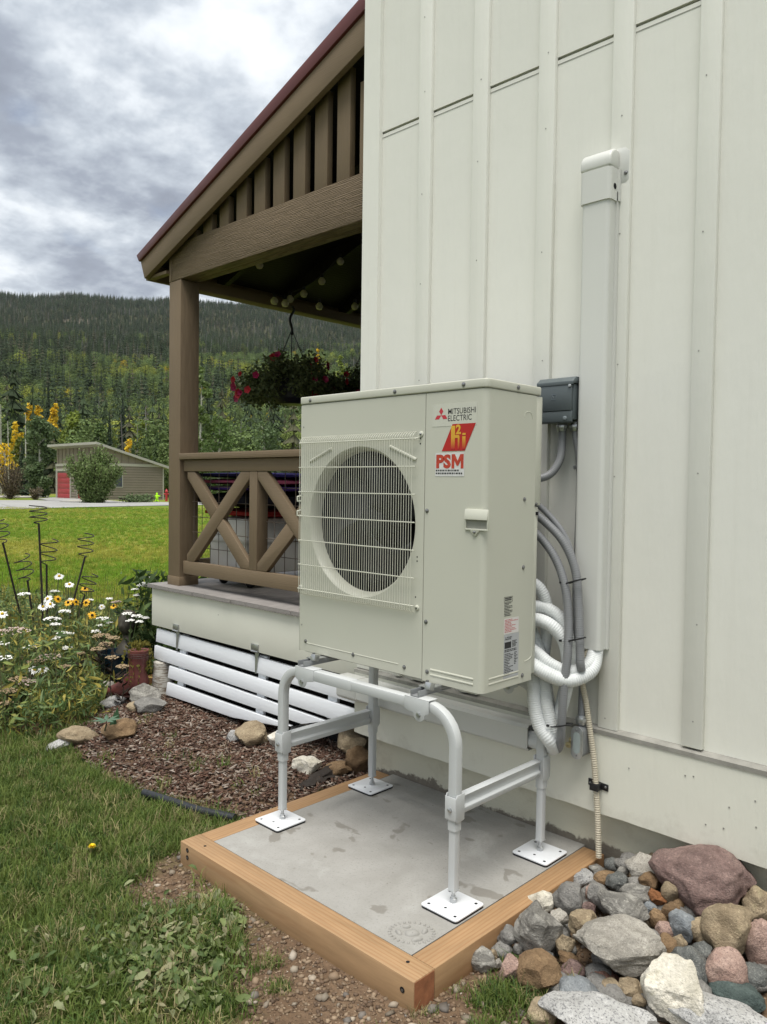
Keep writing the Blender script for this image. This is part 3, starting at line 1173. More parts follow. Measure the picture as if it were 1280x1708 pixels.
def clipbar(p, q, w, x0, x1, z0, z1):
    """a diagonal board of width w from corner p to q clipped to the bay rectangle -> polygon in (x,z)"""
    p, q = Vector((p[0], p[1])), Vector((q[0], q[1]))
    d = (q - p).normalized()
    nrm = Vector((-d.y, d.x))
    poly = [p - d + nrm * w / 2, p - d - nrm * w / 2, q + d - nrm * w / 2, q + d + nrm * w / 2]
    for (ax, lim, sgn) in ((0, x0, 1), (0, x1, -1), (1, z0, 1), (1, z1, -1)):
        out = []
        for i in range(len(poly)):
            a, b = poly[i], poly[(i + 1) % len(poly)]
            ia, ib = (a[ax] - lim) * sgn >= 0, (b[ax] - lim) * sgn >= 0
            if ia:
                out.append(a)
            if ia != ib:
                t = (lim - a[ax]) / (b[ax] - a[ax])
                out.append(a + (b - a) * t)
        poly = out
    return [(v.x, v.y) for v in poly]


for k, (a, b) in enumerate(bays):
    z0, z1 = .874, 1.456
    up = clipbar((a + .02, z0), (b - .02, z1), .088, a, b, z0, z1)
    dn = clipbar((a + .02, z1), (b - .02, z0), .088, a, b, z0, z1)
    f, s = (up, dn) if k == 0 else (dn, up)
    MB().prism(f, 'y', RY0 + .004, RY0 + .036).build('brace', M_BROWN, rail, bevel=.002)
    # the other brace is cut where the first one passes
    cx, cz = (a + b) / 2, (z0 + z1) / 2
    dirv = Vector((b - a - .04, (z1 - z0) if k == 0 else (z0 - z1))).normalized()
    nv = Vector((-dirv.y, dirv.x))
    for sg in (1, -1):
        poly = [Vector(p) for p in s]
        out = []
        for i in range(len(poly)):
            p, q = poly[i], poly[(i + 1) % len(poly)]
            dp = sg * (p - Vector((cx, cz))).dot(nv) - .0455
            dq = sg * (q - Vector((cx, cz))).dot(nv) - .0455
            if dp >= 0:
                out.append(p)
            if (dp >= 0) != (dq >= 0):
                out.append(p + (q - p) * (dp / (dp - dq)))
        MB().prism([(v.x, v.y) for v in out], 'y', RY0 + .005, RY0 + .037).build('brace', M_BROWN, rail, bevel=.002)
M_WIRE = paint('brown_mesh_wire', (0.13, 0.10, 0.075), 0.5, 0.1, 8, 0)
wv = MB().tube([(0, 0, .845), (0, 0, 1.50)], .0024, 6).mesh('mesh_wire_upright')
x = RXL + .03
while x < RXR:
    o = link('mesh_wire', wv, M_WIRE, rail)
    o.location = (x, RY0 + .07, 0)
    x += .095
wh = MB().tube([(RXL, 0, 0), (RXR, 0, 0)], .0024, 6).mesh('mesh_wire_level')
for k in range(7):
    o = link('mesh_wire', wh, M_WIRE, rail)
    o.location = (0, RY0 + .075, .86 + .1 * k)
# a second railing side along the eave
MB().box((PXL + .02, BY1, 1.535), (PXL + .13, 5.2, 1.575)).build('side_rail', M_BROWN, rail, bevel=.003)
MB().box((PXL + .05, BY1, .80), (PXL + .09, 5.2, .87)).build('side_rail', M_BROWN, rail, bevel=.003)

# ---- the white slatted access panel hung under the porch
panel = thing('slat_access_panel', 'white painted slatted access panel hinged below the porch deck', 'panel', (-3.7, DY + .06, 0))
t = NT('flaking_white_paint')
nn = t.noise(30, 6, 0.75, vec=t.map((0.5, 2, 2)))
t.set(Base_Color=t.mix(t.ramp(nn, [(0.68, 0.0), (0.75, 0.7)]), (0.80, 0.82, 0.845), (0.45, 0.43, 0.39)), Roughness=0.5)
t.bump(t.noise(30, 6, 0.75, vec=t.map((0.45, 2.2, 2.2))), 0.5, 0.003)
M_SLAT = t.m
PY = DY + .045
def slat(pts, y=PY):
    m_ = MB().prism(pts, 'y', y, y + .022)
    m_.v = [(a, b - (.41 - c) * .08, c) for a, b, c in m_.v]      # the panel leans out at the foot
    m_.build('slat', M_SLAT, panel, bevel=.0015)


slat([(-4.70, .404), (-2.735, .384), (-2.735, .292), (-4.70, .316)])
slat([(-4.712, .288), (-2.735, .262), (-2.735, .180), (-3.02, .184), (-4.71, .202)], PY + .0005)
slat([(-4.51, .186), (-2.98, .160), (-3.16, .105), (-3.6, .104), (-4.52, .106)])
slat([(-4.52, .076), (-3.25, .074), (-3.36, .05), (-3.78, .006), (-4.53, -.006)], PY + .0005)
for xx in (-4.40, -3.56, -2.96):
    z0 = .03 if xx < -3 else .17
    m_ = MB().box((xx - .035, PY + .0235, z0), (xx + .035, PY + .045, .40))
    m_.v = [(a, b - (.41 - c) * .08, c) for a, b, c in m_.v]
    m_.build('cleat', M_SLAT, panel, bevel=.002)
for xx in (-4.43, -3.585):
    h = MB().box((xx - .032, DY + .022, .434), (xx + .032, DY + .0292, .47)).build('hinge', M_GALV, panel, bevel=.001)
    MB().tube([(xx - .032, DY + .024, .428), (xx + .032, DY + .024, .428)], .006, 8).build('hinge_pin', M_GALV, h)
    m_ = MB().prism([(xx - .018, .424), (xx + .018, .424), (xx + .006, .30), (xx - .006, .30)], 'y', PY - .005, PY - .001)
    m_.v = [(a, b - (.41 - c) * .08, c) for a, b, c in m_.v]
    m_.build('hinge_strap', M_GALV, h)
# ================================================================== concrete pad and its timber frame
pad = MB().box((PADX0 + .092, PADY0 + .092, -.12), (PADX1 - .092, YF - .002, 0.0)).build('concrete_pad', M_CONC)
tag(pad, 'grey poured concrete pad with damp stains under the heat pump stand', 'pad')
frame = thing('timber_frame', 'new fir timber border screwed together around the concrete pad', 'border', (-2.0, 1.62, -.09))


def holes_box(lo, hi, mat, name, holes, axis):
    """a plain bevelled timber; near-black discs stand in for its shaded holes"""
    bm = bmesh.new()
    tmp = MB().box(lo, hi)
    me = tmp.mesh(name, bevel=.004)
    o = link(name, me, mat, frame)
    return o


tf = holes_box((PADX0, PADY0, -.115), (PADX1, PADY0 + .090, .002), M_TIMBX, 'timber', [], 'y')
tl = MB().box((PADX0, PADY0 + .0915, -.115), (PADX0 + .089, YF - .02, .0)).build('timber', M_TIMBY, frame, bevel=.004)
tr = MB().box((PADX1 - .089, PADY0 + .0915, -.115), (PADX1, YF - .02, .001)).build('timber', M_TIMBY, frame, bevel=.004)
MB().box((PADX1 + .0004, PADY0 + .003, -.114), (PADX1 + .0016, PADY0 + .087, -.001)).build('end_grain', M_ENDGRAIN, tf)
for (x, z) in ((-2.558, -.018), (-2.558, -.046), (-1.442, -.038)):
    MB().lathe([(.0085, -.0008), (.0088, -.0014), (.0062, -.0013), (.006, .004)], (x, PADY0, z), 16, 'y').build('screw_hole', M_VOID, tf)  # disc painted near-black for the shade in the hole
    MB().lathe([(.0045, -.0016), (.0035, .0005)], (x, PADY0 - .0005, z - .001), 8, 'y').build('screw', M_STEELDARK, tf)
for (x, y) in ((-2.505, 1.640), (-1.475, 1.655)):
    MB().lathe([(.006, .0), (.004, .0012)], (x, y, .0022), 12).build('screw_hole', M_VOID, tf)


# ------------------------------------------------------------------ flat lettering
def glyphs(txt, size, bold=0.0, sx=1.0):
    cu = bpy.data.curves.new('lettering', 'FONT')
    cu.body = txt
    cu.size = size
    cu.offset = bold
    cu.resolution_u = 3
    ob = bpy.data.objects.new('lettering', cu)
    COL.objects.link(ob)
    dg = bpy.context.evaluated_depsgraph_get()
    me = bpy.data.meshes.new_from_object(ob.evaluated_get(dg))
    v = [(p.co.x * sx, p.co.y) for p in me.vertices]
    f = [tuple(p.vertices) for p in me.polygons]
    bpy.data.objects.remove(ob)
    bpy.data.curves.remove(cu)
    bpy.data.meshes.remove(me)
    return v, f


def place2d(mb, v2, faces, o, right, up, width=None, height=None):
    xs_, ys_ = [p[0] for p in v2], [p[1] for p in v2]
    x0, y0 = min(xs_), min(ys_)
    kx = width / (max(xs_) - x0) if width else 1.0
    ky = height / (max(ys_) - y0) if height else kx
    o, right, up = Vector(o), Vector(right), Vector(up)
    mb.add([o + right * ((a - x0) * kx) + up * ((b - y0) * ky) for a, b in v2], faces)


# ================================================================== the heat pump
UX0, UX1, UY0, UY1, UZ0, UZ1 = -2.4985, -1.5485, 2.088, 2.413, .700, 1.744
IVORY = (0.515, 0.515, 0.435)
M_IVORY = paint('ivory_powder_coat', IVORY, 0.42, 0.02, 2, 0.05, 350, 0.4)
M_IVORY2 = paint('ivory_grille_coat', mul(IVORY, 1.12), 0.38, 0.02, 2, 0.0, 350, 0.45)
M_FANSHADE = paint('shaded_fan_plastic', (0.009, 0.009, 0.012), 0.55, 0.05, 5, 0)  # grey fan parts darkened: shade inside the unit put into the colour
M_FIN = paint('dark_heat_exchanger_fins', (0.006, 0.006, 0.009), 0.5, 0.3, 80, 0)  # fins darkened with the fan, same painted shade
M_BLUEFIN = paint('blue_coated_fins', (0.006, 0.010, 0.03), 0.45, 0.3, 60, 0)
M_BASEPAN = paint('base_pan_grey', (0.22, 0.22, 0.20), 0.5, 0.1, 8, 0.05)
pump = thing('heat_pump', 'ivory single fan heat pump outdoor unit raised on a grey stand', 'heat pump', ((UX0 + UX1) / 2, (UY0 + UY1) / 2, UZ0))
SPLIT = UX0 + .684
FCX, FCZ, FR = -2.146, 1.243, .290
# front panel with the round fan opening
N = 128
lid_z = UZ1 - .030
PZ0, PZ1 = UZ0 - .006, lid_z - .003
rect = (UX0 + .006, SPLIT - .0015, PZ0, PZ1)
ring_o, ring_i = [], []
angs = sorted([2 * PI * k / N for k in range(N)] + [math.atan2(zc_ - FCZ, xc_ - FCX) % (2 * PI) for xc_ in rect[:2] for zc_ in rect[2:]])
for a in angs:
    c, s = math.cos(a), math.sin(a)
    ts = []
    if abs(c) > 1e-9:
        ts.append(((rect[1] if c > 0 else rect[0]) - FCX) / c)
    if abs(s) > 1e-9:
        ts.append(((rect[3] if s > 0 else rect[2]) - FCZ) / s)
    tt = min(ts)
    ring_o.append((FCX + c * tt, FCZ + s * tt))
    ring_i.append((FCX + c * FR, FCZ + s * FR))
m = len(angs)
mb = MB()
vs = [(x, UY0, z) for x, z in ring_o] + [(x, UY0, z) for x, z in ring_i]
prof = [(FR - .003, .003), (FR - .008, .009), (FR - .013, .020), (FR - .016, .034), (FR - .017, .050)]
for (r_, dy) in prof:
    vs += [(FCX + r_ * math.cos(a), UY0 + dy, FCZ + r_ * math.sin(a)) for a in angs]
vs += [(x, UY0 + .02, z) for x, z in ring_o]
fs = []
L = 2 + len(prof)
for j in range(L - 1):
    for i in range(m):
        k = (i + 1) % m
        fs.append((j * m + i, j * m + k, (j + 1) * m + k, (j + 1) * m + i))
for i in range(m):
    k = (i + 1) % m
    fs.append((i, L * m + i, L * m + k, k))
mb.add(vs, fs)
fp = mb.build('front_panel', M_IVORY, pump, smooth=True, angle=28)
# right panel: wraps the rounded corner and becomes the side
RC = .022
poly = [(SPLIT + .0015, UY0), (UX1 - RC, UY0)]
for k in range(1, 9):
    a = -PI / 2 + (PI / 2) * k / 8
    poly.append((UX1 - RC + RC * math.cos(a), UY0 + RC + RC * math.sin(a)))
poly += [(UX1, UY1 - .030), (UX1 - .02, UY1 - .030), (UX1 - .02, UY0 + .03), (SPLIT + .0015, UY0 + .02)]
sp = MB().prism(poly, 'z', PZ0 - .004, PZ1).build('service_panel', M_IVORY, pump, smooth=True, angle=30)
MB().box((UX1 - .03, UY1 - .0295, UZ0 + .62), (UX1 - .001, UY1 + .012, PZ1)).build('rear_cover', M_IVORY, pump, bevel=.004)
MB().box((UX1 - .03, UY1 - .0290, UZ0 + .01), (UX1 - .004, UY1 - .001, UZ0 + .615)).build('rear_post', M_IVORY, pump, bevel=.003)
MB().box((UX1 - .012, UY1 - .016, UZ0 + .585), (UX1 + .0005, UY1 - .004, UZ0 + .597)).build('cable_slot', M_VOID, pump)
# left wrap, inner box, base pan
MB().box((UX0, UY0 + .001, PZ0 - .003), (UX0 + .0045, UY1, PZ1)).build('side_panel', M_IVORY, pump, bevel=.002)
MB().box((UX0 + .01, UY1 - .02, PZ0), (UX1 - .035, UY1 - .005, PZ1)).build('rear_fins', M_FIN, pump)
MB().box((UX0 + .006, UY0 + .115, PZ0), (UX0 + .03, UY1 - .021, PZ1)).build('rear_fins', M_BLUEFIN, pump)
MB().box((SPLIT - .02, UY0 + .022, PZ0), (SPLIT - .004, UY1 - .021, PZ1)).build('divider', M_FIN, pump)
MB().box((UX0 + .012, UY0 + .022, UZ0 - .016), (UX1 - .022, UY1 - .004, UZ0 + .010)).build('base_pan', M_BASEPAN, pump, bevel=.004)
# lid
lp = []
for (cx, cy, a0) in ((UX1 + .004 - RC, UY0 - .004 + RC, -PI / 2), (UX1 + .004 - .012, UY1 + .004 - .012, 0), (UX0 - .004 + .012, UY1 + .004 - .012, PI / 2), (UX0 - .004 + .01, UY0 - .004 + .01, PI)):
    rr_ = RC if a0 == -PI / 2 else .010
    for k in range(7):
        a = a0 + PI / 2 * k / 6
        lp.append((cx + rr_ * math.cos(a), cy + rr_ * math.sin(a)))
lid = MB().prism(lp, 'z', lid_z, UZ1).build('lid', M_IVORY, pump, bevel=.004, seg=3)
MB().prism([(UX0 + .004 if x < -2 else x - .008, min(max(y, UY0 + .004), UY1 - .004)) for x, y in lp], 'z', lid_z - .0035, lid_z + .002).build('lid_shadow_gap', M_BASEPAN, lid)


def screw(c, axis, parent=None, r=.0065):
    o = MB().lathe([(r * 1.25, 0), (r * 1.25, -.0012), (r * .95, -.0014), (r * .9, -.0035), (r * .55, -.0048)] if axis == 'y' else [(r * 1.25, 0), (r * 1.25, .0012), (r * .95, .0014), (r * .9, .0035), (r * .55, .0048)], c, 12, axis).build('screw', M_STEELDARK, parent or pump, smooth=True)
    return o


for x, z in ((-1.802, 1.297), (-1.799, .902), (-2.455, .735), (-2.17, .725), (-1.90, .722), (-1.79, .725)):
    screw((x, UY0, z), 'y')
for x, z in ((-2.437, 1.727), (-1.963, 1.728), (-1.644, 1.729)):
    screw((x, UY0 - .004, z), 'y', lid)
screw((UX1 + .004, 2.262, 1.729), 'x', lid)
for y, z in ((2.318, 1.342), (2.319, 1.102), (2.325, .716)):
    screw((UX1, y, z), 'x')
screw((UX1, 2.394, 1.325), 'x', r=.005)
for z in (1.62, 1.34, 1.05, .80):
    MB().lathe([(.0035, -.0004), (.003, .001)], (UX0 + .018, UY0, z), 10, 'y').build('panel_rivet', M_STEELDARK, fp)
for x, z in ((-1.838, 1.553), (-1.838, 1.535), (-1.845, 1.13), (-1.845, 1.115), (-1.85, .985)):
    MB().lathe([(.003, -.0004), (.0025, .001)], (x, UY0, z), 10, 'y').build('panel_rivet', M_VOID, fp)
# embossed strips along the foot and on the side
def emboss(p, q, r=.006):
    MB().tube([p, q], r, 10).build('embossed_rib', M_IVORY, sp, smooth=True)


for a, b in (((-1.775, UY0 + .003, .735), (-1.585, UY0 + .003, .735)),):
    emboss(a, b, .0055)
    emboss((a[0], a[1], a[2] - .018), (b[0], b[1], b[2] - .018), .0055)
for dz in (0, -.018):
    emboss((UX1 - .0035, 2.125, .735 + dz), (UX1 - .0035, 2.30, .735 + dz), .0055)
MB().tube(smoothpath([(UX1 - .0015, 2.385, 1.05), (UX1 - .0015, 2.385, .80), (UX1 - .0015, 2.378, .775), (UX1 - .0015, 2.36, .766), (UX1 - .0015, 2.335, .764)], .01), .003, 8).build('embossed_rib', M_IVORY, sp, smooth=True)
MB().tube(smoothpath([(UX1 - .0015, 2.310, 1.630), (UX1 - .0015, 2.314, 1.645), (UX1 - .0015, 2.33, 1.650), (UX1 - .0015, 2.35, 1.648), (UX1 - .0015, 2.36, 1.628)], .01), .0028, 8).build('embossed_rib', M_IVORY, sp, smooth=True)
MB().tube([(UX0 + .05, UY0 + .0015, .728), (-1.93, UY0 + .0015, .728)], .003, 8).build('embossed_rib', M_IVORY, fp, smooth=True)
# carrying handle in the service panel
hx0, hx1, hz0, hz1 = -1.628, -1.532, 1.238, 1.309
hd = MB().prism([(hx0, hz0), (hx0 + .022, hz0), (hx0 + .036, hz0 - .018), (hx0 + .046, hz0 - .018), (hx0 + .060, hz0), (hx1, hz0), (hx1, hz0 + .006), (hx0, hz0 + .006)], 'y', UY0 - .006, UY0 + .001).box((hx0, UY0 - .0062, hz0 + .004), (hx0 + .005, UY0 + .001, hz1)).box((hx1 - .005, UY0 - .0062, hz0 + .004), (hx1, UY0 + .001, hz1)).build('handle', M_IVORY2, pump, bevel=.0015)
MB().prism([(UY0 - .006, hz1), (UY0 + .001, hz1), (UY0 + .001, hz0 + .036), (UY0 - .012, hz0 + .036)], 'x', hx0 + .0002, hx1 - .0002).build('handle_hood', M_IVORY2, hd, bevel=.001)
MB().box((hx0 + .005, UY0 - .0012, hz0 + .006), (hx1 - .005, UY0 + .0005, hz0 + .037)).build('handle_pocket', paint('handle_pocket_shade', (0.27, 0.27, 0.235), .5, .1, 20, 0), hd)  # flat plate in a darker tone, painted shade of the recess
screw((hx0 + .041, UY0 - .006, hz0 - .006), 'y', hd, .0045)
# small hooks on the far edge
for z in (1.315, 1.255):
    MB().tube([(UX0 + .004, UY0 - .001, z), (UX0 - .001, UY0 - .014, z), (UX0 - .001, UY0 - .014, z + .018), (UX0 + .004, UY0 - .001, z + .022)], .004, 6).build('cable_hook', M_IVORY2, pump)
# fan
FY = UY0 + .075
hub = MB().lathe([(.062, .045), (.062, -.004), (.056, -.014), (.03, -.020), (.0, -.021)], (FCX, FY, FCZ), 32, 'y').build('fan', M_FANSHADE, pump, smooth=True)
for k in range(3):
    a0 = 2 * PI * k / 3 + .5
    V, F_ = [], []
    NR, NA = 9, 13
    for i in range(NR):
        r_ = .058 + (.252 - .058) * i / (NR - 1)
        sw = .55 * (i / (NR - 1)) ** 1.5
        for j in range(NA):
            u = j / (NA - 1)
            a = a0 + sw + (u - .5) * (1.35 + .25 * i / (NR - 1))
            V.append((FCX + r_ * math.cos(a), FY + .035 - .075 * u + .012 * math.sin(PI * u), FCZ + r_ * math.sin(a)))
    for i in range(NR - 1):
        for j in range(NA - 1):
            p = i * NA + j
            F_.append((p, p + 1, p + NA + 1, p + NA))
    b = MB().add(V, F_).build('blade', M_FANSHADE, hub, smooth=True)
    sm = b.modifiers.new('thickness', 'SOLIDIFY')
    sm.thickness = .004
for xx in (-2.25, -2.04):
    MB().box((xx - .012, FY + .06, PZ0 + .05), (xx + .012, FY + .075, PZ1 - .05)).build('motor_bracket', M_FANSHADE, pump)
MB().lathe([(.05, .0), (.05, .07)], (FCX, FY + .05, FCZ), 20, 'y').build('motor', M_FANSHADE, pump)
# wire grille
GY = UY0 - .024
GX0, GX1, GZ0, GZ1 = -2.487, -1.838, .955, 1.553
gr = MB().tube([(GX0, UY0 - .002, GZ1 + .006), (GX0 + .004, GY + .0025, GZ1), (GX1 - .004, GY + .0025, GZ1), (GX1, UY0 - .002, GZ1 + .006)], .0027, 8).tube([(GX0, UY0 - .002, GZ0 - .006), (GX0 + .004, GY + .0025, GZ0), (GX1 - .004, GY + .0025, GZ0), (GX1, UY0 - .002, GZ0 - .006)], .0027, 8).build('fan_grille', M_IVORY2, pump, smooth=True)
pts = smoothpath([(0, UY0 - .001, GZ1 + .026), (0, UY0 - .012, GZ1 + .021), (0, GY, GZ1 + .002), (0, GY, GZ1 - .03), (0, GY, GZ0 + .03), (0, GY, GZ0 - .002), (0, UY0 - .012, GZ0 - .021), (0, UY0 - .001, GZ0 - .026)], .012)
gv = MB().tube(pts, .00105, 6).mesh('grille_wire', True)
nw = 51
for k in range(nw):
    o = link('grille_wire', gv, M_IVORY2, gr)
    o.location = (GX0 + .012 + (GX1 - GX0 - .03) * k / (nw - 1), 0, 0)
gh = MB().tube([(GX0, UY0 - .002, 0), (GX0 + .004, GY + .003, 0), (GX1 - .012, GY + .003, 0), (GX1 - .004, GY + .003, 0)], .0023, 8).mesh('grille_cross_wire', True)
for k in range(1, 6):
    o = link('grille_cross_wire', gh, M_IVORY2, gr)
    o.location = (0, 0, GZ0 + (GZ1 - GZ0) * k / 6)
for x, z in ((GX1 + .004, GZ1 + .016), (GX0 - .001, GZ0 + .002), (GX1 - .004, GZ0 - .008)):
    MB().lathe([(.010, 0), (.010, -.003), (.005, -.005)], (x, UY0, z), 14, 'y').build('grille_clip', M_IVORY2, gr)
    screw((x, UY0 - .004, z), 'y', gr, .004)
for sg in (1, -1):                                # pressed ribs above the opening
    MB().tube([(FCX + sg * .16, UY0 + .001, FCZ + .285), (FCX + sg * .29, UY0 + .001, FCZ + .235)], .007, 10).build('embossed_rib', M_IVORY, fp, smooth=True)
# ---- stickers and lettering on the front
YP = UY0 - .0006
M_INK = paint('black_ink', (0.018, 0.018, 0.02), .5, 0, 5, 0)
M_LOGORED = paint('logo_red', (0.50, 0.035, 0.05), .45, .04, 5, 0)
M_STRED = paint('sticker_red', (0.42, 0.012, 0.008), .3, .05, 5, 0)
M_STWHITE = paint('sticker_silver', (0.62, 0.62, 0.60), .35, .1, 60, 0)
t = NT('yellow_fading_to_red_print')
zz = t.sep()[2]
t.set(Base_Color=t.ramp(t.math('SUBTRACT', t.math('MULTIPLY', zz, 10.0), 15.0), [(0.13, (0.42, 0.012, 0.008)), (0.5, (0.62, 0.32, 0.02)), (1.0, (0.66, 0.40, 0.02))]), Roughness=.3)
M_YGRAD = t.m
M_CLEAR = paint('clear_film', mul(IVORY, 1.05), .25, .02, 5, 0, 5, .6)
lb = MB().box((-1.782, YP - .0002, 1.592), (-1.588, YP + .0004, 1.668)).build('brand_label', M_CLEAR, pump)
mb = MB()
lcx, lcz, ls = -1.743, 1.6345, .0215           # three diamonds meeting at one point
for a in (PI / 2, PI / 2 + 2 * PI / 3, PI / 2 - 2 * PI / 3):
    d = Vector((math.cos(a), math.sin(a)))
    l_, r_ = Vector((math.cos(a + PI / 6), math.sin(a + PI / 6))) * ls, Vector((math.cos(a - PI / 6), math.sin(a - PI / 6))) * ls
    q = [Vector((0, 0)), l_, l_ + r_, r_]
    mb.add([(lcx + p.x * .88, YP - .0006, lcz - .004 + p.y * .72) for p in q], [(0, 1, 2, 3)])
mb.build('three_diamond_logo', M_LOGORED, lb)
mb = MB()
v, f = glyphs('MITSUBISHI', .03, .0001)
place2d(mb, v, f, (-1.712, YP - .0006, 1.632), (1, 0, .006), (0, 0, 1), .119, .0195)
v, f = glyphs('ELECTRIC', .03, .0001)
place2d(mb, v, f, (-1.712, YP - .0006, 1.6085), (1, 0, .006), (0, 0, 1), .102, .0195)
mb.build('lettering', M_INK, lb)
hs = MB().add([(-1.692, YP - .0004, 1.598), (-1.592, YP - .0004, 1.598), (-1.637, YP - .0004, 1.506), (-1.738, YP - .0004, 1.506)], [(3, 2, 1, 0)]).build('red_sticker', M_STRED, pump)
mb = MB()
for poly in ([(-1.697, 1.511), (-1.697, 1.592), (-1.680, 1.592), (-1.680, 1.560), (-1.664, 1.560), (-1.660, 1.555), (-1.660, 1.511), (-1.6675, 1.511), (-1.6675, 1.550), (-1.680, 1.550), (-1.680, 1.511)],
             [(-1.648, 1.511), (-1.648, 1.555), (-1.634, 1.555), (-1.634, 1.511)], [(-1.648, 1.559), (-1.648, 1.566), (-1.634, 1.566), (-1.634, 1.559)]):
    mb.prism(poly, 'y', YP - .0012, YP - .0006)
v, f = glyphs('2', .05, .002)
place2d(mb, v, f, (-1.6765, YP - .001, 1.5625), (1, 0, 0), (0, 0, 1), .0225, .033)
mb.build('lettering', M_YGRAD, hs)
ps = MB().box((-1.766, YP - .0004, 1.419), (-1.638, YP + .0002, 1.500)).build('installer_sticker', M_STWHITE, pump)
mb = MB()
v, f = glyphs('PS', .05, .0026)
place2d(mb, v, f, (-1.762, YP - .0008, 1.446), (1, 0, 0), (0, 0, 1), .066, .049)
mb.prism([(-1.693, 1.446), (-1.693, 1.495), (-1.679, 1.495), (-1.667, 1.472), (-1.655, 1.495), (-1.641, 1.495), (-1.641, 1.446), (-1.653, 1.446), (-1.653, 1.474), (-1.6635, 1.455), (-1.6705, 1.455), (-1.681, 1.474), (-1.681, 1.446)], 'y', YP - .0011, YP - .0006)
mb.build('lettering', paint('worn_red_print', (0.45, 0.05, 0.025), .5, .25, 90, 0), ps)


def fineprint(mb, o, right, up, w, h, rows, gap=.35, seed=1, fill=(.5, 1.0), word=(.05, .2)):
    """illegible small print: rows of word-sized strokes"""
    r = random.Random(seed)
    o, right, up = Vector(o), Vector(right), Vector(up)
    rh = h / rows
    for i in range(rows):
        x, end = 0.0, w * r.uniform(*fill)
        while x < end:
            ww = min(w * r.uniform(*word), end - x)
            a = o + up * (h - (i + 1) * rh + rh * gap) + right * x
            mb.add([a, a + right * ww, a + right * ww + up * rh * (1 - gap), a + up * rh * (1 - gap)], [(0, 1, 2, 3)])
            x += ww + w * .025


mb = MB()
fineprint(mb, (-1.763, YP - .0008, 1.422), (1, 0, 0), (0, 0, 1), .122, .020, 2, .45, 3, (.8, 1.0), (.03, .08))
kind(mb.build('small_print', M_INK, ps), 'stuff')
# plates on the side
XP = UX1 + .0006
M_PLATE = paint('silver_rating_plate', (0.42, 0.43, 0.44), .4, .04, 20, 0)
M_WARN = paint('white_warning_label', (0.66, 0.63, 0.61), .45, .03, 20, 0)
M_PINKINK = paint('faded_red_ink', (0.55, 0.16, 0.16), .5, 0, 5, 0)
mb = MB()
fineprint(mb, (XP, 2.208, .937), (0, 1, 0), (0, 0, 1), .05, .048, 9, .5, 5)
mb.box((XP - .0002, 2.206, .989), (XP + .0003, 2.207, 1.005)).box((XP - .0002, 2.256, .989), (XP + .0003, 2.257, 1.005)).box((XP - .0002, 2.206, .988), (XP + .0003, 2.257, .989)).box((XP - .0002, 2.206, 1.005), (XP + .0003, 2.257, 1.006))
fineprint(mb, (XP, 2.212, .991), (0, 1, 0), (0, 0, 1), .04, .012, 2, .3, 6, (.9, 1))
kind(mb.build('small_print', M_INK, sp), 'stuff')
wl_ = MB().box((XP - .0004, 2.209, .876), (XP + .0002, 2.296, .930)).build('warning_label', M_WARN, sp)
mb = MB()
fineprint(mb, (XP + .0005, 2.212, .880), (0, 1, 0), (0, 0, 1), .08, .047, 9, .45, 8, (.45, 1), (.04, .16))
kind(mb.build('small_print', M_PINKINK, wl_), 'stuff')
rp = MB().box((XP - .0004, 2.2095, .722), (XP + .0002, 2.299, .8745)).build('rating_plate', M_PLATE, sp)
mb = MB()
fineprint(mb, (XP + .0005, 2.214, .728), (0, 1, 0), (0, 0, 1), .055, .080, 14, .5, 9, (.3, 1))
fineprint(mb, (XP + .0005, 2.272, .762), (0, 1, 0), (0, 0, 1), .022, .046, 8, .5, 10, (.3, 1), (.2, .5))
fineprint(mb, (XP + .0005, 2.213, .812), (0, 1, 0), (0, 0, 1), .08, .010, 2, .4, 11, (.8, 1))
mb.box((XP + .0003, 2.213, .826), (XP + .0006, 2.252, .848))
fineprint(mb, (XP + .0005, 2.258, .826), (0, 1, 0), (0, 0, 1), .034, .024, 5, .45, 12, (.6, 1), (.1, .4))
v, f = glyphs('MITSUBISHI', .01, .0003)
place2d(mb, v, f, (XP + .0005, 2.226, .8615), (0, 1, 0), (0, 0, 1), .030, .0045)
v, f = glyphs('ELECTRIC', .01, .0003)
place2d(mb, v, f, (XP + .0005, 2.226, .8555), (0, 1, 0), (0, 0, 1), .026, .0045)
for a in (PI / 2, PI / 2 + 2 * PI / 3, PI / 2 - 2 * PI / 3):
    l_, r_ = Vector((math.cos(a + PI / 6), math.sin(a + PI / 6))) * .0045, Vector((math.cos(a - PI / 6), math.sin(a - PI / 6))) * .0045
    mb.add([(XP + .0005, 2.2195 + p.x, .8595 + p.y) for p in (Vector((0, 0)), l_, l_ + r_, r_)], [(0, 1, 2, 3)])
kind(mb.build('small_print', M_INK, rp), 'stuff')

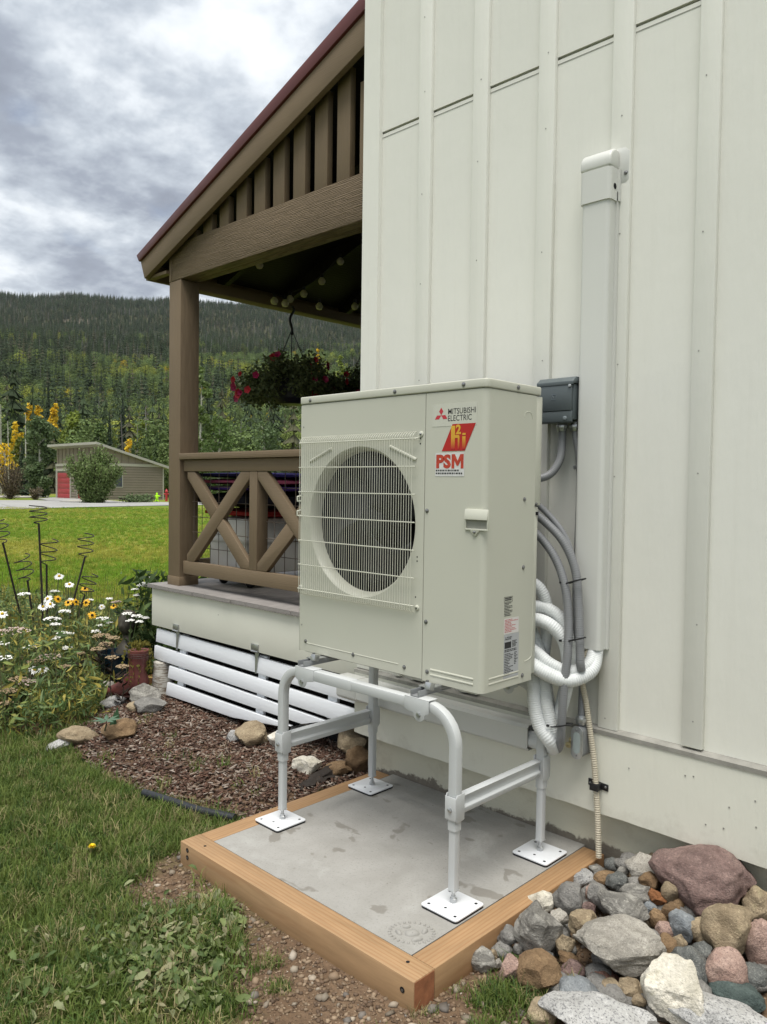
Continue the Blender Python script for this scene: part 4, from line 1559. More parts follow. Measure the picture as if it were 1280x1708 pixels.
# ================================================================== the stand
stand = thing('equipment_stand', 'light grey tubular steel stand with square foot plates on concrete pad', 'stand', (-2.024, 2.25, 0))
SGREY = (0.50, 0.515, 0.51)
M_STAND = paint('light_grey_enamel', SGREY, .33, .03, 3, .04, 200, .5)
M_PLATEW = paint('white_enamel_plate', (0.70, 0.715, 0.73), .35, .03, 6, .04, 150, .5)
SX0, SX1, SY0, SY1 = -2.475, -1.577, 1.990, 2.512
RAILZ = .642
TB, TL = .036, .029
for sy in (SY0, SY1):
    R_ = .115
    p = [(SX0, sy, .255), (SX0, sy, RAILZ - R_)]
    for k in range(1, 9):
        a = PI - PI / 2 * k / 8
        p.append((SX0 + R_ + R_ * math.cos(a), sy, RAILZ - R_ + R_ * math.sin(a)))
    q = [(SX1 - (x - SX0), y, z) for x, y, z in p]
    mid = -2.06
    for pp, end in ((p, (SX0 + .20, sy, RAILZ)), (q, (SX1 - .20, sy, RAILZ))):
        MB().sqtube(pp + [end], TB, (0, 1, 0)).build('bent_leg', M_STAND, stand, smooth=True, angle=40)
    MB().box((SX0 + .145, sy - .021, RAILZ - .021), (mid, sy + .021, RAILZ + .0205)).build('top_rail', M_STAND, stand, bevel=.005)
    MB().box((mid - .06, sy - .0185, RAILZ - .0185), (SX1 - .145, sy + .0185, RAILZ + .018)).build('top_rail', M_STAND, stand, bevel=.005)
    for sx, sg in ((SX0 + .155, 1), (SX1 - .155, -1)):
        # cap with a rounded ear and a bolt
        ear = [(sx - .055 * 1, RAILZ + .0215), (sx + .055, RAILZ + .0215), (sx + .055, RAILZ - .022)]
        for k in range(7):
            a = -PI * k / 6
            ear.append((sx + .026 * math.cos(a) - .012 * sg, RAILZ - .030 + .026 * math.sin(a)))
        ear.append((sx - .055, RAILZ - .022))
        br = MB().prism(ear, 'y', sy - .0235, sy - .0205).box((sx - .055, sy - .0235, RAILZ + .0205), (sx + .055, sy + .0235, RAILZ + .0235)).build('corner_bracket', M_STAND, stand, bevel=.001)
        MB().lathe([(.009, 0), (.009, -.002), (.0075, -.0022), (.0075, -.007)], (sx - .012 * sg, sy - .0235, RAILZ - .032), 6, 'y').build('bolt', M_GALV, br)
    for sx in (SX0, SX1):
        MB().sqtube([(sx, sy, .052), (sx, sy, .30)], TL, (0, 1, 0)).build('lower_leg', M_STAND, stand, smooth=True, angle=40)
        MB().box((sx - .0145, sy - .0145, .0515), (sx + .0145, sy + .0145, .053)).build('leg_cap', M_STAND, stand)
        fo = MB().lathe([(.006, .004), (.006, .060)], (sx, sy, 0), 10).build('levelling_foot', M_GALV, stand, smooth=True)
        MB().lathe([(.0125, .0115), (.0125, .024), (.008, .027), (.008, .034)], (sx, sy, 0), 6).build('nut', M_GALV, fo)
        ox = sx + (.0 if sx == SX0 else .005)
        pl = []
        hh, rc = .076, .012
        for (cx, cy, a0) in ((1, -1, -PI / 2), (1, 1, 0), (-1, 1, PI / 2), (-1, -1, PI)):
            for k in range(5):
                a = a0 + PI / 2 * k / 4
                pl.append((ox + cx * (hh - rc) + rc * math.cos(a), sy - .010 + cy * (hh - rc) + rc * math.sin(a)))
        MB().prism([(ox + (x - ox) * .985, sy - .010 + (y - sy + .010) * .985) for x, y in pl], 'z', .0005, .007).build('rubber_pad', M_RUBBER, fo)
        pt = MB().prism(pl, 'z', .0072, .0122).build('foot_plate', M_PLATEW, fo, bevel=.001)
        hb = MB()
        for cx in (-1, 1):
            for cy in (-1, 1):
                hb.lathe([(.0055, 0), (.0045, .0004)], (ox + cx * .055, sy - .010 + cy * .055, .0124), 12)
        hb.box((ox - .005, sy - .048, .0123), (ox + .005, sy - .044, .0127)).box((ox - .002, sy - .051, .0123), (ox + .002, sy - .041, .0126))
        kind(hb.build('plate_holes', M_VOID, fo), 'stuff')
for sx in (SX0, SX1):
    # cross brace with sleeves that grip the legs
    bz = .333
    out = -1 if sx == SX0 else 1
    cb = MB().prism([(bz + .034, -1), (bz + .034, -1)], 'x', 0, 0) if False else None
    pr = [(sx - .012, bz - .030), (sx + .012, bz - .030), (sx + .016, bz - .010), (sx + .006, bz - .004), (sx + .006, bz + .016), (sx + .014, bz + .030), (sx - .012, bz + .034)]
    cb = MB().prism(pr, 'y', SY0 + .03, SY1 - .028).build('cross_brace', M_STAND, stand, bevel=.0025)
    for sy in (SY0, SY1):
        d = 1 if sy == SY0 else -1
        poly = [(sy - d * .024, bz + .030), (sy - d * .016, bz + .044), (sy + d * .024, bz + .044), (sy + d * .024, bz - .044), (sy - d * .012, bz - .050), (sy - d * .024, bz - .034)]
        sl_ = MB().prism(poly, 'x', sx - .0225, sx - .0195).prism(poly, 'x', sx + .0195, sx + .0225).box((sx - .022, min(sy - d * .0245, sy - d * .0215), bz - .040), (sx + .022, max(sy - d * .0245, sy - d * .0215), bz + .036)).build('leg_sleeve', M_STAND, stand, bevel=.001)
        MB().lathe([(.008, 0), (.008, -.006), (.004, -.008)], (sx, sy - d * .0245 if d > 0 else sy - .0245, bz - .006), 6, 'y').build('bolt', M_GALV, sl_)
# mounting rails, anti-vibration feet and dog clamps under the unit
M_RAILG = paint('mounting_rail_grey', (0.27, 0.28, 0.285), .4, .08, 8, .05, 90, .5, .3)
for rx in (-2.345, -1.745):
    rl = MB().box((rx - .018, SY0 - .02, RAILZ + .0245), (rx + .018, SY0 + .62, RAILZ + .028)).box((rx - .018, SY0 - .02, RAILZ + .0285), (rx - .015, SY0 + .62, RAILZ + .046)).box((rx + .015, SY0 - .02, RAILZ + .0285), (rx + .018, SY0 + .62, RAILZ + .046)).build('mounting_rail', M_RAILG, stand, bevel=.0008)
    for ry in (2.05, 2.40):
        MB().box((rx - .025, ry - .03, RAILZ + .0465), (rx + .03, ry + .03, RAILZ + .0505)).build('clamp', M_GALV, rl, bevel=.001)
        MB().obox((rx + .022, ry - .025, RAILZ + .055), (.012, 0, 0), (0, .003, .012), (0, .012, -.003)).build('clamp', M_GALV, rl, bevel=.001)
        MB().lathe([(.010, .0), (.010, .008), (.006, .008), (.006, .018)], (rx, ry - .012, RAILZ + .051), 6).build('bolt', M_STEELDARK, rl)
    MB().box((rx - .03, UY0 + .0, UZ0 - .013), (rx + .03, UY1 + .01, UZ0 - .0125)).build('foot', M_BASEPAN, pump)
    MB().box((rx - .012, UY0 - .012, UZ0 - .030), (rx + .012, UY0 + .02, UZ0 - .0130)).build('foot', M_GALV, pump, bevel=.001)

# ================================================================== on the wall: covers, box, conduits
LCX0, LCX1 = -1.505, -1.392
LCY = 2.585
M_COVER = paint('ivory_pvc_cover', (0.60, 0.605, 0.565), .35, .03, 1.5, .03, 200, .45)
cover = thing('line_set_cover', 'tall off white line set cover running up the house wall', 'line cover', (-1.45, 2.62, .79))
CY1 = WALLY - .022
def chan(z0, z1, grow=0.0, name='channel'):
    r = .016
    p = [(LCX0 - grow, CY1)]
    for k in range(6):
        a = PI + PI / 2 * k / 5
        p.append((LCX0 - grow + r + r * math.cos(a), LCY - grow + r + r * math.sin(a)))
    for k in range(6):
        a = -PI / 2 + PI / 2 * k / 5
        p.append((LCX1 + grow - r + r * math.cos(a), LCY - grow + r + r * math.sin(a)))
    p += [(LCX1 + grow, CY1 - .012), (LCX1 + grow + .008, CY1 - .012), (LCX1 + grow + .008, CY1)]
    return MB().prism(p, 'z', z0, z1).build(name, M_COVER, cover, smooth=True, angle=30)


chan(.790, 2.46)
chan(2.425, 2.540, .005, 'collar')
hood = [(CY1, 2.5405), (LCY - .005, 2.5405)]
for k in range(9):
    a = PI - PI / 2 * k / 8
    hood.append((LCY - .005 + .045 + .045 * math.cos(a), 2.565 + .045 * math.sin(a)))
hood += [(CY1, 2.610)]
MB().prism(hood, 'x', LCX0 - .005, LCX1 + .005).build('wall_cap', M_COVER, cover, bevel=.008, seg=3)
fl = [(LCX0 - .02, 2.49), (LCX1 + .03, 2.49), (LCX1 + .042, 2.50), (LCX1 + .042, 2.60), (LCX1 + .025, 2.618), (LCX0 - .01, 2.618), (LCX0 - .02, 2.60)]
MB().prism(fl, 'y', CY1 + .0005, CY1 + .0045).build('cap_flange', M_COVER, cover, bevel=.001)
screw((LCX1 + .030, CY1, 2.525), 'y', cover, .006)
MB().lathe([(.011, -.0005), (.008, .001)], (LCX1 + .006, LCY + .03, 2.475), 12, 'x').build('slot', M_VOID, cover)
h2 = thing('line_duct', 'ivory horizontal line duct along the skirt board below the unit', 'line cover', (-2.2, 2.59, .36))
DZ0, DZ1, DX0, DX1 = .352, .455, -2.775, -1.676
DYF = 2.560
pr = [(SKY_ - .005, DZ0), (DYF + .012, DZ0), (DYF, DZ0 + .012), (DYF, DZ1 - .012), (DYF + .012, DZ1), (SKY_ - .005, DZ1), (SKY_ - .005, DZ1 - .004), (DYF + .015, DZ1 - .004), (DYF + .004, DZ1 - .014), (DYF + .004, DZ0 + .014), (DYF + .015, DZ0 + .004), (SKY_ - .005, DZ0 + .004)]
MB().prism(pr, 'x', DX0 + .10, DX1).build('channel', M_COVER, h2, smooth=True, angle=25)
MB().box((DX0 + .10, SKY_ - .0045, DZ0), (DX1, SKY_ - .0005, DZ1)).build('back_plate', M_COVER, h2)
pr2 = [(SKY_ - .001, DZ0 - .004), (DYF + .010, DZ0 - .004), (DYF - .004, DZ0 + .010), (DYF - .004, DZ1 - .010), (DYF + .010, DZ1 + .004), (SKY_ - .001, DZ1 + .004)]
MB().prism(pr2, 'x', DX0, DX0 + .135).build('end_elbow', M_COVER, h2, bevel=.006)
for xx in (-2.47, -2.08, -1.72):
    MB().box((xx, WALLY - .023, .497), (xx + .035, WALLY - .004, .56)).build('spacer_block', M_BATTEN, h2)
M_CREAMBLK = M_BATTEN

# disconnect box
M_BOX = paint('slate_grey_box', (0.085, 0.102, 0.105), .4, .06, 6, .04, 150, .45)
dbx = thing('disconnect_box', 'dark slate grey electrical disconnect box mounted on wall', 'electrical box', (-1.57, 2.62, 1.62))
BX0, BX1, BYF = -1.662, -1.512, 2.575
MB().box((BX0, BYF, 1.640), (BX1, WALLY - .002, 1.772)).build('enclosure', M_BOX, dbx, bevel=.003)
MB().prism([(BYF - .014, 1.768), (BYF - .014, 1.782), (BYF + .01, 1.800), (WALLY - .003, 1.800), (WALLY - .003, 1.774), (BYF - .004, 1.774)], 'x', BX0 - .004, BX1 + .004).build('top_hood', M_BOX, dbx, bevel=.002)
MB().box((BX0 + .002, BYF - .012, 1.673), (BX1 - .004, BYF - .0005, 1.769)).build('cover_flap', M_BOX, dbx, bevel=.003)
MB().prism([(BYF - .0005, 1.672), (BYF - .0095, 1.672), (BYF - .0095, 1.632), (BYF - .0005, 1.626)], 'x', BX0 + .002, BX1 - .002).build('lower_cover', M_BOX, dbx, bevel=.002)
MB().lathe([(.008, 0), (.008, -.003), (.004, -.0045)], (BX1 - .03, BYF - .0095, 1.645), 16, 'y').build('knockout', paint('grey_knockout', (.2, .23, .24), .4, 0, 5, 0), dbx)
MB().lathe([(.006, 0), (.006, -.003), (.004, -.004)], (BX1 - .010, BYF - .013, 1.764), 10, 'y').build('hasp', M_GALV, dbx)
fr = MB()
for a, b in (((-1.600, 1.735), (-1.580, 1.735)), ((-1.600, 1.717), (-1.580, 1.717)), ((-1.600, 1.717), (-1.600, 1.728)), ((-1.580, 1.724), (-1.580, 1.735)), ((-1.600, 1.735), (-1.590, 1.724))):
    fr.tube([(a[0], BYF - .0122, a[1]), (b[0], BYF - .0122, b[1])], .0012, 6)
fr.build('embossed_mark', paint('embossed_slate', (0.12, 0.145, 0.16), .4, 0, 5, 0), dbx)

M_COND = paint('grey_flex_conduit', (0.20, 0.205, 0.21), .38, .06, 8, 0, 60, .45)


def hose(name, label, cat, pts, r, mat, rib=.0, pitch=.006, group=None, n=14, parent=None, step=None):
    pth = smoothpath(pts, step or (pitch / 4 if rib else .012))
    if rib:
        rs, s = [], 0.0
        for i, p in enumerate(pth):
            if i:
                s += (p - pth[i - 1]).length
            ph = (s / pitch) % 1.0
            rs.append(r + rib * (0.5 + 0.5 * math.cos(2 * PI * ph)) ** 0.7)
    else:
        rs = r
    o = MB().tube(pth, rs, n).build(name, mat, parent, smooth=True, angle=75)
    if label:
        tag(o, label, cat, group)
    return o


def conn(parent_o, p, r=.018, ax='z'):
    MB().lathe([(r, -.012), (r, -.002), (r * 1.22, -.001), (r * 1.22, .012), (r * .95, .013), (r * .95, .022)], p, 8, ax).build('connector', M_GALV, parent_o, bevel=.0008)


c1 = hose('flexible_conduit', 'short grey flexible conduit curving from disconnect box into the unit', 'conduit', [(-1.580, 2.61, 1.632), (-1.580, 2.612, 1.56), (-1.582, 2.60, 1.49), (-1.605, 2.57, 1.435), (-1.645, 2.52, 1.415), (-1.68, 2.45, 1.413), (-1.69, 2.40, 1.413)], .0145, M_COND, .0009, .007)
conn(c1, (-1.580, 2.61, 1.612), .019)
c2 = hose('flexible_conduit', 'grey conduit dropping from disconnect box behind the line cover', 'conduit', [(-1.533, 2.625, 1.632), (-1.530, 2.625, 1.58), (-1.516, 2.628, 1.50), (-1.512, 2.632, 1.40), (-1.517, 2.634, 1.15), (-1.519, 2.634, .95), (-1.50, 2.63, .78), (-1.478, 2.62, .66), (-1.466, 2.60, .58), (-1.463, 2.595, .525)], .0125, M_COND, .0008, .007)
conn(c2, (-1.533, 2.625, 1.612), .018)
MB().box((-1.530, 2.612, 1.455), (-1.495, 2.650, 1.470)).build('strap', M_GALV, c2, bevel=.002)
lbb = thing('conduit_body', 'grey metal conduit body with oval cover on the skirt board', 'conduit fitting', (-1.46, 2.59, .40))
pl = []
for k in range(24):
    a = 2 * PI * k / 24
    pl.append((-1.460 + .022 * math.cos(a), .440 + .022 * math.sin(a) + (.036 if math.sin(a) > 0 else -.036)))
MB().prism(pl, 'y', 2.563, SKY_ - .0005).build('housing', paint('cast_grey', (.24, .25, .255), .45, .1, 20, .05, 90, .5, .4), lbb, bevel=.004)
MB().prism([(-1.460 + (x + 1.460) * 1.12, .440 + (z - .440) * 1.06) for x, z in pl], 'y', 2.5595, 2.5628).build('cover_plate', M_GALV, lbb, bevel=.001)
MB().prism([(-1.460 + (x + 1.460) * .66, .440 + (z - .440) * .68) for x, z in pl], 'y', 2.5585, 2.5594).build('inset', paint('gasket_glass', (.33, .38, .37), .3, .05, 8, 0), lbb)
conn(lbb, (-1.462, 2.594, .515), .0185)
for z in (.393, .488):
    screw((-1.460, 2.5594, z), 'y', lbb, .003)

g1 = hose('flexible_conduit', 'thick grey conduit arcing from the unit down into white hoses', 'conduit', [(-1.70, 2.42, 1.34), (-1.64, 2.47, 1.305), (-1.575, 2.50, 1.255), (-1.51, 2.52, 1.185), (-1.464, 2.53, 1.085), (-1.444, 2.525, .96), (-1.432, 2.515, .86), (-1.424, 2.51, .76), (-1.424, 2.52, .725)], .0150, M_COND, .0010, .008)
g2 = hose('flexible_conduit', 'long grey conduit sweeping down into the horizontal line duct', 'conduit', [(-1.70, 2.42, 1.285), (-1.645, 2.46, 1.25), (-1.58, 2.49, 1.19), (-1.525, 2.505, 1.11), (-1.487, 2.505, 1.01), (-1.470, 2.500, .90), (-1.462, 2.485, .78), (-1.468, 2.475, .66), (-1.474, 2.475, .54), (-1.490, 2.495, .45), (-1.545, 2.555, .395), (-1.63, 2.595, .385), (-1.75, 2.60, .385)], .0150, M_COND, .0010, .008)
g3 = hose('flexible_conduit', 'topmost thin grey conduit arcing out behind the unit', 'conduit', [(-1.72, 2.44, 1.375), (-1.655, 2.49, 1.35), (-1.59, 2.53, 1.29), (-1.525, 2.548, 1.21), (-1.482, 2.552, 1.10), (-1.468, 2.552, .96), (-1.470, 2.552, .82)], .0115, M_COND, .0004, .008)
M_TIE = M_BLACK
for (x, z, y) in ((-1.458, 1.045, 2.518), (-1.445, .835, 2.503), (-1.476, .520, 2.480)):
    ring = [(x + .042 * math.cos(a), y + .024 * math.sin(a), z + .014 * math.cos(a)) for a in [2 * PI * k / 18 for k in range(19)]]
    tie = MB().tube(ring, .0028, 6).box((x - .048, y - .028, z - .010), (x - .040, y - .02, z - .003)).build('cable_tie', M_TIE)
    tag(tie, {1.045: 'upper black cable tie round the grey conduits', .835: 'middle black cable tie round the grey conduits', .520: 'lowest black cable tie near the conduit body'}[z], 'cable tie')
t = NT('white_wrapped_insulation')
nn = t.noise(16, 5, .7)
t.set(Base_Color=t.mix(t.ramp(nn, [(.4, 0.0), (.75, .6)]), (0.68, 0.70, 0.69), (0.50, 0.52, 0.50)), Roughness=.5)
t.bump(t.noise(60, 4, .7), .3, .003)
M_WRAP = t.m
HOSES = [
    ('white insulated hose looping out high above the others', [(-1.70, 2.44, 1.03), (-1.645, 2.47, 1.035), (-1.60, 2.50, 1.01), (-1.578, 2.52, .95), (-1.585, 2.54, .85), (-1.60, 2.55, .74), (-1.592, 2.56, .62), (-1.57, 2.565, .50), (-1.60, 2.585, .42), (-1.70, 2.60, .40)], .0215),
    ('white insulated hose bending over behind the top conduit loop', [(-1.70, 2.44, .925), (-1.64, 2.475, .935), (-1.575, 2.51, .935), (-1.52, 2.535, .895), (-1.49, 2.545, .82), (-1.495, 2.55, .70), (-1.515, 2.55, .60), (-1.54, 2.555, .50), (-1.60, 2.58, .41), (-1.70, 2.60, .40)], .0225),
    ('white insulated hose arching just below the top bend', [(-1.70, 2.41, .865), (-1.64, 2.445, .885), (-1.58, 2.465, .895), (-1.53, 2.485, .875), (-1.495, 2.51, .825), (-1.485, 2.53, .74), (-1.495, 2.535, .64), (-1.52, 2.53, .54), (-1.56, 2.54, .44), (-1.64, 2.58, .395), (-1.72, 2.60, .39)], .0235),
    ('white insulated hose with a frayed wrap slanting to line cover', [(-1.70, 2.42, .81), (-1.64, 2.445, .805), (-1.58, 2.46, .775), (-1.52, 2.475, .735), (-1.465, 2.51, .715), (-1.425, 2.565, .735), (-1.425, 2.605, .78), (-1.435, 2.615, .84)], .0215),
    ('lowest white insulated hose slanting across to the line cover', [(-1.70, 2.39, .76), (-1.64, 2.42, .755), (-1.58, 2.43, .735), (-1.52, 2.45, .705), (-1.46, 2.495, .685), (-1.415, 2.565, .715), (-1.418, 2.61, .77), (-1.425, 2.615, .84)], .0255),
    ('left white insulated hose hanging in a long loop', [(-1.66, 2.46, .85), (-1.625, 2.48, .75), (-1.598, 2.475, .66), (-1.585, 2.465, .58), (-1.56, 2.465, .50), (-1.525, 2.48, .45), (-1.545, 2.535, .405), (-1.64, 2.585, .39), (-1.72, 2.60, .385)], .0245),
    ('right white insulated hose hanging beside the long loop', [(-1.63, 2.50, .85), (-1.59, 2.51, .75), (-1.565, 2.50, .66), (-1.545, 2.49, .57), (-1.525, 2.495, .48), (-1.53, 2.52, .43), (-1.58, 2.57, .40), (-1.70, 2.60, .39)], .0225),
]
for lbl, pts, r in HOSES:
    hose('insulated_hose', lbl, 'hose', pts, r, M_WRAP, .0019, .0080, 'white insulated hoses behind the unit', n=16)
t = NT('beige_drain_hose')
t.set(Base_Color=(0.52, 0.47, 0.36), Roughness=.5)
M_DRAIN = t.m
dh = hose('drain_hose', 'beige corrugated drain hose hanging down to the stones', 'hose', [(-1.44, 2.60, .80), (-1.461, 2.59, .69), (-1.446, 2.60, .58), (-1.430, 2.604, .48), (-1.416, 2.610, .38), (-1.407, 2.614, .28), (-1.394, 2.612, .14), (-1.384, 2.605, .02)], .0085, M_DRAIN, .0032, .0085, n=12)
clip = MB().prism([(-1.448, .268), (-1.366, .262), (-1.366, .288), (-1.448, .294)], 'y', SKY_ - .005, SKY_ - .0005).box((-1.424, 2.596, .264), (-1.390, SKY_ - .005, .290)).build('hose_clip', M_BLACK, None, bevel=.002)
tag(clip, 'black plastic clip holding the beige drain hose', 'clip')
for x in (-1.438, -1.376):
    screw((x, SKY_ - .005, .278), 'y', clip, .004)
foam = MB()
for i in range(9):
    foam.lathe([(0.0, -.012), (.010, -.008), (.013, 0), (.009, .009), (0.0, .012)], (-1.505 + rng.uniform(-.022, .02), 2.615 + rng.uniform(-.006, .012), .415 + rng.uniform(-.018, .016)), 9)
tag(foam.build('foam_sealant', paint('yellowed_foam', (.55, .48, .27), .9, .2, 60, .6, 80), smooth=True), 'yellowed foam sealant blob beside the conduit body', 'sealant')
# ================================================================== stones
def rock_mat(name, a, b, speck=None, stripe=0.0, scale=14.0, lichen=0.0):
    t = NT(name)
    rnd = t.rand()
    off = t.n.new('ShaderNodeVectorMath')
    off.operation = 'ADD'
    cmb = t.n.new('ShaderNodeCombineXYZ')
    t.l.new(t.math('MULTIPLY', rnd, 37.0), cmb.inputs[0])
    t.l.new(t.co, off.inputs[0])
    t.l.new(cmb.outputs[0], off.inputs[1])
    v = off.outputs[0]
    n = t.noise(scale, 6, .65, .3, vec=v)
    c = t.mix(t.ramp(n, [(.32, 0.0), (.68, 1.0)]), a, b)
    if stripe:
        w = t.noise(scale * 1.3, 5, .6, .5, vec=t.map((.7, .7, 5.0), rot=(.6, .45, .4), src=v))
        c = t.mix(t.math('MULTIPLY', t.ramp(w, [(.45, 0.0), (.62, 1.0)]), stripe), c, mul(a, .42))
    f = t.noise(scale * 11, 3, .7, vec=v)
    if speck:
        c = t.mix(t.ramp(t.noise(scale * 15, 4, .75, vec=v), [(.52, 0.0), (.60, .85)]), c, speck)
    else:
        c = t.mix(t.ramp(f, [(.3, .6), (.5, 0.0)]), c, mul(a, .45))
    if lichen:
        c = t.mix(t.ramp(t.noise(scale * .6, 5, .7, vec=v), [(.58, 0.0), (.66, lichen)]), c, (.36, .33, .20))
    blot = t.noise(scale * .45, 6, .7, .4, vec=v)
    c = t.mix(t.ramp(blot, [(.40, .55), (.52, 0.0)]), c, mul(a, .55))
    c = t.mix(t.ramp(t.noise(scale * 5, 4, .75, vec=v), [(.56, 0.0), (.70, .45)]), c, tuple(min(1, x * 1.5) for x in b))
    c = t.mix(t.math('MULTIPLY', rnd, .22), c, mul(a, .7))
    hs_ = t.n.new('ShaderNodeHueSaturation')
    hs_.inputs['Saturation'].default_value = 1.08
    hs_.inputs['Value'].default_value = 1.2
    t.l.new(c, hs_.inputs['Color'])
    t.set(Base_Color=hs_.outputs[0], Roughness=.85)
    t.b.inputs['Specular IOR Level'].default_value = .25
    t.bump(t.math('ADD', f, t.math('MULTIPLY', t.noise(scale * 2.2, 6, .75, vec=v), 2.2)), .75, .009)
    return t.m


RM = {
    'grey': rock_mat('grey_stone', (.15, .145, .135), (.27, .26, .24)),
    'blue': rock_mat('blue_grey_stone', (.17, .185, .195), (.29, .30, .30)),
    'gneiss': rock_mat('striped_grey_stone', (.21, .20, .18), (.40, .385, .345), None, .8),
    'mauve': rock_mat('mauve_stone', (.15, .10, .09), (.29, .21, .185), (.10, .08, .075), .3),
    'red': rock_mat('reddish_stone', (.20, .11, .085), (.31, .19, .15)),
    'pink': rock_mat('pink_granite', (.30, .20, .165), (.43, .32, .27), (.16, .12, .11)),
    'tan': rock_mat('tan_stone', (.25, .195, .13), (.40, .33, .23), None, .2, 14, .3),
    'brown': rock_mat('brown_stone', (.16, .105, .062), (.27, .19, .115)),
    'rust': rock_mat('rust_stone', (.19, .085, .04), (.28, .14, .075)),
    'pale': rock_mat('pale_weathered_stone', (.29, .27, .235), (.46, .435, .385), (.17, .155, .135), .25),
    'quartz': rock_mat('white_quartz', (.50, .465, .38), (.66, .63, .57), None, 0, 8, .55),
    'granite': rock_mat('speckled_granite', (.31, .305, .29), (.45, .445, .43), (.10, .10, .105), 0, 10),
    'dark': rock_mat('dark_stone', (.075, .078, .075), (.15, .155, .145), (.24, .24, .22)),
    'teal': rock_mat('dark_green_stone', (.05, .068, .064), (.10, .125, .115)),
}
_ico = {}


def ico(sub):
    if sub not in _ico:
        bm = bmesh.new()
        bmesh.ops.create_icosphere(bm, subdivisions=sub, radius=1.0)
        _ico[sub] = ([v.co.copy() for v in bm.verts], [tuple(v.index for v in f.verts) for f in bm.faces])
        bm.free()
    return _ico[sub]


def rock_mesh(name, rx, ry, rz, yaw, roll, seed, ang=0.35, sub=3):
    r = random.Random(seed)
    vs, fs = ico(sub)
    planes = []
    for _ in range(int(9 + 9 * ang)):
        n = Vector((r.gauss(0, 1), r.gauss(0, 1), r.gauss(0, 1))).normalized()
        planes.append((n, r.uniform(.55, .85) if ang > .5 else r.uniform(.66, .92)))
    m = Matrix.Rotation(yaw, 3, 'Z') @ Matrix.Rotation(roll, 3, 'Y')
    out = []
    for v in vs:
        p = v.copy()
        for n, d in planes:
            e = p.dot(n) - d
            if e > 0:
                p -= n * e * (.72 + .28 * ang)
        k = 1 + .20 * mnoise.noise(v * 1.3 + Vector((seed, 0, 0))) + .08 * mnoise.noise(v * 2.7 + Vector((0, seed, 0))) + .035 * mnoise.noise(v * 6.5 + Vector((0, 0, seed))) + .014 * mnoise.noise(v * 16 + Vector((seed, 0, seed)))
        p *= k
        # keep the long axes true
        out.append(m @ Vector((p.x * rx, p.y * ry, p.z * rz)) * 1.08)
    me = bpy.data.meshes.new(name)
    me.from_pydata([tuple(p) for p in out], [], fs)
    for p in me.polygons:
        p.use_smooth = True
    me.set_sharp_from_angle(angle=math.radians(24 if ang > .35 else 40))
    return me


def rock(px, py, w, h, typ, label, roll=0.0, ang=.3, lift=0.0, group='stones in the rock pile', name='stone', zc=None, sub=None):
    z = .03
    for _ in range(8):
        p = at(px, py, Z=z)
        depth = (p - CAM).dot(_f)
        rx, rz = w / 2 * depth / FPX, h / 2 * depth / FPX
        rz_true = rz * 1.0
        if zc is not None:
            z = zc
            continue
        z = gz(p.x, p.y) + rz_true * .72 + lift
    dv = (p - CAM).normalized()
    th = math.asin(min(.95, max(.05, -dv.z)))
    ry = max(.55 * rx, min(1.0 * rx, (rx * rz) ** .5))
    ry = min(ry, .80 * rz / math.sin(th))
    rz = math.sqrt(max(rz * rz - (ry * math.sin(th)) ** 2, (.5 * rz) ** 2)) / math.cos(th)
    h_ = math.atan2(p.y - CAM.y, p.x - CAM.x) - PI / 2
    sub = sub or (5 if w > 90 else (4 if w > 30 else 3))
    o = link(name, rock_mesh(name, rx, ry, rz, h_, -roll, px * 1.7 + py, ang, sub), RM[typ])
    o.location = p
    return tag(o, label, 'stone', group)


def Zr(x, y, w, h, *a, **k):
    return rock(780 + x / 2.56, 1340 + y / 2.56, w / 2.56, h / 2.56, *a, **k)


S = 'small stone wedged among larger stones in the rock pile'
Zr(700, 185, 190, 140, 'grey', 'grey angular stone against the wall under the drain hose', .1, .7, .02)
Zr(1000, 335, 400, 285, 'mauve', 'big mauve boulder against the wall in the rock pile', .05, .3)
Zr(850, 210, 95, 75, 'granite', 'speckled grey stone behind the mauve boulder', 0, .3, .04)
Zr(745, 265, 145, 100, 'pale', 'rounded pale grey stone left of the mauve boulder', .1, .2, .03)
Zr(1105, 250, 190, 170, 'mauve', 'mauve stone half hidden behind the big mauve boulder', .2, .4)
Zr(490, 325, 100, 80, 'granite', 'speckled stone nearest the far end of the right timber', 0, .5, .02)
Zr(590, 318, 100, 60, 'brown', 'flat brown stone beneath the drain hose end', .1, .4, .02)
Zr(645, 340, 95, 95, 'dark', 'dark striped stone between brown stones', .5, .5, .02)
Zr(785, 335, 90, 80, 'brown', 'brown stone touching the left side of the mauve boulder', .2, .4, .03)
Zr(712, 382, 125, 88, 'gneiss', 'oval grey green striped stone above the rust stone', .25, .25, .04)
Zr(570, 402, 95, 110, 'grey', 'upright grey stone beside the oval striped stone', .5, .4, .03)
Zr(668, 440, 195, 112, 'gneiss', 'long rounded grey brown stone above the pale boulder', -.25, .2, .05)
Zr(812, 402, 78, 74, 'rust', 'small rust red angular stone in the rock pile', .3, .8, .04)
Zr(865, 380, 76, 88, 'tan', 'tan rounded stone right of the rust red stone', -.3, .2, .05)
Zr(435, 405, 135, 132, 'grey', 'smooth round grey stone beside the timber', .1, .15, .03)
Zr(318, 418, 112, 88, 'quartz', 'cream lichened stone resting on the right timber', .1, .5, .05)
Zr(300, 545, 205, 235, 'gneiss', 'large striped angular stone leaning on the right timber', .35, .75, .02)
Zr(392, 487, 88, 66, 'pale', 'light grey flat stone right of the striped angular stone', .1, .6, .06)
Zr(640, 592, 385, 220, 'pale', 'largest pale grey boulder lying atop the rock pile', -.05, .55, .05)
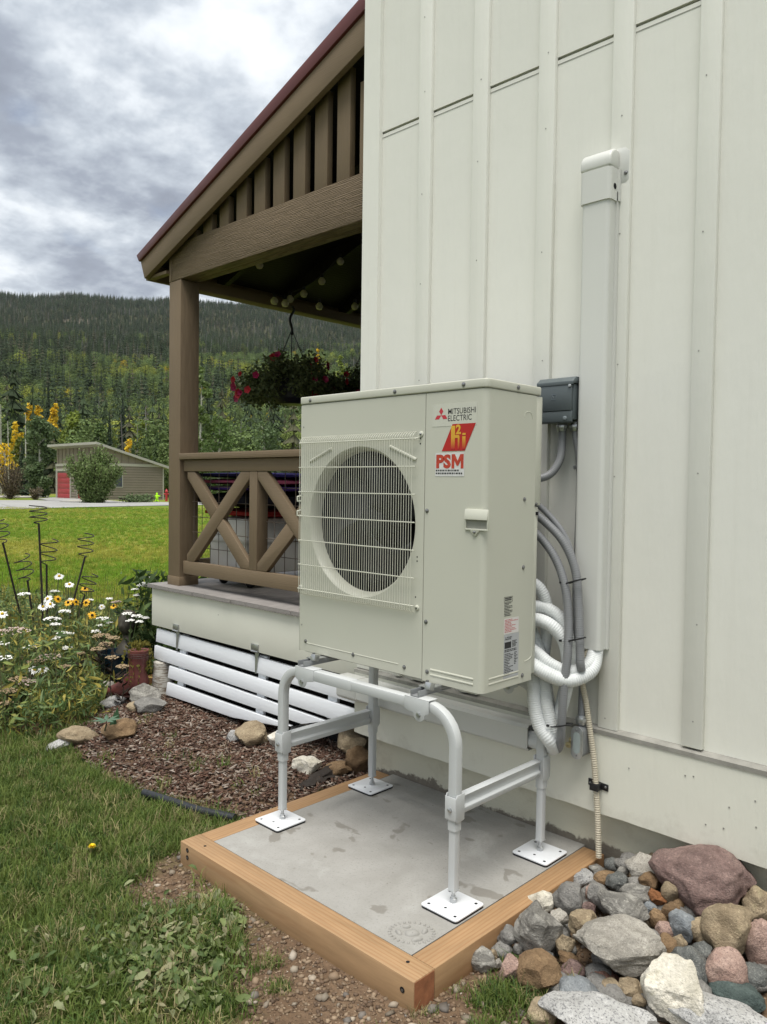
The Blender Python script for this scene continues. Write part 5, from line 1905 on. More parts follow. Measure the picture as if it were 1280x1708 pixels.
Zr(490, 510, 120, 110, 'tan', 'tan stone behind the left end of the pale boulder', .3, .4, .05)
Zr(870, 458, 70, 70, 'brown', 'round brown cobble below the rust red stone', 0, .1, .06)
Zr(815, 492, 74, 80, 'brown', 'brown stone just left of the round brown cobble', .4, .5, .03)
Zr(920, 525, 105, 120, 'blue', 'pale blue grey stone below the mauve boulder', .5, .4, .03)
Zr(985, 545, 95, 105, 'tan', 'tan ribbed stone beside the pale blue grey stone', 0, .4, .03)
Zr(1110, 548, 200, 232, 'tan', 'large rounded grey tan stone near the right edge', -.35, .25, .02)
Zr(1238, 440, 120, 150, 'tan', 'yellow tan stone at the right edge below the skirt', .2, .4, .02)
Zr(1250, 600, 115, 195, 'pink', 'smooth pink stone at the right edge of the pile', .1, .2, .02)
Zr(1095, 702, 165, 165, 'pink', 'pinkish square stone right of the white quartz stone', .2, .3, .02)
Zr(1000, 635, 95, 85, 'dark', 'dark stone above the white quartz stone', 0, .4, .02)
Zr(845, 545, 75, 80, 'pink', 'pink stone right of the pale boulder', .2, .4, .02)
Zr(848, 622, 95, 100, 'brown', 'brown stone above left of the white quartz stone', .3, .5, .02)
Zr(415, 605, 95, 105, 'tan', 'tan angular stone below the light grey flat stone', .2, .6, .03)
Zr(175, 568, 88, 84, 'grey', 'brown grey stone against the timber left of the striped stone', 0, .4, .03)
Zr(150, 632, 84, 74, 'grey', 'grey cobble close to the right timber', .1, .3)
Zr(65, 672, 95, 108, 'gneiss', 'banded light grey stone nearest the timber corner', -.4, .3)
Zr(175, 718, 95, 125, 'pink', 'pinkish tan pointed stone in the grass', -.5, .7)
Zr(310, 722, 190, 160, 'brown', 'broad flat brown stone behind the grass tuft', .1, .5)
Zr(450, 712, 104, 84, 'mauve', 'mauve cobble left of the reddish stone', .1, .25)
Zr(572, 738, 142, 86, 'red', 'reddish long stone below the pale boulder', -.1, .4)
Zr(755, 712, 135, 125, 'dark', 'dark striped stone left of the white quartz stone', .6, .6)
Zr(905, 812, 275, 280, 'quartz', 'big white quartz stone in front of the rock pile', .15, .85)
Zr(480, 828, 175, 152, 'blue', 'smooth blue grey egg shaped stone at the front', -.1, .1)
Zr(610, 802, 95, 92, 'tan', 'tan cobble right of the blue grey stone', 0, .25)
Zr(695, 800, 95, 105, 'tan', 'tan striped stone left of the white quartz stone', .3, .5)
Zr(960, 715, 190, 160, 'dark', 'dark speckled stone behind the white quartz stone', -.5, .5)
Zr(1220, 748, 140, 118, 'dark', 'dark speckled stone at right edge below the pink stone', .1, .3)
Zr(1150, 820, 215, 110, 'teal', 'smooth dark green stone at the lower right', -.1, .1)
Zr(590, 935, 490, 180, 'granite', 'light speckled granite slab at the bottom edge', -.08, .3)
Zr(1110, 925, 440, 170, 'granite', 'black and white speckled granite boulder at bottom right', -.05, .4)
Zr(320, 890, 115, 105, 'tan', 'tan stone half buried in the grass tuft', 0, .3)
FL = {(790, 228): 'small tan stone on top behind the rounded pale grey stone', (720, 316): 'small tan stone above the oval striped stone', (742, 792): 'small tan stone touching the left side of the quartz stone',
      (735, 845): 'lowest small tan stone beside the quartz stone', (770, 500): 'small tan stone at the right tip of the pale boulder', (900, 605): 'small tan stone below the pale blue grey stone',
      (110, 648): 'small tan stone beside the banded stone near the timber', (620, 264): 'small dark stone just right of the drain hose end', (548, 232): 'small dark stone by the wall at the drain hose foot',
      (350, 655): 'small dark stone below the striped angular stone', (672, 702): 'small brown stone under the right end of the pale boulder', (905, 440): 'small brown stone tucked below the mauve boulder',
      (430, 660): 'small brown stone under the left end of the pale boulder', (603, 228): 'small mauve stone behind the drain hose', (520, 452): 'small mauve stone left of the long rounded stone',
      (560, 290): 'small striped stone left of the flat brown stone', (660, 290): 'small striped stone below the rounded pale grey stone'}
CN = dict(tan='tan', dark='dark', mauve='mauve', pink='pink', grey='plain grey', brown='brown', pale='pale grey', teal='dark green', granite='speckled', blue='blue grey', gneiss='striped', red='reddish')
for (x, y, w, h, ty) in ((790, 228, 52, 44, 'tan'), (620, 264, 62, 56, 'dark'), (603, 228, 42, 52, 'mauve'), (548, 232, 60, 70, 'dark'), (720, 316, 72, 48, 'tan'), (530, 388, 62, 84, 'pink'), (520, 452, 60, 60, 'mauve'), (215, 627, 46, 52, 'grey'), (350, 655, 54, 52, 'dark'), (672, 702, 64, 62, 'brown'), (742, 792, 52, 52, 'tan'), (130, 682, 38, 36, 'pale'), (735, 845, 62, 50, 'tan'), (1240, 342, 44, 44, 'teal'), (420, 540, 40, 40, 'granite'), (775, 445, 70, 66, 'blue'), (905, 440, 60, 60, 'brown'), (770, 500, 40, 60, 'tan'), (900, 605, 60, 80, 'tan'), (110, 648, 44, 44, 'tan'), (560, 290, 80, 50, 'gneiss'), (660, 290, 60, 40, 'gneiss'), (430, 660, 90, 60, 'brown'), (250, 660, 60, 50, 'red')):
    Zr(x, y, w, h, ty, FL.get((x, y), 'small %s filler stone wedged among larger stones in the rock pile' % CN[ty]), rng.uniform(-.5, .5), rng.uniform(.2, .6), .02, group='small filler stones in the rock pile')
# stones buried under the visible ones close the gaps, and the pile goes on outside the frame
fill = MB()
ivs, ifs = ico(2)
for i in range(330):
    x, y = rng.uniform(-1.36, 0.1), rng.uniform(1.78, 2.66)
    if x < -1.36 + (2.1 - y) * .9 or y < 1.55 - x * 0.28:
        continue
    rr0 = rng.uniform(.018, .042)
    z = gz(x, y) + rng.uniform(-.01, .03)
    sd = rng.random() * 50
    fill.add([Vector((x, y, z)) + Vector((v.x * rr0 * 1.25, v.y * rr0, v.z * rr0 * .8)) * (1 + .25 * mnoise.noise(v * 1.4 + Vector((sd, 0, 0)))) for v in ivs], ifs)
kind(fill.build('rock_pile_fill', RM['grey'], smooth=True, angle=60), 'stuff', 'small cobbles filling the gaps beneath the stone pile')
for i, (x, y, r_, ty, lb) in enumerate(((-.52, 2.3, .10, 'grey', 'grey stone beyond the right edge of the pile'), (-.40, 2.05, .11, 'tan', 'tan stone beyond the right front of the pile'), (-.38, 2.5, .12, 'mauve', 'mauve stone beyond the pink stone by the wall'))):
    o = link('stone', rock_mesh('stone', r_ * 1.3, r_, r_ * .8, 0.4, 0, 900 + i, .3, 3), RM[ty])
    o.location = (x, y, gz(x, y) + r_ * .4)
    tag(o, lb, 'stone', 'stones in the rock pile')
GS = 'stones in the garden beds'
for (px, py, w, h, ty, lb, an, lf) in (
        (420, 1226, 52, 46, 'tan', 'tan boulder at the foot of the slatted panel', .4, 0), (392, 1228, 30, 26, 'granite', 'speckled stone left of the tan boulder by the panel', .5, 0),
        (466, 1233, 40, 36, 'quartz', 'cream stone behind the left front stand leg', .4, 0), (502, 1225, 40, 30, 'granite', 'grey speckled stone behind the cream stone', .4, 0),
        (513, 1276, 52, 32, 'quartz', 'pale blocky stone lying on the bark mulch', .75, 0), (592, 1238, 58, 50, 'tan', 'rough tan stone at the house corner', .5, .03),
        (596, 1268, 50, 44, 'brown', 'brown stone by the far end of the left timber', .4, 0), (560, 1284, 50, 24, 'brown', 'flat brown stone beside the landscape fabric', .4, 0),
        (530, 1213, 60, 24, 'quartz', 'low cream stone under the slatted panel end', .3, 0),
        (132, 1229, 62, 32, 'tan', 'tan garden stone edging the flower bed', .25, 0), (97, 1243, 42, 18, 'granite', 'small white garden stone at the lawn edge', .2, 0),
        (200, 1218, 56, 34, 'brown', 'brown garden stone behind the lupin', .2, 0), (240, 1160, 50, 38, 'gneiss', 'striped pale boulder in front of the boot planter', .55, 0),
        (252, 1178, 50, 30, 'grey', 'flat grey stone below the striped pale boulder', .5, 0), (178, 1152, 36, 28, 'pale', 'pale stone by the toe of the boot', .5, 0),
        (190, 1172, 44, 22, 'granite', 'light stone under the boot toe', .3, 0), (224, 1180, 26, 22, 'tan', 'small mossy tan stone among the flower stems', .3, 0),
        (205, 1120, 24, 16, 'tan', 'small tan stone behind the boot heel', .3, 0)):
    rock(px, py, w, h, ty, lb, rng.uniform(-.2, .2), an, lf, GS)

# ================================================================== loose ground cover
def merged_boxes(n, sampler, size, tints, seed, name):
    R = np.random.RandomState(seed)
    base = np.array([(-1, -1, -1), (1, -1, -1), (1, 1, -1), (-1, 1, -1), (-1, -1, 1), (1, -1, 1), (1, 1, 1), (-1, 1, 1)], float) * .5
    qf = np.array([(0, 3, 2, 1), (4, 5, 6, 7), (0, 1, 5, 4), (1, 2, 6, 5), (2, 3, 7, 6), (3, 0, 4, 7)])
    V, F, T = [], [], []
    for i in range(n):
        x, y = sampler(R)
        l, w, th = size(R)
        a, b, c = R.uniform(0, 2 * PI), R.normal() * .25, R.normal() * .25
        m = np.array((Matrix.Rotation(a, 3, 'Z') @ Matrix.Rotation(b, 3, 'Y') @ Matrix.Rotation(c, 3, 'X')))
        bb = base * (l, w, th)
        bb[4:, :2] *= R.uniform(.4, 1.0)
        bb[[1, 2, 5, 6], 1] *= R.uniform(.3, 1)
        p = bb @ m.T + (x, y, gz(x, y) + R.uniform(.0, .018))
        V.append(p)
        F.append(qf + i * 8)
        t_ = np.array(tints[R.choice(len(tints))]) * R.uniform(.65, 1.25)
        T.append(np.tile(t_, (8, 1)))
    return fastmesh(name, np.concatenate(V), np.concatenate(F), np.concatenate(T))


def mulch_at(R):
    while True:
        x, y = R.uniform(-5.05, -2.62), R.uniform(1.8, 2.95)
        if inpoly(x, y, MULCH):
            return x, y


me = merged_boxes(15000, mulch_at, lambda R: (R.uniform(.012, .045) * (1.6 if R.uniform() < .08 else 1), R.uniform(.004, .014), R.uniform(.002, .006)),
                  [(.10, .058, .040), (.15, .098, .07), (.065, .038, .028), (.20, .155, .12), (.085, .048, .034), (.28, .235, .195), (.12, .066, .046)], 3, 'bark_mulch')
kind(link('bark_mulch', me, M_VTINT_DRY), 'stuff', 'brown shredded bark mulch covering the bed under the porch')


def dirt_at(R):
    while True:
        x, y = R.uniform(-3.1, -0.2), R.uniform(1.0, 2.6)
        if inpoly(x, y, DIRT) and not (PADX0 < x < PADX1 and y > PADY0) and not (x > HOUSEX and y > 2.6):
            if R.uniform() < .75 and not (PADY0 - .35 < y and x < PADX1 + .3):
                continue
            return x, y


def pebbles(n, lo, hi, tints, seed, name, sampler, sub=1):
    R = np.random.RandomState(seed)
    vs, fs = ico(sub)
    vs = np.array([tuple(v) for v in vs])
    fs = np.array(fs)
    V, F, T = [], [], []
    for i in range(n):
        x, y = sampler(R)
        r_ = lo + (hi - lo) * R.uniform() ** 3
        a = R.uniform(0, 6.28)
        m = np.array(Matrix.Rotation(a, 3, 'Z') @ Matrix.Rotation(R.normal() * .4, 3, 'X'))
        p = (vs * (1 + R.normal(size=(len(vs), 1)) * .17) * (r_ * R.uniform(.9, 1.5), r_, r_ * R.uniform(.5, .85))) @ m.T
        V.append(p + (x, y, gz(x, y) + r_ * .25))
        F.append(fs + i * len(vs))
        T.append(np.tile(np.array(tints[R.choice(len(tints))]) * R.uniform(.7, 1.2), (len(vs), 1)))
    return fastmesh(name, np.concatenate(V), np.concatenate(F), np.concatenate(T))


PEB = [(.26, .22, .17), (.20, .165, .125), (.31, .26, .20), (.25, .18, .12), (.17, .15, .13), (.38, .33, .27)]
kind(link('loose_pebbles', pebbles(520, .003, .017, PEB, 8, 'loose_pebbles', dirt_at), M_VTINT_DRY), 'stuff', 'loose pebbles scattered over the bare soil round the pad')
CRUMB = [(.15, .10, .065), (.20, .14, .09), (.11, .075, .05), (.25, .185, .125)]
kind(link('soil_crumbs', pebbles(9000, .002, .009, CRUMB, 9, 'soil_crumbs', dirt_at, 0 if False else 1), M_VTINT_DRY), 'stuff', 'brown soil crumbs covering the bare ground round the pad')


# ---- grass
def tuft_kind(name, seed, n=16, h=.075, spread=.035, lean=.5, w=.0022):
    R = random.Random(seed)
    V, F = [], []
    for i in range(n):
        a, rr_ = R.uniform(0, 6.28), spread * R.random() ** .5
        b = Vector((rr_ * math.cos(a), rr_ * math.sin(a), -.006))
        d = R.uniform(0, 6.28)
        L = h * R.uniform(.55, 1.2)
        le = lean * R.uniform(.3, 1.5)
        dirv = Vector((math.cos(d), math.sin(d), 0))
        sd = Vector((-math.sin(d), math.cos(d), 0))
        o = len(V)
        p = b.copy()
        for k in range(4):
            t_ = k / 3
            ww = w * (1 - t_ * .8)
            V += [tuple(p - sd * ww), tuple(p + sd * ww)]
            ang_ = le * (t_ + .15) * 1.1
            p = p + (Vector((0, 0, math.cos(ang_))) + dirv * math.sin(ang_)) * (L / 3)
        for k in range(3):
            q = o + k * 2
            F.append((q, q + 1, q + 3, q + 2))
    me = bpy.data.meshes.new(name)
    me.from_pydata(V, [], F)
    me.materials.append(M_GRASS)
    return me


GK = [tuft_kind('tuft%d' % i, 70 + i, 20, .028 + .009 * i, .035, .75 + .12 * i) for i in range(5)]
GK += [tuft_kind('laid%d' % i, 90 + i, 18, .062, .03, 1.35, .0019) for i in range(2)]


def build_grass():
    R = np.random.RandomState(17)
    pts, rot, scl, idx, tint = [], [], [], [], []

    def put(x, y, s, bank=0):
        dry = vnoise(x, y, 2, .9) + .6 * vnoise(x, y, 8, 3.5)
        v = R.uniform()
        far_ = math.hypot(x, y)
        if far_ < 7:
            base = np.array([.11, .165, .035]) if v < .55 else np.array([.16, .205, .05])
            if v > .86 - .25 * max(0, dry):
                base = np.array([.33, .29, .14])
            if v < .10:
                base = np.array([.06, .11, .03])
        else:
            band = vnoise(x * .05 + y * .02, y * .09 - x * .05, 5, 2.2)
            base = np.array([.17, .285, .022]) * R.uniform(.8, 1.15)
            if band + .35 * R.normal() > .12:
                base = np.array([.34, .34, .055]) * R.uniform(.8, 1.15)
        pts.append((x, y, gz(x, y)))
        tint.append(base * R.uniform(.75, 1.25))
        k = R.randint(5)
        if far_ < 4.2 and vnoise(x, y, 14, 1.6) > .05 and R.uniform() < .5:
            k = 5 + R.randint(2)
        idx.append(k)
        scl.append((s, s, s * R.uniform(.75, 1.15)))
        rot.append((R.normal() * .12, R.normal() * .12, R.uniform(0, 6.28)))

    def ok(x, y):
        if PADX0 - .01 < x < PADX1 + .01 and y > PADY0 - .01:
            return False
        if x > HOUSEX and y > 2.6:
            return False
        if x > PXL and y > 2.7:
            return False
        if inpoly(x, y, BED) or inpoly(x, y, MULCH):
            return R.uniform() < .015
        if inpoly(x, y, DIRT):
            d = polydist(x, y, DIRT)
            return R.uniform() < (.30 if d < .03 else .006 + .10 * max(0, vnoise(x, y, 33, 3.0) - .25))
        if vnoise(x, y, 40, 1.7) > .52 and math.hypot(x, y) < 6:
            return R.uniform() < .45
        return True

    for i in range(26000):                     # close lawn
        x, y = R.uniform(-6.2, -1.2), R.uniform(-.2, 2.4)
        hd = math.degrees(math.atan2(y, x))
        if hd < 118 or hd > 178 or not ok(x, y):
            continue
        put(x, y, R.uniform(.8, 1.3))
    for i in range(26000):                     # middle lawn
        r_ = math.sqrt(R.uniform(5 ** 2, 13 ** 2))
        a = math.radians(R.uniform(140, 176))
        x, y = r_ * math.cos(a), r_ * math.sin(a)
        if ok(x, y):
            put(x, y, R.uniform(1.0, 1.6))
    for i in range(30000):                     # far lawn
        r_ = 13 + 40 * R.uniform() ** 1.35
        a = math.radians(R.uniform(141, 172))
        x, y = r_ * math.cos(a), r_ * math.sin(a)
        if x > PXL - .5 and y > 2.5:
            continue
        if r_ > 46 and not True:
            continue
        q = r_ * .03
        put(x, y, R.uniform(1.2, 1.7) + q * .35)
    # the tuft growing through the stones at the front right
    for i in range(130):
        c = at(860 + R.normal() * 42, 1668 + R.normal() * 26, Z=-.085)
        if PADX0 < c.x < PADX1 + .02 and c.y > PADY0:
            continue
        put(c.x, c.y, R.uniform(.7, 1.15))
    for (px, py, n, sg) in ((450, 1612, 9, 6), (465, 1640, 12, 8), (425, 1615, 5, 5), (700, 1700, 5, 14)):
        for i in range(n):
            c = at(px + R.normal() * sg, py + R.normal() * sg, Z=-.085)
            put(c.x, c.y, R.uniform(.5, .8))
    scatter('lawn_grass', GK, pts, rot, scl, idx, tint, 'green lawn grass with dry patches')


build_grass()


# ---- the heap of wilted broad leaves on the lawn
def leaf_cards(n, sampler, size, tints, seed, name, flat=.35, lobes=True, wid=(.13, .27)):
    R = np.random.RandomState(seed)
    prof = [(0, .06), (.18, .55), (.34, .95), (.5, .78), (.66, .92), (.82, .55), (1.0, .03)] if lobes else [(0, .08), (.25, .7), (.5, 1.0), (.75, .7), (1.0, .04)]
    V, F, T = [], [], []
    o = 0
    for i in range(n):
        x, y, z = sampler(R)
        L = size(R)
        W = L * R.uniform(*wid)
        a = R.uniform(0, 6.28)
        m = np.array(Matrix.Rotation(a, 3, 'Z') @ Matrix.Rotation(R.normal() * flat - .12, 3, 'Y') @ Matrix.Rotation(R.normal() * flat, 3, 'X'))
        curl, fold = R.uniform(-1.2, 1.2), R.uniform(.1, .6)
        pts_ = []
        for (u, w_) in prof:
            zz_ = curl * L * .25 * (u - .5) ** 2 * 4 - curl * L * .1
            wob = R.normal() * .12
            for sg in (-1, 0, 1):
                pts_.append((L * (u - .5), sg * W * w_ * (1 + wob), zz_ + abs(sg) * fold * W * w_ * .7))
        V.append(np.array(pts_) @ m.T + (x, y, z))
        for k in range(len(prof) - 1):
            q = o + k * 3
            F.append((q, q + 3, q + 4, q + 1))
            F.append((q + 1, q + 4, q + 5, q + 2))
        o += len(pts_)
        T.append(np.tile(np.array(tints[R.choice(len(tints))]) * R.uniform(.75, 1.25), (len(pts_), 1)))
    return fastmesh(name, np.concatenate(V), np.array(F), np.concatenate(T), smooth=True)


def weed_at(R):
    while True:
        if R.uniform() < .75:
            c = at(min(405, 285 + R.normal() * 58), 1598 + R.normal() * 42, Z=-.08)
        else:
            c = at(R.uniform(20, 380), R.uniform(1560, 1705), Z=-.08)
        if c.y < PADY0 - .03 or c.x < PADX0 - .03:
            return c.x, c.y, gz(c.x, c.y) + R.uniform(.018, .05)


WEED = [(.13, .18, .06), (.18, .22, .085), (.10, .15, .05), (.25, .27, .14), (.15, .195, .07), (.28, .26, .15)]
kind(link('wilted_weeds', leaf_cards(800, weed_at, lambda R: R.uniform(.018, .05), WEED, 21, 'wilted_weeds', .55), M_VTINT), 'stuff', 'heap of wilted broad weed leaves on the lawn by the pad')
for i, (px, py) in enumerate(((378, 1520), (350, 1512), (392, 1545))):
    c = at(px, py, Z=-.085)
    k = MB()
    w_ = thing('weed_rosette', ['leafy green weed rosette nearest the timber', 'pale green weed rosette left of the leafy one', 'small weed rosette on the bare soil edge'][i], 'weed', (c.x, c.y, gz(c.x, c.y)))
    for j in range(6):
        me = leaf_cards(1, lambda R: (0, 0, 0), lambda R: R.uniform(.05, .085), [WEED[1], WEED[3]], 200 + i * 10 + j, 'leaf', .1)
        o = link('leaf', me, M_VTINT, None)
        o.parent = w_
        a = j * 1.05 + i
        o.location = (.03 * math.cos(a), .03 * math.sin(a), .022)
        o.rotation_euler = (0, -.5, a)
# fallen scraps
dand = thing('dandelion', 'single yellow dandelion flower on the near lawn', 'flower', tuple(at(154, 1413, Z=-.05)))
dp = dand.location
MB().tube([(dp.x, dp.y, gz(dp.x, dp.y)), (dp.x, dp.y, dp.z)], .0015, 5).build('stem', paint('weed_stem', (.1, .15, .05), .6, .1, 5, 0), dand)
mb = MB()
for k in range(34):
    a, el = k * 2.4, .15 + .9 * (k / 34)
    d = Vector((math.cos(a) * math.cos(el), math.sin(a) * math.cos(el), math.sin(el)))
    sd = d.cross(Vector((0, 0, 1))).normalized() * .0025
    q = Vector(dp) + d * .015
    mb.add([Vector(dp) - sd, Vector(dp) + sd, q + sd * .8, q - sd * .8], [(0, 1, 2, 3)])
mb.build('flower_head', paint('dandelion_yellow', (.80, .58, .01), .6, .05, 5, 0), dand)
# plastic edging tube and landscape fabric
tag(MB().tube(smoothpath([at(240, 1322, Z=-.055), at(285, 1336, Z=-.05), at(335, 1352, Z=-.048), at(392, 1364, Z=-.048)], .03), .017, 12).build('edging_tube', paint('black_edging', (.022, .024, .028), .45, .2, 10, .05), smooth=True), 'black plastic edging tube along the mulch by the lawn', 'edging')
fb = []
for i in range(15):
    for j in range(5):
        u, v_ = i / 14, j / 4
        c = at(500 + 108 * u, 1313 - 42 * u - 6 * v_, Z=-.015)
        fb.append((c.x - .012 * v_ + .02 * vnoise(u * 9, v_ * 3, 5, 1.3), c.y, -.035 + .035 * v_ * (.4 + .6 * math.sin(PI * u)) + .016 * vnoise(u * 9, v_ * 3, 2, 1.3) + .015 * u))
tag(MB().add(fb, [(i * 5 + j, i * 5 + 5 + j, i * 5 + 6 + j, i * 5 + 1 + j) for i in range(14) for j in range(4)]).build('landscape_fabric', paint('dusty_fabric', (.035, .028, .023), .9, .3, 20, .3), smooth=True), 'dark strip of landscape fabric showing beside the left timber', 'fabric')
# contractor's round paw stamp pressed in the concrete
em = at(687, 1556, Z=.0)
st = thing('concrete_stamp', 'round paw print emblem stamped into the concrete pad corner', 'emblem', (em.x, em.y, 0))
M_STAMP = M_CONC
ax_u, ax_v = Vector((.80, .60, 0)), Vector((-.60, .80, 0))


def blob(parent_, cx, cy, rx, ry, hgt, name, rot=0.0):
    V, n, R_ = [], 20, 5
    for j in range(R_):
        t_ = j / (R_ - 1)
        s_ = math.cos(t_ * PI / 2 * .98)
        for k in range(n):
            a = 2 * PI * k / n
            x_, y_ = rx * s_ * math.cos(a), ry * s_ * math.sin(a) * (1 + .12 * math.sin(2 * a + cx * 90))
            x_, y_ = x_ * math.cos(rot) - y_ * math.sin(rot), x_ * math.sin(rot) + y_ * math.cos(rot)
            p = Vector((em.x, em.y, 0)) + ax_u * (cx + x_) + ax_v * (cy + y_)
            V.append((p.x, p.y, -.0008 + hgt * math.sin(t_ * PI / 2)))
    F = [(j * n + k, j * n + (k + 1) % n, (j + 1) * n + (k + 1) % n, (j + 1) * n + k) for j in range(R_ - 1) for k in range(n)] + [tuple(range((R_ - 1) * n, R_ * n))]
    return MB().add(V, F).build(name, M_STAMP, parent_, smooth=True)


blob(st, .002, -.004, .024, .017, .011, 'paw_pad', .1)
blob(st, -.040, -.006, .016, .0085, .010, 'paw_pad', 2.2)
blob(st, .040, .012, .016, .0085, .010, 'paw_pad', 1.2)
blob(st, .020, -.036, .020, .009, .010, 'paw_pad', .5)
blob(st, -.018, .028, .014, .007, .009, 'paw_pad', .3)
for k in range(26):
    a = 2 * PI * k / 26 + .05
    blob(st, .069 * math.cos(a), .056 * math.sin(a), .0065, .004, .006, 'ring_tooth', a)
# ================================================================== beyond the lawn: garage, bushes, trees
def groundz(x, y):
    r, a = math.hypot(x, y), math.atan2(y, x)
    return max(gz(x, y), hill_h(r, a)) if r > 100 else gz(x, y)


def on_range(px, py, r):
    d = RIGHT * ((px - 640) / FPX) - UP * ((py - 854) / FPX) + _f
    return CAM + d * (r / math.hypot(d.x, d.y))


GYF, GX0_, GX1_, GYB = 36.0, -84.1, -73.56, 42.8
gb = -.55
TAUPE = (0.215, 0.185, 0.14)
M_TAUPE = paint('taupe_siding', TAUPE, .7, .06, .6, .1, 6, .2)
M_TAUPE2 = paint('taupe_board', mul(TAUPE, 1.12), .7, .06, .6, .1, 6, .2)
M_TRIM = paint('pale_trim', (.40, .385, .32), .6, .05, 1, 0)
M_REDDOOR = paint('red_garage_door', (.36, .045, .05), .5, .05, 2, .05)
garage = thing('garage', 'taupe garage with red doors and sloping roof across the lawn', 'garage', ((GX0_ + GX1_) / 2, GYF, gb))
TOPF, TOPB, BAND = 5.15, 3.1, 2.95
MB().prism([(GYF + .05, gb), (GYB, gb), (GYB, TOPB - .1), (GYF + .05, TOPF - .1)], 'x', GX0_ + .05, GX1_ - .05).build('wall', M_TAUPE2, garage)
lap = MB()
z = gb + .1
while z < BAND:
    lap.prism([(GYF + .05, z), (GYF - .04, z), (GYF + .03, z + .26)], 'x', GX0_, GX1_)
    lap.prism([(GX1_ - .05, z), (GX1_ + .04, z), (GX1_ - .03, z + .26)], 'y', GYF, GYB)
    z += .26
kind(lap.build('lap_siding', M_TAUPE, garage), 'stuff')
MB().box((GX0_ - .03, GYF - .06, BAND), (GX1_ + .04, GYF + .04, BAND + .28)).build('trim_band', M_TRIM, garage)
MB().box((GX1_ - .04, GYF + .042, BAND + .002), (GX1_ + .06, GYB + .03, BAND + .282)).build('trim_band', M_TRIM, garage)
x = GX0_ + .5
while x < GX1_:
    MB().box((x, GYF - .01, BAND + .285), (x + .07, GYF + .06, TOPF - .12)).build('batten', M_TAUPE, garage)
    x += .9 if int(x * 10) % 3 else .6
y = GYF + .6
while y < GYB - .5:
    MB().box((GX1_ - .06, y, BAND + .285), (GX1_ + .01, y + .07, TOPF - .12 - (TOPF - TOPB) * (y - GYF) / (GYB - GYF))).build('batten', M_TAUPE, garage)
    y += .75
for (xx, yy) in ((GX0_ - .02, GYF - .04), (GX1_ - .10, GYF - .05)):
    MB().box((xx, yy, gb), (xx + .13, yy + .1, BAND)).build('corner_board', M_TRIM, garage)
MB().box((GX1_ - .05, GYB - .1, gb), (GX1_ + .05, GYB + .03, BAND)).build('corner_board', M_TRIM, garage)
sR = (TOPF - TOPB) / (GYB - GYF)
MB().prism([(GYF - .7, TOPF + .1 + .02), (GYB + .5, TOPB + .1 - sR * .5), (GYB + .5, TOPB - .16 - sR * .5), (GYF - .7, TOPF - .12)], 'x', GX0_ - .6, GX1_ + .35).build('roof', paint('pale_roof_edge', (.38, .37, .32), .6, .05, 1, 0), garage)
for (a_, b_) in ((97, 118), (131, 152)):
    xa, xb = at(a_, 810, Y=GYF).x, at(b_, 810, Y=GYF).x
    dr = MB().box((xa, GYF - .03, gb + .05), (xb, GYF + .02, 2.25)).build('door', M_REDDOOR, garage)
    for k in range(5):
        zz_ = gb + .08 + k * .545
        MB().box((xa + .03, GYF - .06, zz_), (xb - .03, GYF - .031, zz_ + .50)).build('door_panel', M_REDDOOR, dr, bevel=.015)
    for q in (xa - .17, xb):
        MB().box((q, GYF - .09, gb), (q + .17, GYF + .03, 2.42)).build('door_frame', M_TRIM, dr)
    MB().box((xa - .25, GYF - .095, 2.425), (xb + .25, GYF + .03, 2.68)).build('door_frame', M_TRIM, dr)
ya, yb = at(199, 795, X=GX1_).y, at(205, 795, X=GX1_).y
wd = MB().box((GX1_ - .02, ya - .5, .8), (GX1_ + .05, yb, 2.4)).build('window', M_TRIM, garage)
MB().box((GX1_ + .051, ya - .42, .88), (GX1_ + .056, yb - .08, 2.32)).build('pane', paint('dark_glass', (.03, .035, .04), .08, 0, 1, 0, 5, .6), wd)

fig_p = at(262, 837, Z=gz(-62, 35.6) + .02)
M_NEON = paint('neon_green_plastic', (.50, .95, .02), .5, .03, 3, 0)
fx, fy, fz = fig_p
rv = Vector((RIGHT.x, RIGHT.y, 0)).normalized()
fb_ = MB()
fb_.tube([Vector((fx, fy, fz + .0)) + rv * .12, Vector((fx, fy, fz + .10)) + rv * .06, Vector((fx, fy, fz + .36))], [.06, .08, .10], 8)
fb_.tube([Vector((fx, fy, fz)) - rv * .12, Vector((fx, fy, fz + .12)) - rv * .07, Vector((fx, fy, fz + .36))], [.06, .08, .10], 8)
fb_.tube([(fx, fy, fz + .30), (fx, fy, fz + .45), (fx, fy, fz + .60), (fx, fy, fz + .64)], [.13, .14, .12, .05], 10)
fb_.tube([Vector((fx, fy, fz + .56)) - rv * .06, Vector((fx, fy, fz + .48)) - rv * .2, Vector((fx, fy, fz + .40)) - rv * .24], [.05, .045, .04], 8)
fb_.tube([Vector((fx, fy, fz + .56)) + rv * .06, Vector((fx, fy, fz + .50)) + rv * .2, Vector((fx, fy, fz + .54)) + rv * .3], [.05, .045, .04], 8)
tag(fb_.build('caution_figure', M_NEON, smooth=True), 'neon green child shaped caution figure standing by the road', 'sign').location = (0, 0, 0)
hdm = MB().lathe([(0, -.09), (.06, -.07), (.088, -.02), (.088, .03), (.06, .075), (0, .092)], (fx, fy, fz + .72), 12).build('head', M_NEON, bpy.data.objects['caution_figure'], smooth=True)
MB().box((fx - .25, fy - .12, fz - .03), (fx + .25, fy + .12, fz + .004)).build('base', M_BLACK, bpy.data.objects['caution_figure'])
hp_ = on_range(278, 830, 76)
hz_ = gz(hp_.x, hp_.y)
M_HYD = paint('hydrant_red', (.38, .03, .035), .4, .05, 3, 0)
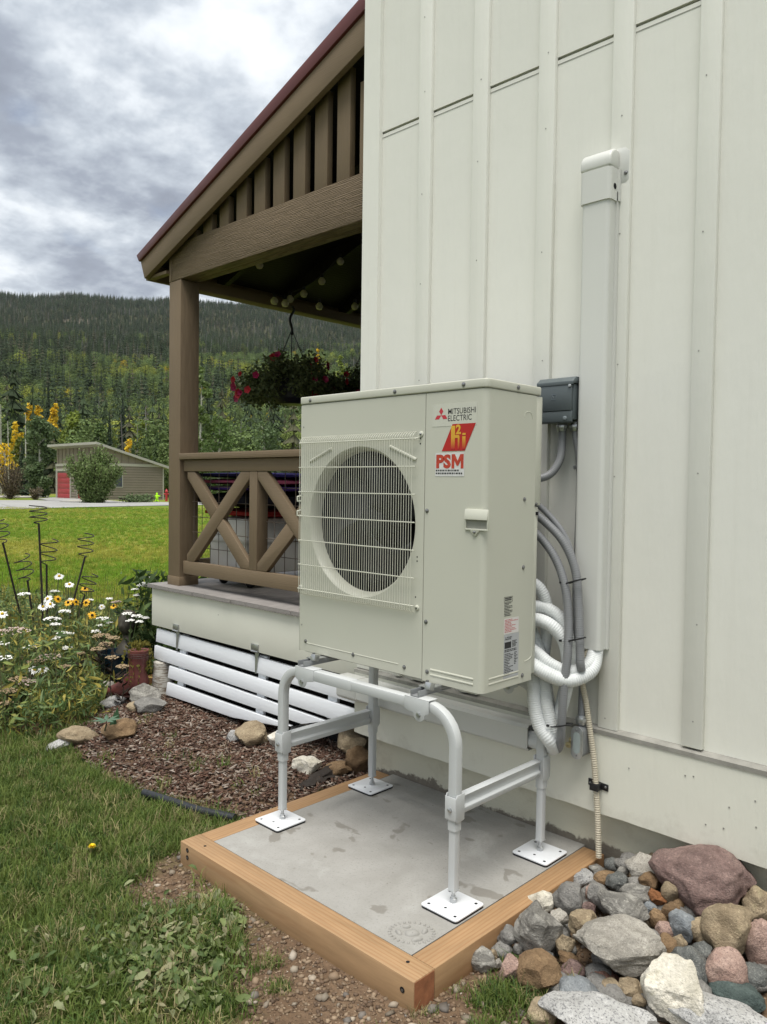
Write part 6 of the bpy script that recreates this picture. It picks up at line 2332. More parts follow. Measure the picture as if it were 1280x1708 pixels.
hy = thing('hydrant', 'red standpipe hydrant at the far end of the garage', 'hydrant', (hp_.x, hp_.y, hz_))
MB().lathe([(.16, hz_), (.16, hz_ + .05), (.11, hz_ + .06), (.11, hz_ + .85), (.15, hz_ + .87), (.15, hz_ + .93), (.11, hz_ + 1.05), (.04, hz_ + 1.12), (.04, hz_ + 1.2)], (hp_.x, hp_.y, 0), 14).build('barrel', M_HYD, hy, smooth=True)
for s_ in (-1, 1):
    MB().tube([Vector((hp_.x, hp_.y, hz_ + .68)) + rv * .08 * s_, Vector((hp_.x, hp_.y, hz_ + .68)) + rv * .24 * s_], .07, 10).build('nozzle', M_HYD, hy)

# ---- trees
def quad_crown(name, seed, clumps, n, leaf, aspect=1.0, droop=0.0, shell=.55):
    R = np.random.RandomState(seed)
    cl = np.array(clumps)
    wgt = cl[:, 3] ** 2
    ci = R.choice(len(cl), n, p=wgt / wgt.sum())
    d = R.normal(size=(n, 3))
    d /= np.linalg.norm(d, axis=1)[:, None]
    rad = (shell + (1 - shell) * R.uniform(size=n)) * (1 + .12 * R.normal(size=n))
    P = cl[ci, :3] + d * (cl[ci, 3] * rad)[:, None] * (1, 1, .85)
    nrm = d * .5 + R.normal(size=(n, 3)) * .7 + (0, 0, .35)
    nrm /= np.linalg.norm(nrm, axis=1)[:, None]
    u = R.normal(size=(n, 3))
    u[:, 2] -= droop
    u -= (u * nrm).sum(1)[:, None] * nrm
    u /= np.linalg.norm(u, axis=1)[:, None]
    w = np.cross(nrm, u)
    s = leaf * R.uniform(.6, 1.3, n)[:, None]
    V = np.stack([P - u * s, P - w * s * .55 * aspect, P + u * s, P + w * s * .55 * aspect], 1).reshape(-1, 3)
    F = np.arange(n * 4).reshape(-1, 4)
    return fastmesh(name, V, F)


L_GREEN = leafcol('aspen_green_leaves', (.095, .155, .045), (.15, .215, .06))
L_LIME = leafcol('lime_aspen_leaves', (.18, .24, .04), (.27, .32, .055))
L_GOLD = leafcol('golden_aspen_leaves', (.66, .46, .03), (.85, .60, .05))
L_DARK = leafcol('cottonwood_leaves', (.11, .165, .07), (.17, .225, .10))
L_MIX = leafcol('turning_aspen_leaves', (.12, .165, .03), (.30, .24, .03))
L_WILLOW = leafcol('willow_leaves', (.10, .165, .04), (.22, .27, .11), .3, .6)
L_SPRUCE = leafcol('spruce_needles', (.020, .034, .016), (.034, .055, .022), .1)
L_PINE = leafcol('pine_needles', (.045, .078, .022), (.075, .11, .028), .12)
L_BROWN = leafcol('bare_willow_twigs', (.11, .085, .055), (.17, .135, .08), .1)


def broadleaf(name, label, px, ptop, r, wpx, leafm, seed, n=1500, trunkm=M_BARK_PALE, low=.3, group='trees beyond the lawn', leaf=None, pbase=None):
    top = on_range(px, ptop, r)
    zb = groundz(top.x, top.y)
    if pbase:
        zb = max(zb, on_range(px, pbase, r).z)
    H = top.z - zb
    W = wpx * r / FPX
    R = random.Random(seed)
    t_ = thing(name, label, 'tree', (top.x, top.y, zb), group)
    tr_ = MB().tube([(0, 0, -.5), (R.uniform(-.2, .2), R.uniform(-.2, .2), H * .45), (R.uniform(-.3, .3), 0, H * .85)], [W * .035 + .06, W * .028 + .04, .03], 7)
    cl = []
    for k in range(16):
        u = low + (1 - low) * ((k + .5) / 16)
        env = math.sin(PI * min(1, (u - low) / (1 - low) * .93 + .07)) ** .55
        a = R.uniform(0, 6.28)
        q = W * .5 * env * R.uniform(.25, .72)
        cr = W * .5 * R.uniform(.34, .56) * (.55 + .45 * env)
        c = (q * math.cos(a), q * math.sin(a), H * u - (cr * .6 if u > .9 else 0))
        cl.append((*c, cr))
        tr_.tube([(0, 0, max(0.2, c[2] - q * 1.1)), c], [.05 + W * .006, .015], 5, False)
    a = tr_.build('trunk', trunkm)
    a.parent = t_
    b = link('crown', quad_crown('crown', seed, cl, n, leaf or max(.09, r * .0022)), leafm)
    b.parent = t_
    return t_


def spruce(name, label, px, ptop, r, wpx, seed, leafm=None, group='conifers beyond the lawn'):
    top = on_range(px, ptop, r)
    zb = groundz(top.x, top.y)
    H = top.z - zb
    t_ = thing(name, label, 'tree', (top.x, top.y, zb), group)
    a = MB().tube([(0, 0, -.5), (0, 0, H * .95)], [H * .014 + .05, .03], 7).build('trunk', M_BARK_DARK)
    a.parent = t_
    me = conifer_kind('crown', seed, 30, 13, 1.0, .5 * wpx * r / FPX / H * 1.05, .05)
    me.materials.clear()
    b = link('crown', me, leafm or L_SPRUCE)
    b.scale = (H, H, H)
    b.parent = t_
    return t_


broadleaf('cottonwood', 'broad dark green cottonwood left of the garage', 66, 692, 96, 58, L_DARK, 1, 4200, low=.04)
broadleaf('aspen', 'golden topped aspen left of the tall dark spruce', 48, 672, 165, 17, L_GOLD, 2, 500, low=.72)
broadleaf('aspen', 'golden aspen touching the left side of the dark spruce', 64, 675, 168, 13, L_GOLD, 3, 400, low=.74)
broadleaf('aspen', 'bright golden aspen right of the tall dark spruce', 92, 672, 155, 20, L_GOLD, 4, 700, low=.62)
broadleaf('aspen', 'golden leaning aspen among the bare trunks at far left', 24, 702, 130, 24, L_GOLD, 5, 420, low=.30)
broadleaf('aspen', 'low golden aspen above the brown thicket', 8, 738, 112, 34, L_GOLD, 6, 420, low=.2)
broadleaf('aspen', 'turning yellow green aspen beside the golden leaning one', 34, 728, 118, 26, L_MIX, 7, 700, low=.1)
broadleaf('aspen', 'round yellow green aspen above the garage roof', 122, 684, 142, 48, L_LIME, 8, 2200, low=.22)
broadleaf('aspen', 'lime aspen right of the two dark spruces', 236, 698, 170, 24, L_LIME, 9, 900, low=.25)
broadleaf('aspen', 'pale green aspen behind the right end of garage', 274, 738, 92, 42, L_WILLOW, 10, 2200, low=.08)
broadleaf('aspen', 'orange tinged young aspen above the garage slope', 216, 727, 132, 18, L_GOLD, 11, 160, low=.4)
broadleaf('aspen', 'muted green aspen left of the first dark spruce', 165, 703, 150, 26, L_GREEN, 12, 800, low=.15)
broadleaf('aspen', 'grey green aspen between garage and porch post', 254, 712, 140, 30, L_GREEN, 13, 1100, low=.1)
spruce('spruce', 'tall dark spruce among the golden aspens', 81, 640, 205, 24, 201)
spruce('spruce', 'slim dark spruce just above the garage peak', 183, 688, 150, 18, 202)
spruce('spruce', 'largest dark spruce above the garage slope', 205, 664, 158, 30, 203)
spruce('spruce', 'short dark spruce left of the garage roof', 37, 735, 112, 26, 204)
spruce('pine', 'young pine rising behind the garage slope', 222, 737, 118, 32, 205, L_PINE)
spruce('pine', 'young pine nearest the lower garage eave', 240, 728, 122, 30, 206, L_PINE)
spruce('pine', 'tall young pine by the porch post', 262, 716, 126, 30, 207, L_PINE)
broadleaf('aspen', 'tall pale aspen just right of the porch post', 336, 606, 64, 44, L_WILLOW, 14, 4200, low=.04)
broadleaf('aspen', 'bushy aspen low behind the porch railing', 366, 690, 80, 66, L_GREEN, 15, 2600, low=.03)
broadleaf('aspen', 'lime aspen seen through the porch beside the basket', 512, 596, 330, 13, L_LIME, 16, 500, low=.3)
broadleaf('aspen', 'lime aspen seen through the porch right of the basket', 545, 600, 330, 16, L_LIME, 17, 600, low=.3)
broadleaf('aspen', 'large lime aspen between the two hanging baskets', 567, 590, 330, 22, L_LIME, 18, 800, low=.3)
broadleaf('aspen', 'slim golden aspen seen above the hanging basket', 531, 580, 350, 9, L_GOLD, 19, 260, low=.3)
broadleaf('aspen', 'dark aspen behind the middle of the porch railing', 440, 700, 100, 80, L_DARK, 20, 2400, low=.05)
for i, (px, pt, r, lb) in enumerate(((2, 672, 120, 'bare pale trunk at the left picture edge'), (43, 686, 122, 'bare pale trunk beside the golden leaning aspen'), (14, 700, 125, 'thin bare trunk between the pale trunks'))):
    top = on_range(px, pt, r)
    zb = groundz(top.x, top.y)
    o = snag_kind('bare_trunk', 400 + i)
    o.materials.clear()
    b = link('bare_trunk', o, M_BARK_PALE)
    b.location = (top.x, top.y, zb - .2)
    b.scale = (7.5, 7.5, top.z - zb)
    tag(b, lb, 'tree trunk', 'bare trunks at left')


def shrub(name, label, px, ptop, pbase, r, wpx, leafm, seed, n, leaf, stems=14, aspect=.7, cat='bush'):
    base = on_range(px, pbase, r)
    zb = groundz(base.x, base.y)
    H = on_range(px, ptop, r).z - zb
    W = wpx * r / FPX
    R = random.Random(seed)
    t_ = thing(name, label, cat, (base.x, base.y, zb))
    tb, cl = MB(), []
    for k in range(stems):
        a = R.uniform(0, 6.28)
        q = W * .5 * R.uniform(.1, .95) ** .7
        h_ = H * R.uniform(.7, 1.0) * (1 - .35 * (q / (W * .5)) ** 2)
        p = [(0.1 * math.cos(a), 0.1 * math.sin(a), -.1), (q * .55 * math.cos(a), q * .55 * math.sin(a), h_ * .5), (q * math.cos(a), q * math.sin(a), h_)]
        tb.tube(smoothpath(p, .4), .018 + W * .003, 5, False)
        for s_ in (.18, .3, .42, .55, .68, .8, .92):
            f = s_ * (1.0 if s_ < .5 else 1.0)
            cl.append((q * s_ * 1.02 * math.cos(a), q * s_ * 1.02 * math.sin(a), h_ * (s_ * 1.0 if s_ < .9 else .93), W * .15 * (1.25 - .55 * s_)))
    o = tb.build('stem', M_BARK_DARK)
    o.parent = t_
    o = link('foliage', quad_crown('foliage', seed, cl, n, leaf, aspect, .6, .3), leafm)
    o.parent = t_
    return t_


shrub('willow_bush', 'large leafy willow bush standing in front of the garage', 156, 738, 838, 66, 92, L_WILLOW, 31, 24000, .12, 46)
shrub('willow_thicket', 'brown twiggy willow thicket at the left edge', 18, 762, 814, 84, 76, L_BROWN, 32, 3200, .16, 26, .25, 'thicket')
shrub('roadside_shrub', 'small purplish shrub beside the far road', 60, 812, 826, 80, 30, L_BROWN, 33, 700, .12, 12)
shrub('meadow_weeds', 'low grey green weeds along the garage wall', 232, 826, 838, 69, 70, L_DARK, 34, 1600, .12, 30)

# ================================================================== the flower bed
def stem_to(mb, p, q, r=.003, bend=.04):
    p, q = Vector(p), Vector(q)
    m_ = (p + q) / 2 + Vector((rng.uniform(-1, 1), rng.uniform(-1, 1), 0)) * bend
    mb.tube(smoothpath([p, m_, q], .12), r, 5, False)


M_STEM = paint('flower_stem', (.085, .125, .04), .6, .2, 9, 0)
M_PETAL = paint('white_petal', (.80, .80, .78), .6, .03, 9, 0)
M_EYE = paint('yellow_flower_eye', (.65, .42, .02), .7, .1, 50, .2)
M_SUSAN = paint('golden_petal', (.78, .42, .008), .55, .08, 20, 0)
M_CONE = paint('dark_brown_cone', (.02, .012, .008), .8, .2, 50, .2)


def flower(kind_, label, group, px, py, X, size, tilt=.6, petals=14, petm=M_PETAL, eyem=M_EYE, cone=.3, name='daisy'):
    p = at(px, py, X=X)
    b = Vector((p.x + rng.uniform(-.06, .06), p.y + rng.uniform(-.08, .08), 0))
    b.z = gz(b.x, b.y)
    t_ = thing(name, label, 'flower', tuple(b), group)
    mb = MB()
    stem_to(mb, b, p - Vector((0, 0, .004)), .0028)
    for k in range(4):
        q = b.lerp(p, rng.uniform(.1, .6))
        a = rng.uniform(0, 6.28)
        d = Vector((math.cos(a), math.sin(a), .5)) * rng.uniform(.05, .09)
        s_ = d.cross(Vector((0, 0, 1))).normalized() * .008
        mb.add([q, q + d * .5 + s_, q + d, q + d * .5 - s_], [(0, 1, 2, 3)])
    mb.build('stem', M_STEM, t_)
    toc = (CAM - p)
    toc.z = 0
    toc.normalize()
    nrm = (Vector((0, 0, 1)) * math.cos(tilt) + (toc + Vector((rng.uniform(-.6, .6), rng.uniform(-.6, .6), 0))).normalized() * math.sin(tilt)).normalized()
    u = nrm.orthogonal().normalized()
    w = nrm.cross(u)
    fm = MB()
    for k in range(petals):
        a = 2 * PI * (k + rng.uniform(-.2, .2)) / petals
        d = u * math.cos(a) + w * math.sin(a)
        s_ = nrm.cross(d) * size * .17
        dz = nrm * size * rng.uniform(-.28, .05)
        L = size * rng.uniform(.88, 1.05)
        fm.add([p + d * size * .15, p + d * L * .6 + s_ + dz * .4, p + d * L + dz, p + d * L * .6 - s_ + dz * .4], [(0, 1, 2, 3)])
    fo = fm.build('flower_head', petm, t_)
    em_ = MB()
    vs_, fs_ = ico(2)
    em_.add([p + u * v.x * size * .27 + w * v.y * size * .27 + nrm * (v.z * size * cone + size * .05) for v in vs_], fs_)
    em_.build('eye', eyem, fo, smooth=True)
    return t_


DG = 'white daisies in the flower bed'
for i, (px, py, X, lb) in enumerate(((99, 961, -6.0, 'topmost white daisy standing over the bed'), (80, 999, -5.9, 'white daisy behind the tallest spiral stake'), (84, 1008, -5.8, 'white daisy just below the one behind the stake'), (72, 1012, -5.9, 'leftmost white daisy of the cluster by the stakes'),
                                     (4, 1024, -5.7, 'white daisy at the left picture edge'), (58, 1117, -4.95, 'white daisy low in the front foliage'), (72, 1115, -4.95, 'open white daisy right of the low one in front'), (170, 1012, -6.0, 'small white daisy above the black eyed susans'), (116, 975, -6.1, 'white daisy right below the topmost one'))):
    flower('daisy', lb, DG, px, py, X, .042 if i != 7 else .028, rng.uniform(.4, .9), 16)
SG = 'black eyed susans in the flower bed'
for i, (px, py, X, lb) in enumerate(((97, 999, -5.9, 'black eyed susan right of the spiral stakes'), (114, 1005, -5.9, 'black eyed susan behind the leaning stake'), (127, 1004, -5.9, 'black eyed susan between the two leaning stakes'), (144, 1005, -5.9, 'black eyed susan right of the lower leaning stake'),
                                     (154, 1026, -5.6, 'black eyed susan facing the camera lowest in its row'), (142, 982, -6.1, 'highest black eyed susan inside the small spiral'), (190, 1011, -5.9, 'rightmost black eyed susan near the bust'), (76, 1153, -4.8, 'faded drooping yellow flower low in front'))):
    flower('susan', lb, SG, px, py, X, .036, rng.uniform(.5, 1.1), 12, M_SUSAN, M_CONE, .4, 'black_eyed_susan')
M_YARROW = paint('yarrow_white', (.80, .79, .74), .8, .12, 60, 0)
M_YARROWP = paint('yarrow_pinkish', (.46, .36, .31), .8, .2, 60, 0)
M_YARROWD = paint('yarrow_dry_tan', (.30, .22, .13), .8, .25, 60, 0)


def yarrow(heads, petm, label, group):
    ps = [(at(px, py, X=X), s_ * 1.35) for px, py, X, s_ in heads]
    b = sum((p for p, _s in ps), Vector()) / len(ps)
    b = Vector((b.x, b.y, gz(b.x, b.y)))
    t_ = thing('yarrow', label, 'flower', tuple(b), group)
    for p0, size in ps:
        st_, fo = MB(), MB()
        n1 = p0 - Vector((0, 0, size * 1.1))
        foot = b.lerp(Vector((p0.x, p0.y, 0)), .7)
        foot.z = gz(foot.x, foot.y)
        stem_to(st_, foot, n1, .003)
        for k in range(9):
            q = foot.lerp(n1, rng.uniform(.05, .85))
            a = rng.uniform(0, 6.28)
            d = Vector((math.cos(a), math.sin(a), .6)) * rng.uniform(.04, .10)
            for s2 in (-.3, .3):
                s_ = d.cross(Vector((0, 0, 1))).normalized() * .012
                st_.add([q, q + d * .5 + s_ * (1 + s2), q + d, q + d * .5 - s_ * (1 - s2)], [(0, 1, 2, 3)])
        for k in range(int(20 + size * 620)):
            a = rng.uniform(0, 6.28)
            rr_ = size * rng.random() ** .5
            c = p0 + Vector((rr_ * math.cos(a), rr_ * math.sin(a), -size * .22 * (rr_ / size) ** 2 + rng.uniform(-.004, .004)))
            if k % 3 == 0:
                st_.tube([n1, c], .0011, 3, False)
            s_ = rng.uniform(.0045, .0085)
            m_ = 6
            vs_ = [c + Vector((s_ * math.cos(6.283 * j / m_), s_ * math.sin(6.283 * j / m_), rng.uniform(-.001, .001))) for j in range(m_)] + [c + Vector((0, 0, s_ * .8))]
            fo.add(vs_, [(j, (j + 1) % m_, m_) for j in range(m_)])
        st_.build('stem', M_STEM if petm is not M_YARROWD else M_BARK_DARK, t_)
        fo.build('flower_head', petm, t_)


for hs, lb in (
        (((251, 962, -5.3, .03), (243, 972, -5.3, .03), (236, 976, -5.3, .025), (225, 982, -5.4, .02), (228, 992, -5.4, .02)), 'tall white yarrow beside the porch deck corner'),
        (((40, 989, -5.9, .035),), 'white yarrow head left of the tallest stakes'),
        (((92, 985, -6.0, .025), (118, 999, -6.0, .02), (108, 1018, -5.8, .035)), 'white yarrow among the left black eyed susans'),
        (((88, 1030, -5.6, .045), (92, 1040, -5.5, .03), (92, 1062, -5.4, .03), (105, 1054, -5.4, .028), (118, 1056, -5.4, .02)), 'white yarrow at the foot of the upright stakes'),
        (((150, 1000, -6.0, .025), (182, 998, -5.8, .02)), 'white yarrow behind the rightmost black eyed susan'),
        (((172, 1030, -5.5, .04), (182, 1038, -5.5, .025), (168, 1042, -5.5, .02), (160, 1052, -5.4, .025)), 'white yarrow cluster left of the bust'),
        (((111, 1079, -5.1, .025),), 'lone white yarrow head below the leaning stakes'),
        (((213, 1022, -5.2, .028), (228, 1026, -5.15, .032), (218, 1034, -5.15, .022), (233, 1036, -5.1, .02), (243, 1030, -5.15, .02)), 'white yarrow in front of the bronze bust'),
        (((8, 1095, -5.0, .04), (6, 1072, -5.2, .03)), 'white yarrow low at the left picture edge'),
        (((50, 1078, -5.2, .03),), 'white yarrow head between the pinkish and cream heads')):
    yarrow(hs, M_YARROW, lb, 'white yarrow')
for hs, lb in (((22, 1048, -5.3, .085), 'broad pinkish yarrow head at the left edge of the bed'), ((82, 1092, -5.0, .055), 'large cream yarrow head in front of the stakes'), ((45, 1135, -4.8, .045), 'cream yarrow head low beside the front daisies'), ((195, 1003, -5.6, .028), 'pinkish faded yarrow above the bust')):
    yarrow((hs,), M_YARROWP, lb, None)
for hs, lb in (
        (((170, 1058, -5.2, .05), (178, 1072, -5.1, .04), (165, 1080, -5.1, .04), (190, 1062, -5.0, .03)), 'dried tan seed heads left of the boot'),
        (((204, 1110, -4.65, .03), (187, 1095, -4.75, .03)), 'dried tan seed heads in front of the boot'),
        (((16, 1150, -4.75, .04), (12, 1170, -4.7, .03), (30, 1130, -4.8, .04)), 'dried seed heads at the lower left picture edge'),
        (((110, 1110, -4.9, .035), (135, 1088, -5.0, .02)), 'dried seed heads in the middle of the bed'),
        (((60, 1100, -5.0, .04),), 'dried seed head beside the front daisies')):
    yarrow(hs, M_YARROWD, lb, 'dried seed heads')


def bed_at(zlo, zhi, edge=.0):
    def f(R):
        while True:
            x, y = R.uniform(-8.4, -4.4), R.uniform(1.4, 3.7)
            if inpoly(x, y, BED):
                d = polydist(x, y, BED)
                hmax = min(1.0, .42 + d / .45)
                if x > -5.3 and y > 2.35:      # lower round the boot and stones
                    hmax *= .35
                if y > 2.9:
                    hmax *= .75
                return x, y, gz(x, y) + (zlo + (zhi - zlo) * R.uniform() ** 1.2) * hmax
    return f


FOL = [(.15, .21, .065), (.11, .175, .06), (.22, .27, .075), (.31, .31, .085), (.09, .145, .055), (.38, .32, .075), (.18, .24, .10)]
kind(link('bed_foliage', leaf_cards(19000, bed_at(.01, .42), lambda R: R.uniform(.035, .10), FOL, 41, 'bed_foliage', .8, False, (.05, .13)), M_VTINT), 'stuff', 'tangled green and yellowing foliage filling the flower bed')
def front_at(R):
    while True:
        x, y = R.uniform(-7.2, -4.4), R.uniform(1.25, 2.3)
        if polydist(x, y, BED) < .28 and (inpoly(x, y, BED) or polydist(x, y, BED) < .05):
            return x, y, gz(x, y) + R.uniform(.01, .20)


kind(link('bed_edge_foliage', leaf_cards(4500, front_at, lambda R: R.uniform(.03, .09), FOL, 47, 'bed_edge_foliage', .9, False, (.05, .12)), M_VTINT), 'stuff', 'leafy growth spilling over the front edge of the flower bed')
sb, R = MB(), random.Random(77)
Rn = np.random.RandomState(9)
for i in range(700):
    x, y, _z = bed_at(.1, .4)(Rn)
    h_ = R.uniform(.2, .55) * (.5 if x > -5.3 and y > 2.3 else 1)
    sb.tube([(x, y, gz(x, y)), (x + R.uniform(-.04, .04), y + R.uniform(-.04, .04), gz(x, y) + h_)], [.0022, .0014], 4, False)
kind(sb.build('bed_stems', paint('brown_green_stems', (.10, .095, .045), .7, .4, 3, 0)), 'stuff', 'thin upright stems among the flower bed foliage')
# shrubby green mass against the porch end
kind(link('porch_side_foliage', leaf_cards(1900, lambda R: (R.uniform(-5.6, -4.85), R.uniform(2.85, 3.9), gz(-5.2, 3.2) + R.uniform(.05, .75)), lambda R: R.uniform(.05, .13), [(.06, .10, .03), (.09, .14, .04), (.045, .08, .025)], 43, 'porch_side_foliage', .7, False, (.12, .22)), M_VTINT), 'stuff', 'leafy green growth beside the porch end')
# the lupin
lp_ = at(172, 1226, Z=-.03)
lup = thing('lupin', 'blue green lupin with starry leaf beside the bark mulch', 'plant', tuple(lp_))
M_LUP = paint('lupin_leaf', (.075, .135, .085), .55, .15, 20, 0)
sm_ = MB()
for k in range(7):
    a = 2 * PI * k / 7
    c = Vector(at(178, 1208, Z=.06)) + Vector((0, 0, .02)) if k >= 0 else None
    d = Vector((math.cos(a), math.sin(a), .12)) * .085
    s_ = d.cross(Vector((0, 0, 1))).normalized() * .013
    MB().add([c, c + d * .45 + s_, c + d, c + d * .45 - s_, c + d * .5 + Vector((0, 0, .006))], [(0, 1, 4), (1, 2, 4), (2, 3, 4), (3, 0, 4)]).build('leaflet', M_LUP, lup)
stem_to(sm_, lp_, at(178, 1208, Z=.08), .004, .01)
sm_.build('stem', M_LUP, lup)
for (px, py, dz) in ((195, 1205, .16), (190, 1215, .02)):
    b = at(px - 4, py + 18, Z=-.04)
    t_ = Vector((b.x, b.y, b.z)) + Vector((.0, .02, .15))
    s_ = Vector((RIGHT.x, RIGHT.y, 0)) * .022
    MB().add([b, b.lerp(t_, .5) + s_, t_, b.lerp(t_, .5) - s_], [(0, 1, 2, 3)]).build('leaf', paint('dark_strap_leaf', (.03, .075, .03), .5, .1, 20, 0), lup)

# spiral metal plant stakes
M_IRON = paint('rusty_black_iron', (.022, .017, .015), .6, .4, 30, .2)
for (b0, b1, sp_, turns, X, lb) in (
        ((38, 1040), (5, 905), (-2, 866), 3.0, -6.3, 'leftmost spiral stake leaning left at the picture edge'), ((58, 1050), (46, 968), (35, 926), 3.2, -6.2, 'short spiral stake leaning left of the tallest'),
        ((74, 1080), (65, 873), (64, 842), 3.2, -5.9, 'tallest upright spiral stake'), ((79, 1068), (78, 942), (84, 898), 3.0, -6.0, 'straight spiral stake just right of the tallest'),
        ((110, 1052), (142, 929), (144, 889), 3.2, -6.1, 'tall spiral stake leaning right'), ((114, 1078), (142, 992), (152, 956), 3.0, -6.0, 'short spiral stake leaning right over the flowers')):
    p, q, e = at(*b0, X=X), at(*b1, X=X), at(*sp_, X=X)
    p = p + (p - q).normalized() * max(0, (p.z - gz(p.x, p.y)) / max(.2, (q - p).normalized().z))
    t_ = thing('spiral_stake', lb, 'plant stake', tuple(p), 'spiral metal plant stakes')
    MB().tube([p, q], .008, 8).build('rod', M_IRON, t_)
    ax_ = (e - q)
    u = ax_.orthogonal().normalized()
    w = ax_.cross(u).normalized()
    hx = []
    for k in range(int(turns * 22)):
        f = k / (turns * 22)
        a = 2 * PI * turns * f + X * 7
        rad = .060 * min(1, .35 + f * 4)
        hx.append(q + ax_ * f + (u * math.cos(a) + w * math.sin(a)) * rad)
    MB().tube([q] + hx, .0042, 6).build('spiral', M_IRON, t_, smooth=True)

# ---- boot planter, bust, pot and birch log
BXc = -4.74
bo = at(214, 1168, X=BXc)
boz = gz(bo.x, bo.y) + .035
toe = -Vector((RIGHT.x, RIGHT.y, 0)).normalized()
sidev = Vector((-toe.y, toe.x, 0))
o0 = Vector((bo.x, bo.y, boz)) + toe * -.02
rings = []
for (c_a, c_z, ra, rb, ang_) in ((-.052, .31, .070, .066, 0), (-.050, .28, .066, .063, 0), (-.046, .22, .058, .056, 0), (-.042, .17, .056, .050, .05), (-.045, .125, .080, .052, .30), (-.026, .092, .092, .052, .65), (.01, .075, .066, .044, 1.1), (.06, .055, .050, .046, 1.35), (.11, .042, .038, .044, 1.5), (.15, .034, .028, .034, 1.55), (.175, .030, .016, .018, 1.57)):
    ring = []
    ax1 = toe * math.cos(ang_) + Vector((0, 0, 1)) * math.sin(ang_)
    for k in range(20):
        a = 2 * PI * k / 20
        ring.append(o0 + toe * c_a + Vector((0, 0, c_z)) + ax1 * ra * math.cos(a) + sidev * rb * math.sin(a))
    rings.append(ring)
M_LEATHER = paint('oxblood_leather', (.15, .048, .042), .42, .25, 14, .35, 50, .45)
M_SOLE = paint('dark_sole', (.05, .022, .018), .6, .2, 20, .1)
boot = thing('boot_planter', 'oxblood cowboy boot planter among the garden stones', 'planter', tuple(o0))
mb = MB()
mb.add([p for r_ in rings for p in r_], [(i * 20 + k, (i + 1) * 20 + k, (i + 1) * 20 + (k + 1) % 20, i * 20 + (k + 1) % 20) for i in range(len(rings) - 1) for k in range(20)] + [tuple(range((len(rings) - 1) * 20, len(rings) * 20)), tuple(reversed(range(20)))])
mb.build('upper', M_LEATHER, boot, smooth=True, angle=60)
mb = MB()
for (a_, b_) in ((-.10, -.035), (-.03, .165)):
    for q in (0,):
        hgt = .0
    w0 = .042 if a_ < -.05 else .044
    z0, z1 = (-.035, .03) if a_ < -.05 else (-.002, .012)
    mb.obox(o0 + toe * (a_ + b_) / 2 + Vector((0, 0, (z0 + z1) / 2)), toe * (b_ - a_) / 2, sidev * w0, Vector((0, 0, (z1 - z0) / 2)))
mb.build('sole', M_SOLE, boot, bevel=.006)
for k in range(3):
    mb = MB()
    mb.tube([o0 + toe * (-.055 + .076 * math.cos(a) + .001) + sidev * .070 * math.sin(a) + Vector((0, 0, .292 - .012 * k)) for a in [6.2832 * j / 24 for j in range(25)]], .0022, 5)
    mb.build('stitching', M_SOLE, boot)
trl = thing('trailing_plant', 'yellow green trailing plant spilling from the boot', 'plant', tuple(o0 + Vector((0, 0, .36))))
mb = MB()
for k in range(30):
    a = rng.uniform(0, 6.28)
    d = Vector((math.cos(a), math.sin(a), 0)) * rng.uniform(.04, .10)
    p = o0 + toe * -.05 + Vector((0, 0, .30))
    drop_ = rng.uniform(.05, .24)
    pt = smoothpath([p, p + d * .6 + Vector((0, 0, .07)), p + d + Vector((0, 0, .02)), p + d * 1.15 - Vector((0, 0, drop_))], .02)
    for q in pt[1:]:
        s_ = Vector((rng.uniform(-1, 1), rng.uniform(-1, 1), rng.uniform(-.3, .3))) * .010
        t2 = Vector((rng.uniform(-.4, .4), rng.uniform(-.4, .4), -1)) * .022
        mb.add([q, q + s_ + t2 * .5, q + t2, q - s_ + t2 * .5], [(0, 1, 2, 3)])
mb.build('trailing_leaves', leafcol('yellow_green_trailer', (.17, .15, .03), (.26, .24, .06), .3, 9), trl)
# bust
hb = at(214, 1060, X=-5.25)
bz = gz(hb.x, hb.y)
M_BRONZE = paint('weathered_bronze', (.075, .066, .05), .55, .35, 12, .3, 60, .5, .4)
bz0 = hb.z
bust = MB()
vs_, fs_ = ico(4)
hc = Vector((hb.x, hb.y, bz0 + .085))
fd = (CAM - hc)
fd.z = 0
fd = (fd.normalized() * .8 + toe * .6).normalized()
rd = Vector((-fd.y, fd.x, 0))
pts = []
for v in vs_:
    x_, y_, z_ = v.x, v.y, v.z
    f = 1.0
    if z_ > -.2 and x_ < .45:
        f += .16 + .10 * abs(mnoise.noise(v * 6.0))          # curled hair
    if x_ > .6:
        f += .16 * math.exp(-((y_) ** 2) / .02 - ((z_ + .08) ** 2) / .03)   # nose
        f -= .06 * math.exp(-((abs(y_) - .33) ** 2) / .02 - ((z_ - .12) ** 2) / .015)
        f += .03 * math.exp(-(y_ ** 2) / .05 - ((z_ + .42) ** 2) / .008)
    pts.append(hc + fd * x_ * f * .072 + rd * y_ * f * .060 + Vector((0, 0, z_ * f * .088)))
bust.add(pts, fs_)
bust.tube([(hc.x, hc.y, bz0 + .04), (hc.x, hc.y, bz0 - .03), (hc.x, hc.y, bz0 - .06), (hc.x, hc.y, bz0 - .10), (hc.x, hc.y, bz0 - .16)], [.036, .038, .06, .095, .10], 18)
bust.tube([(hc.x, hc.y, bz0 - .15), (hc.x, hc.y, bz - .02)], [.06, .075], 14)
tag(bust.build('garden_bust', M_BRONZE, smooth=True, angle=60), 'dark bronze garden bust with curly hair behind the boot', 'statue')
pp = at(196, 1112, X=-5.15)
pz = gz(pp.x, pp.y)
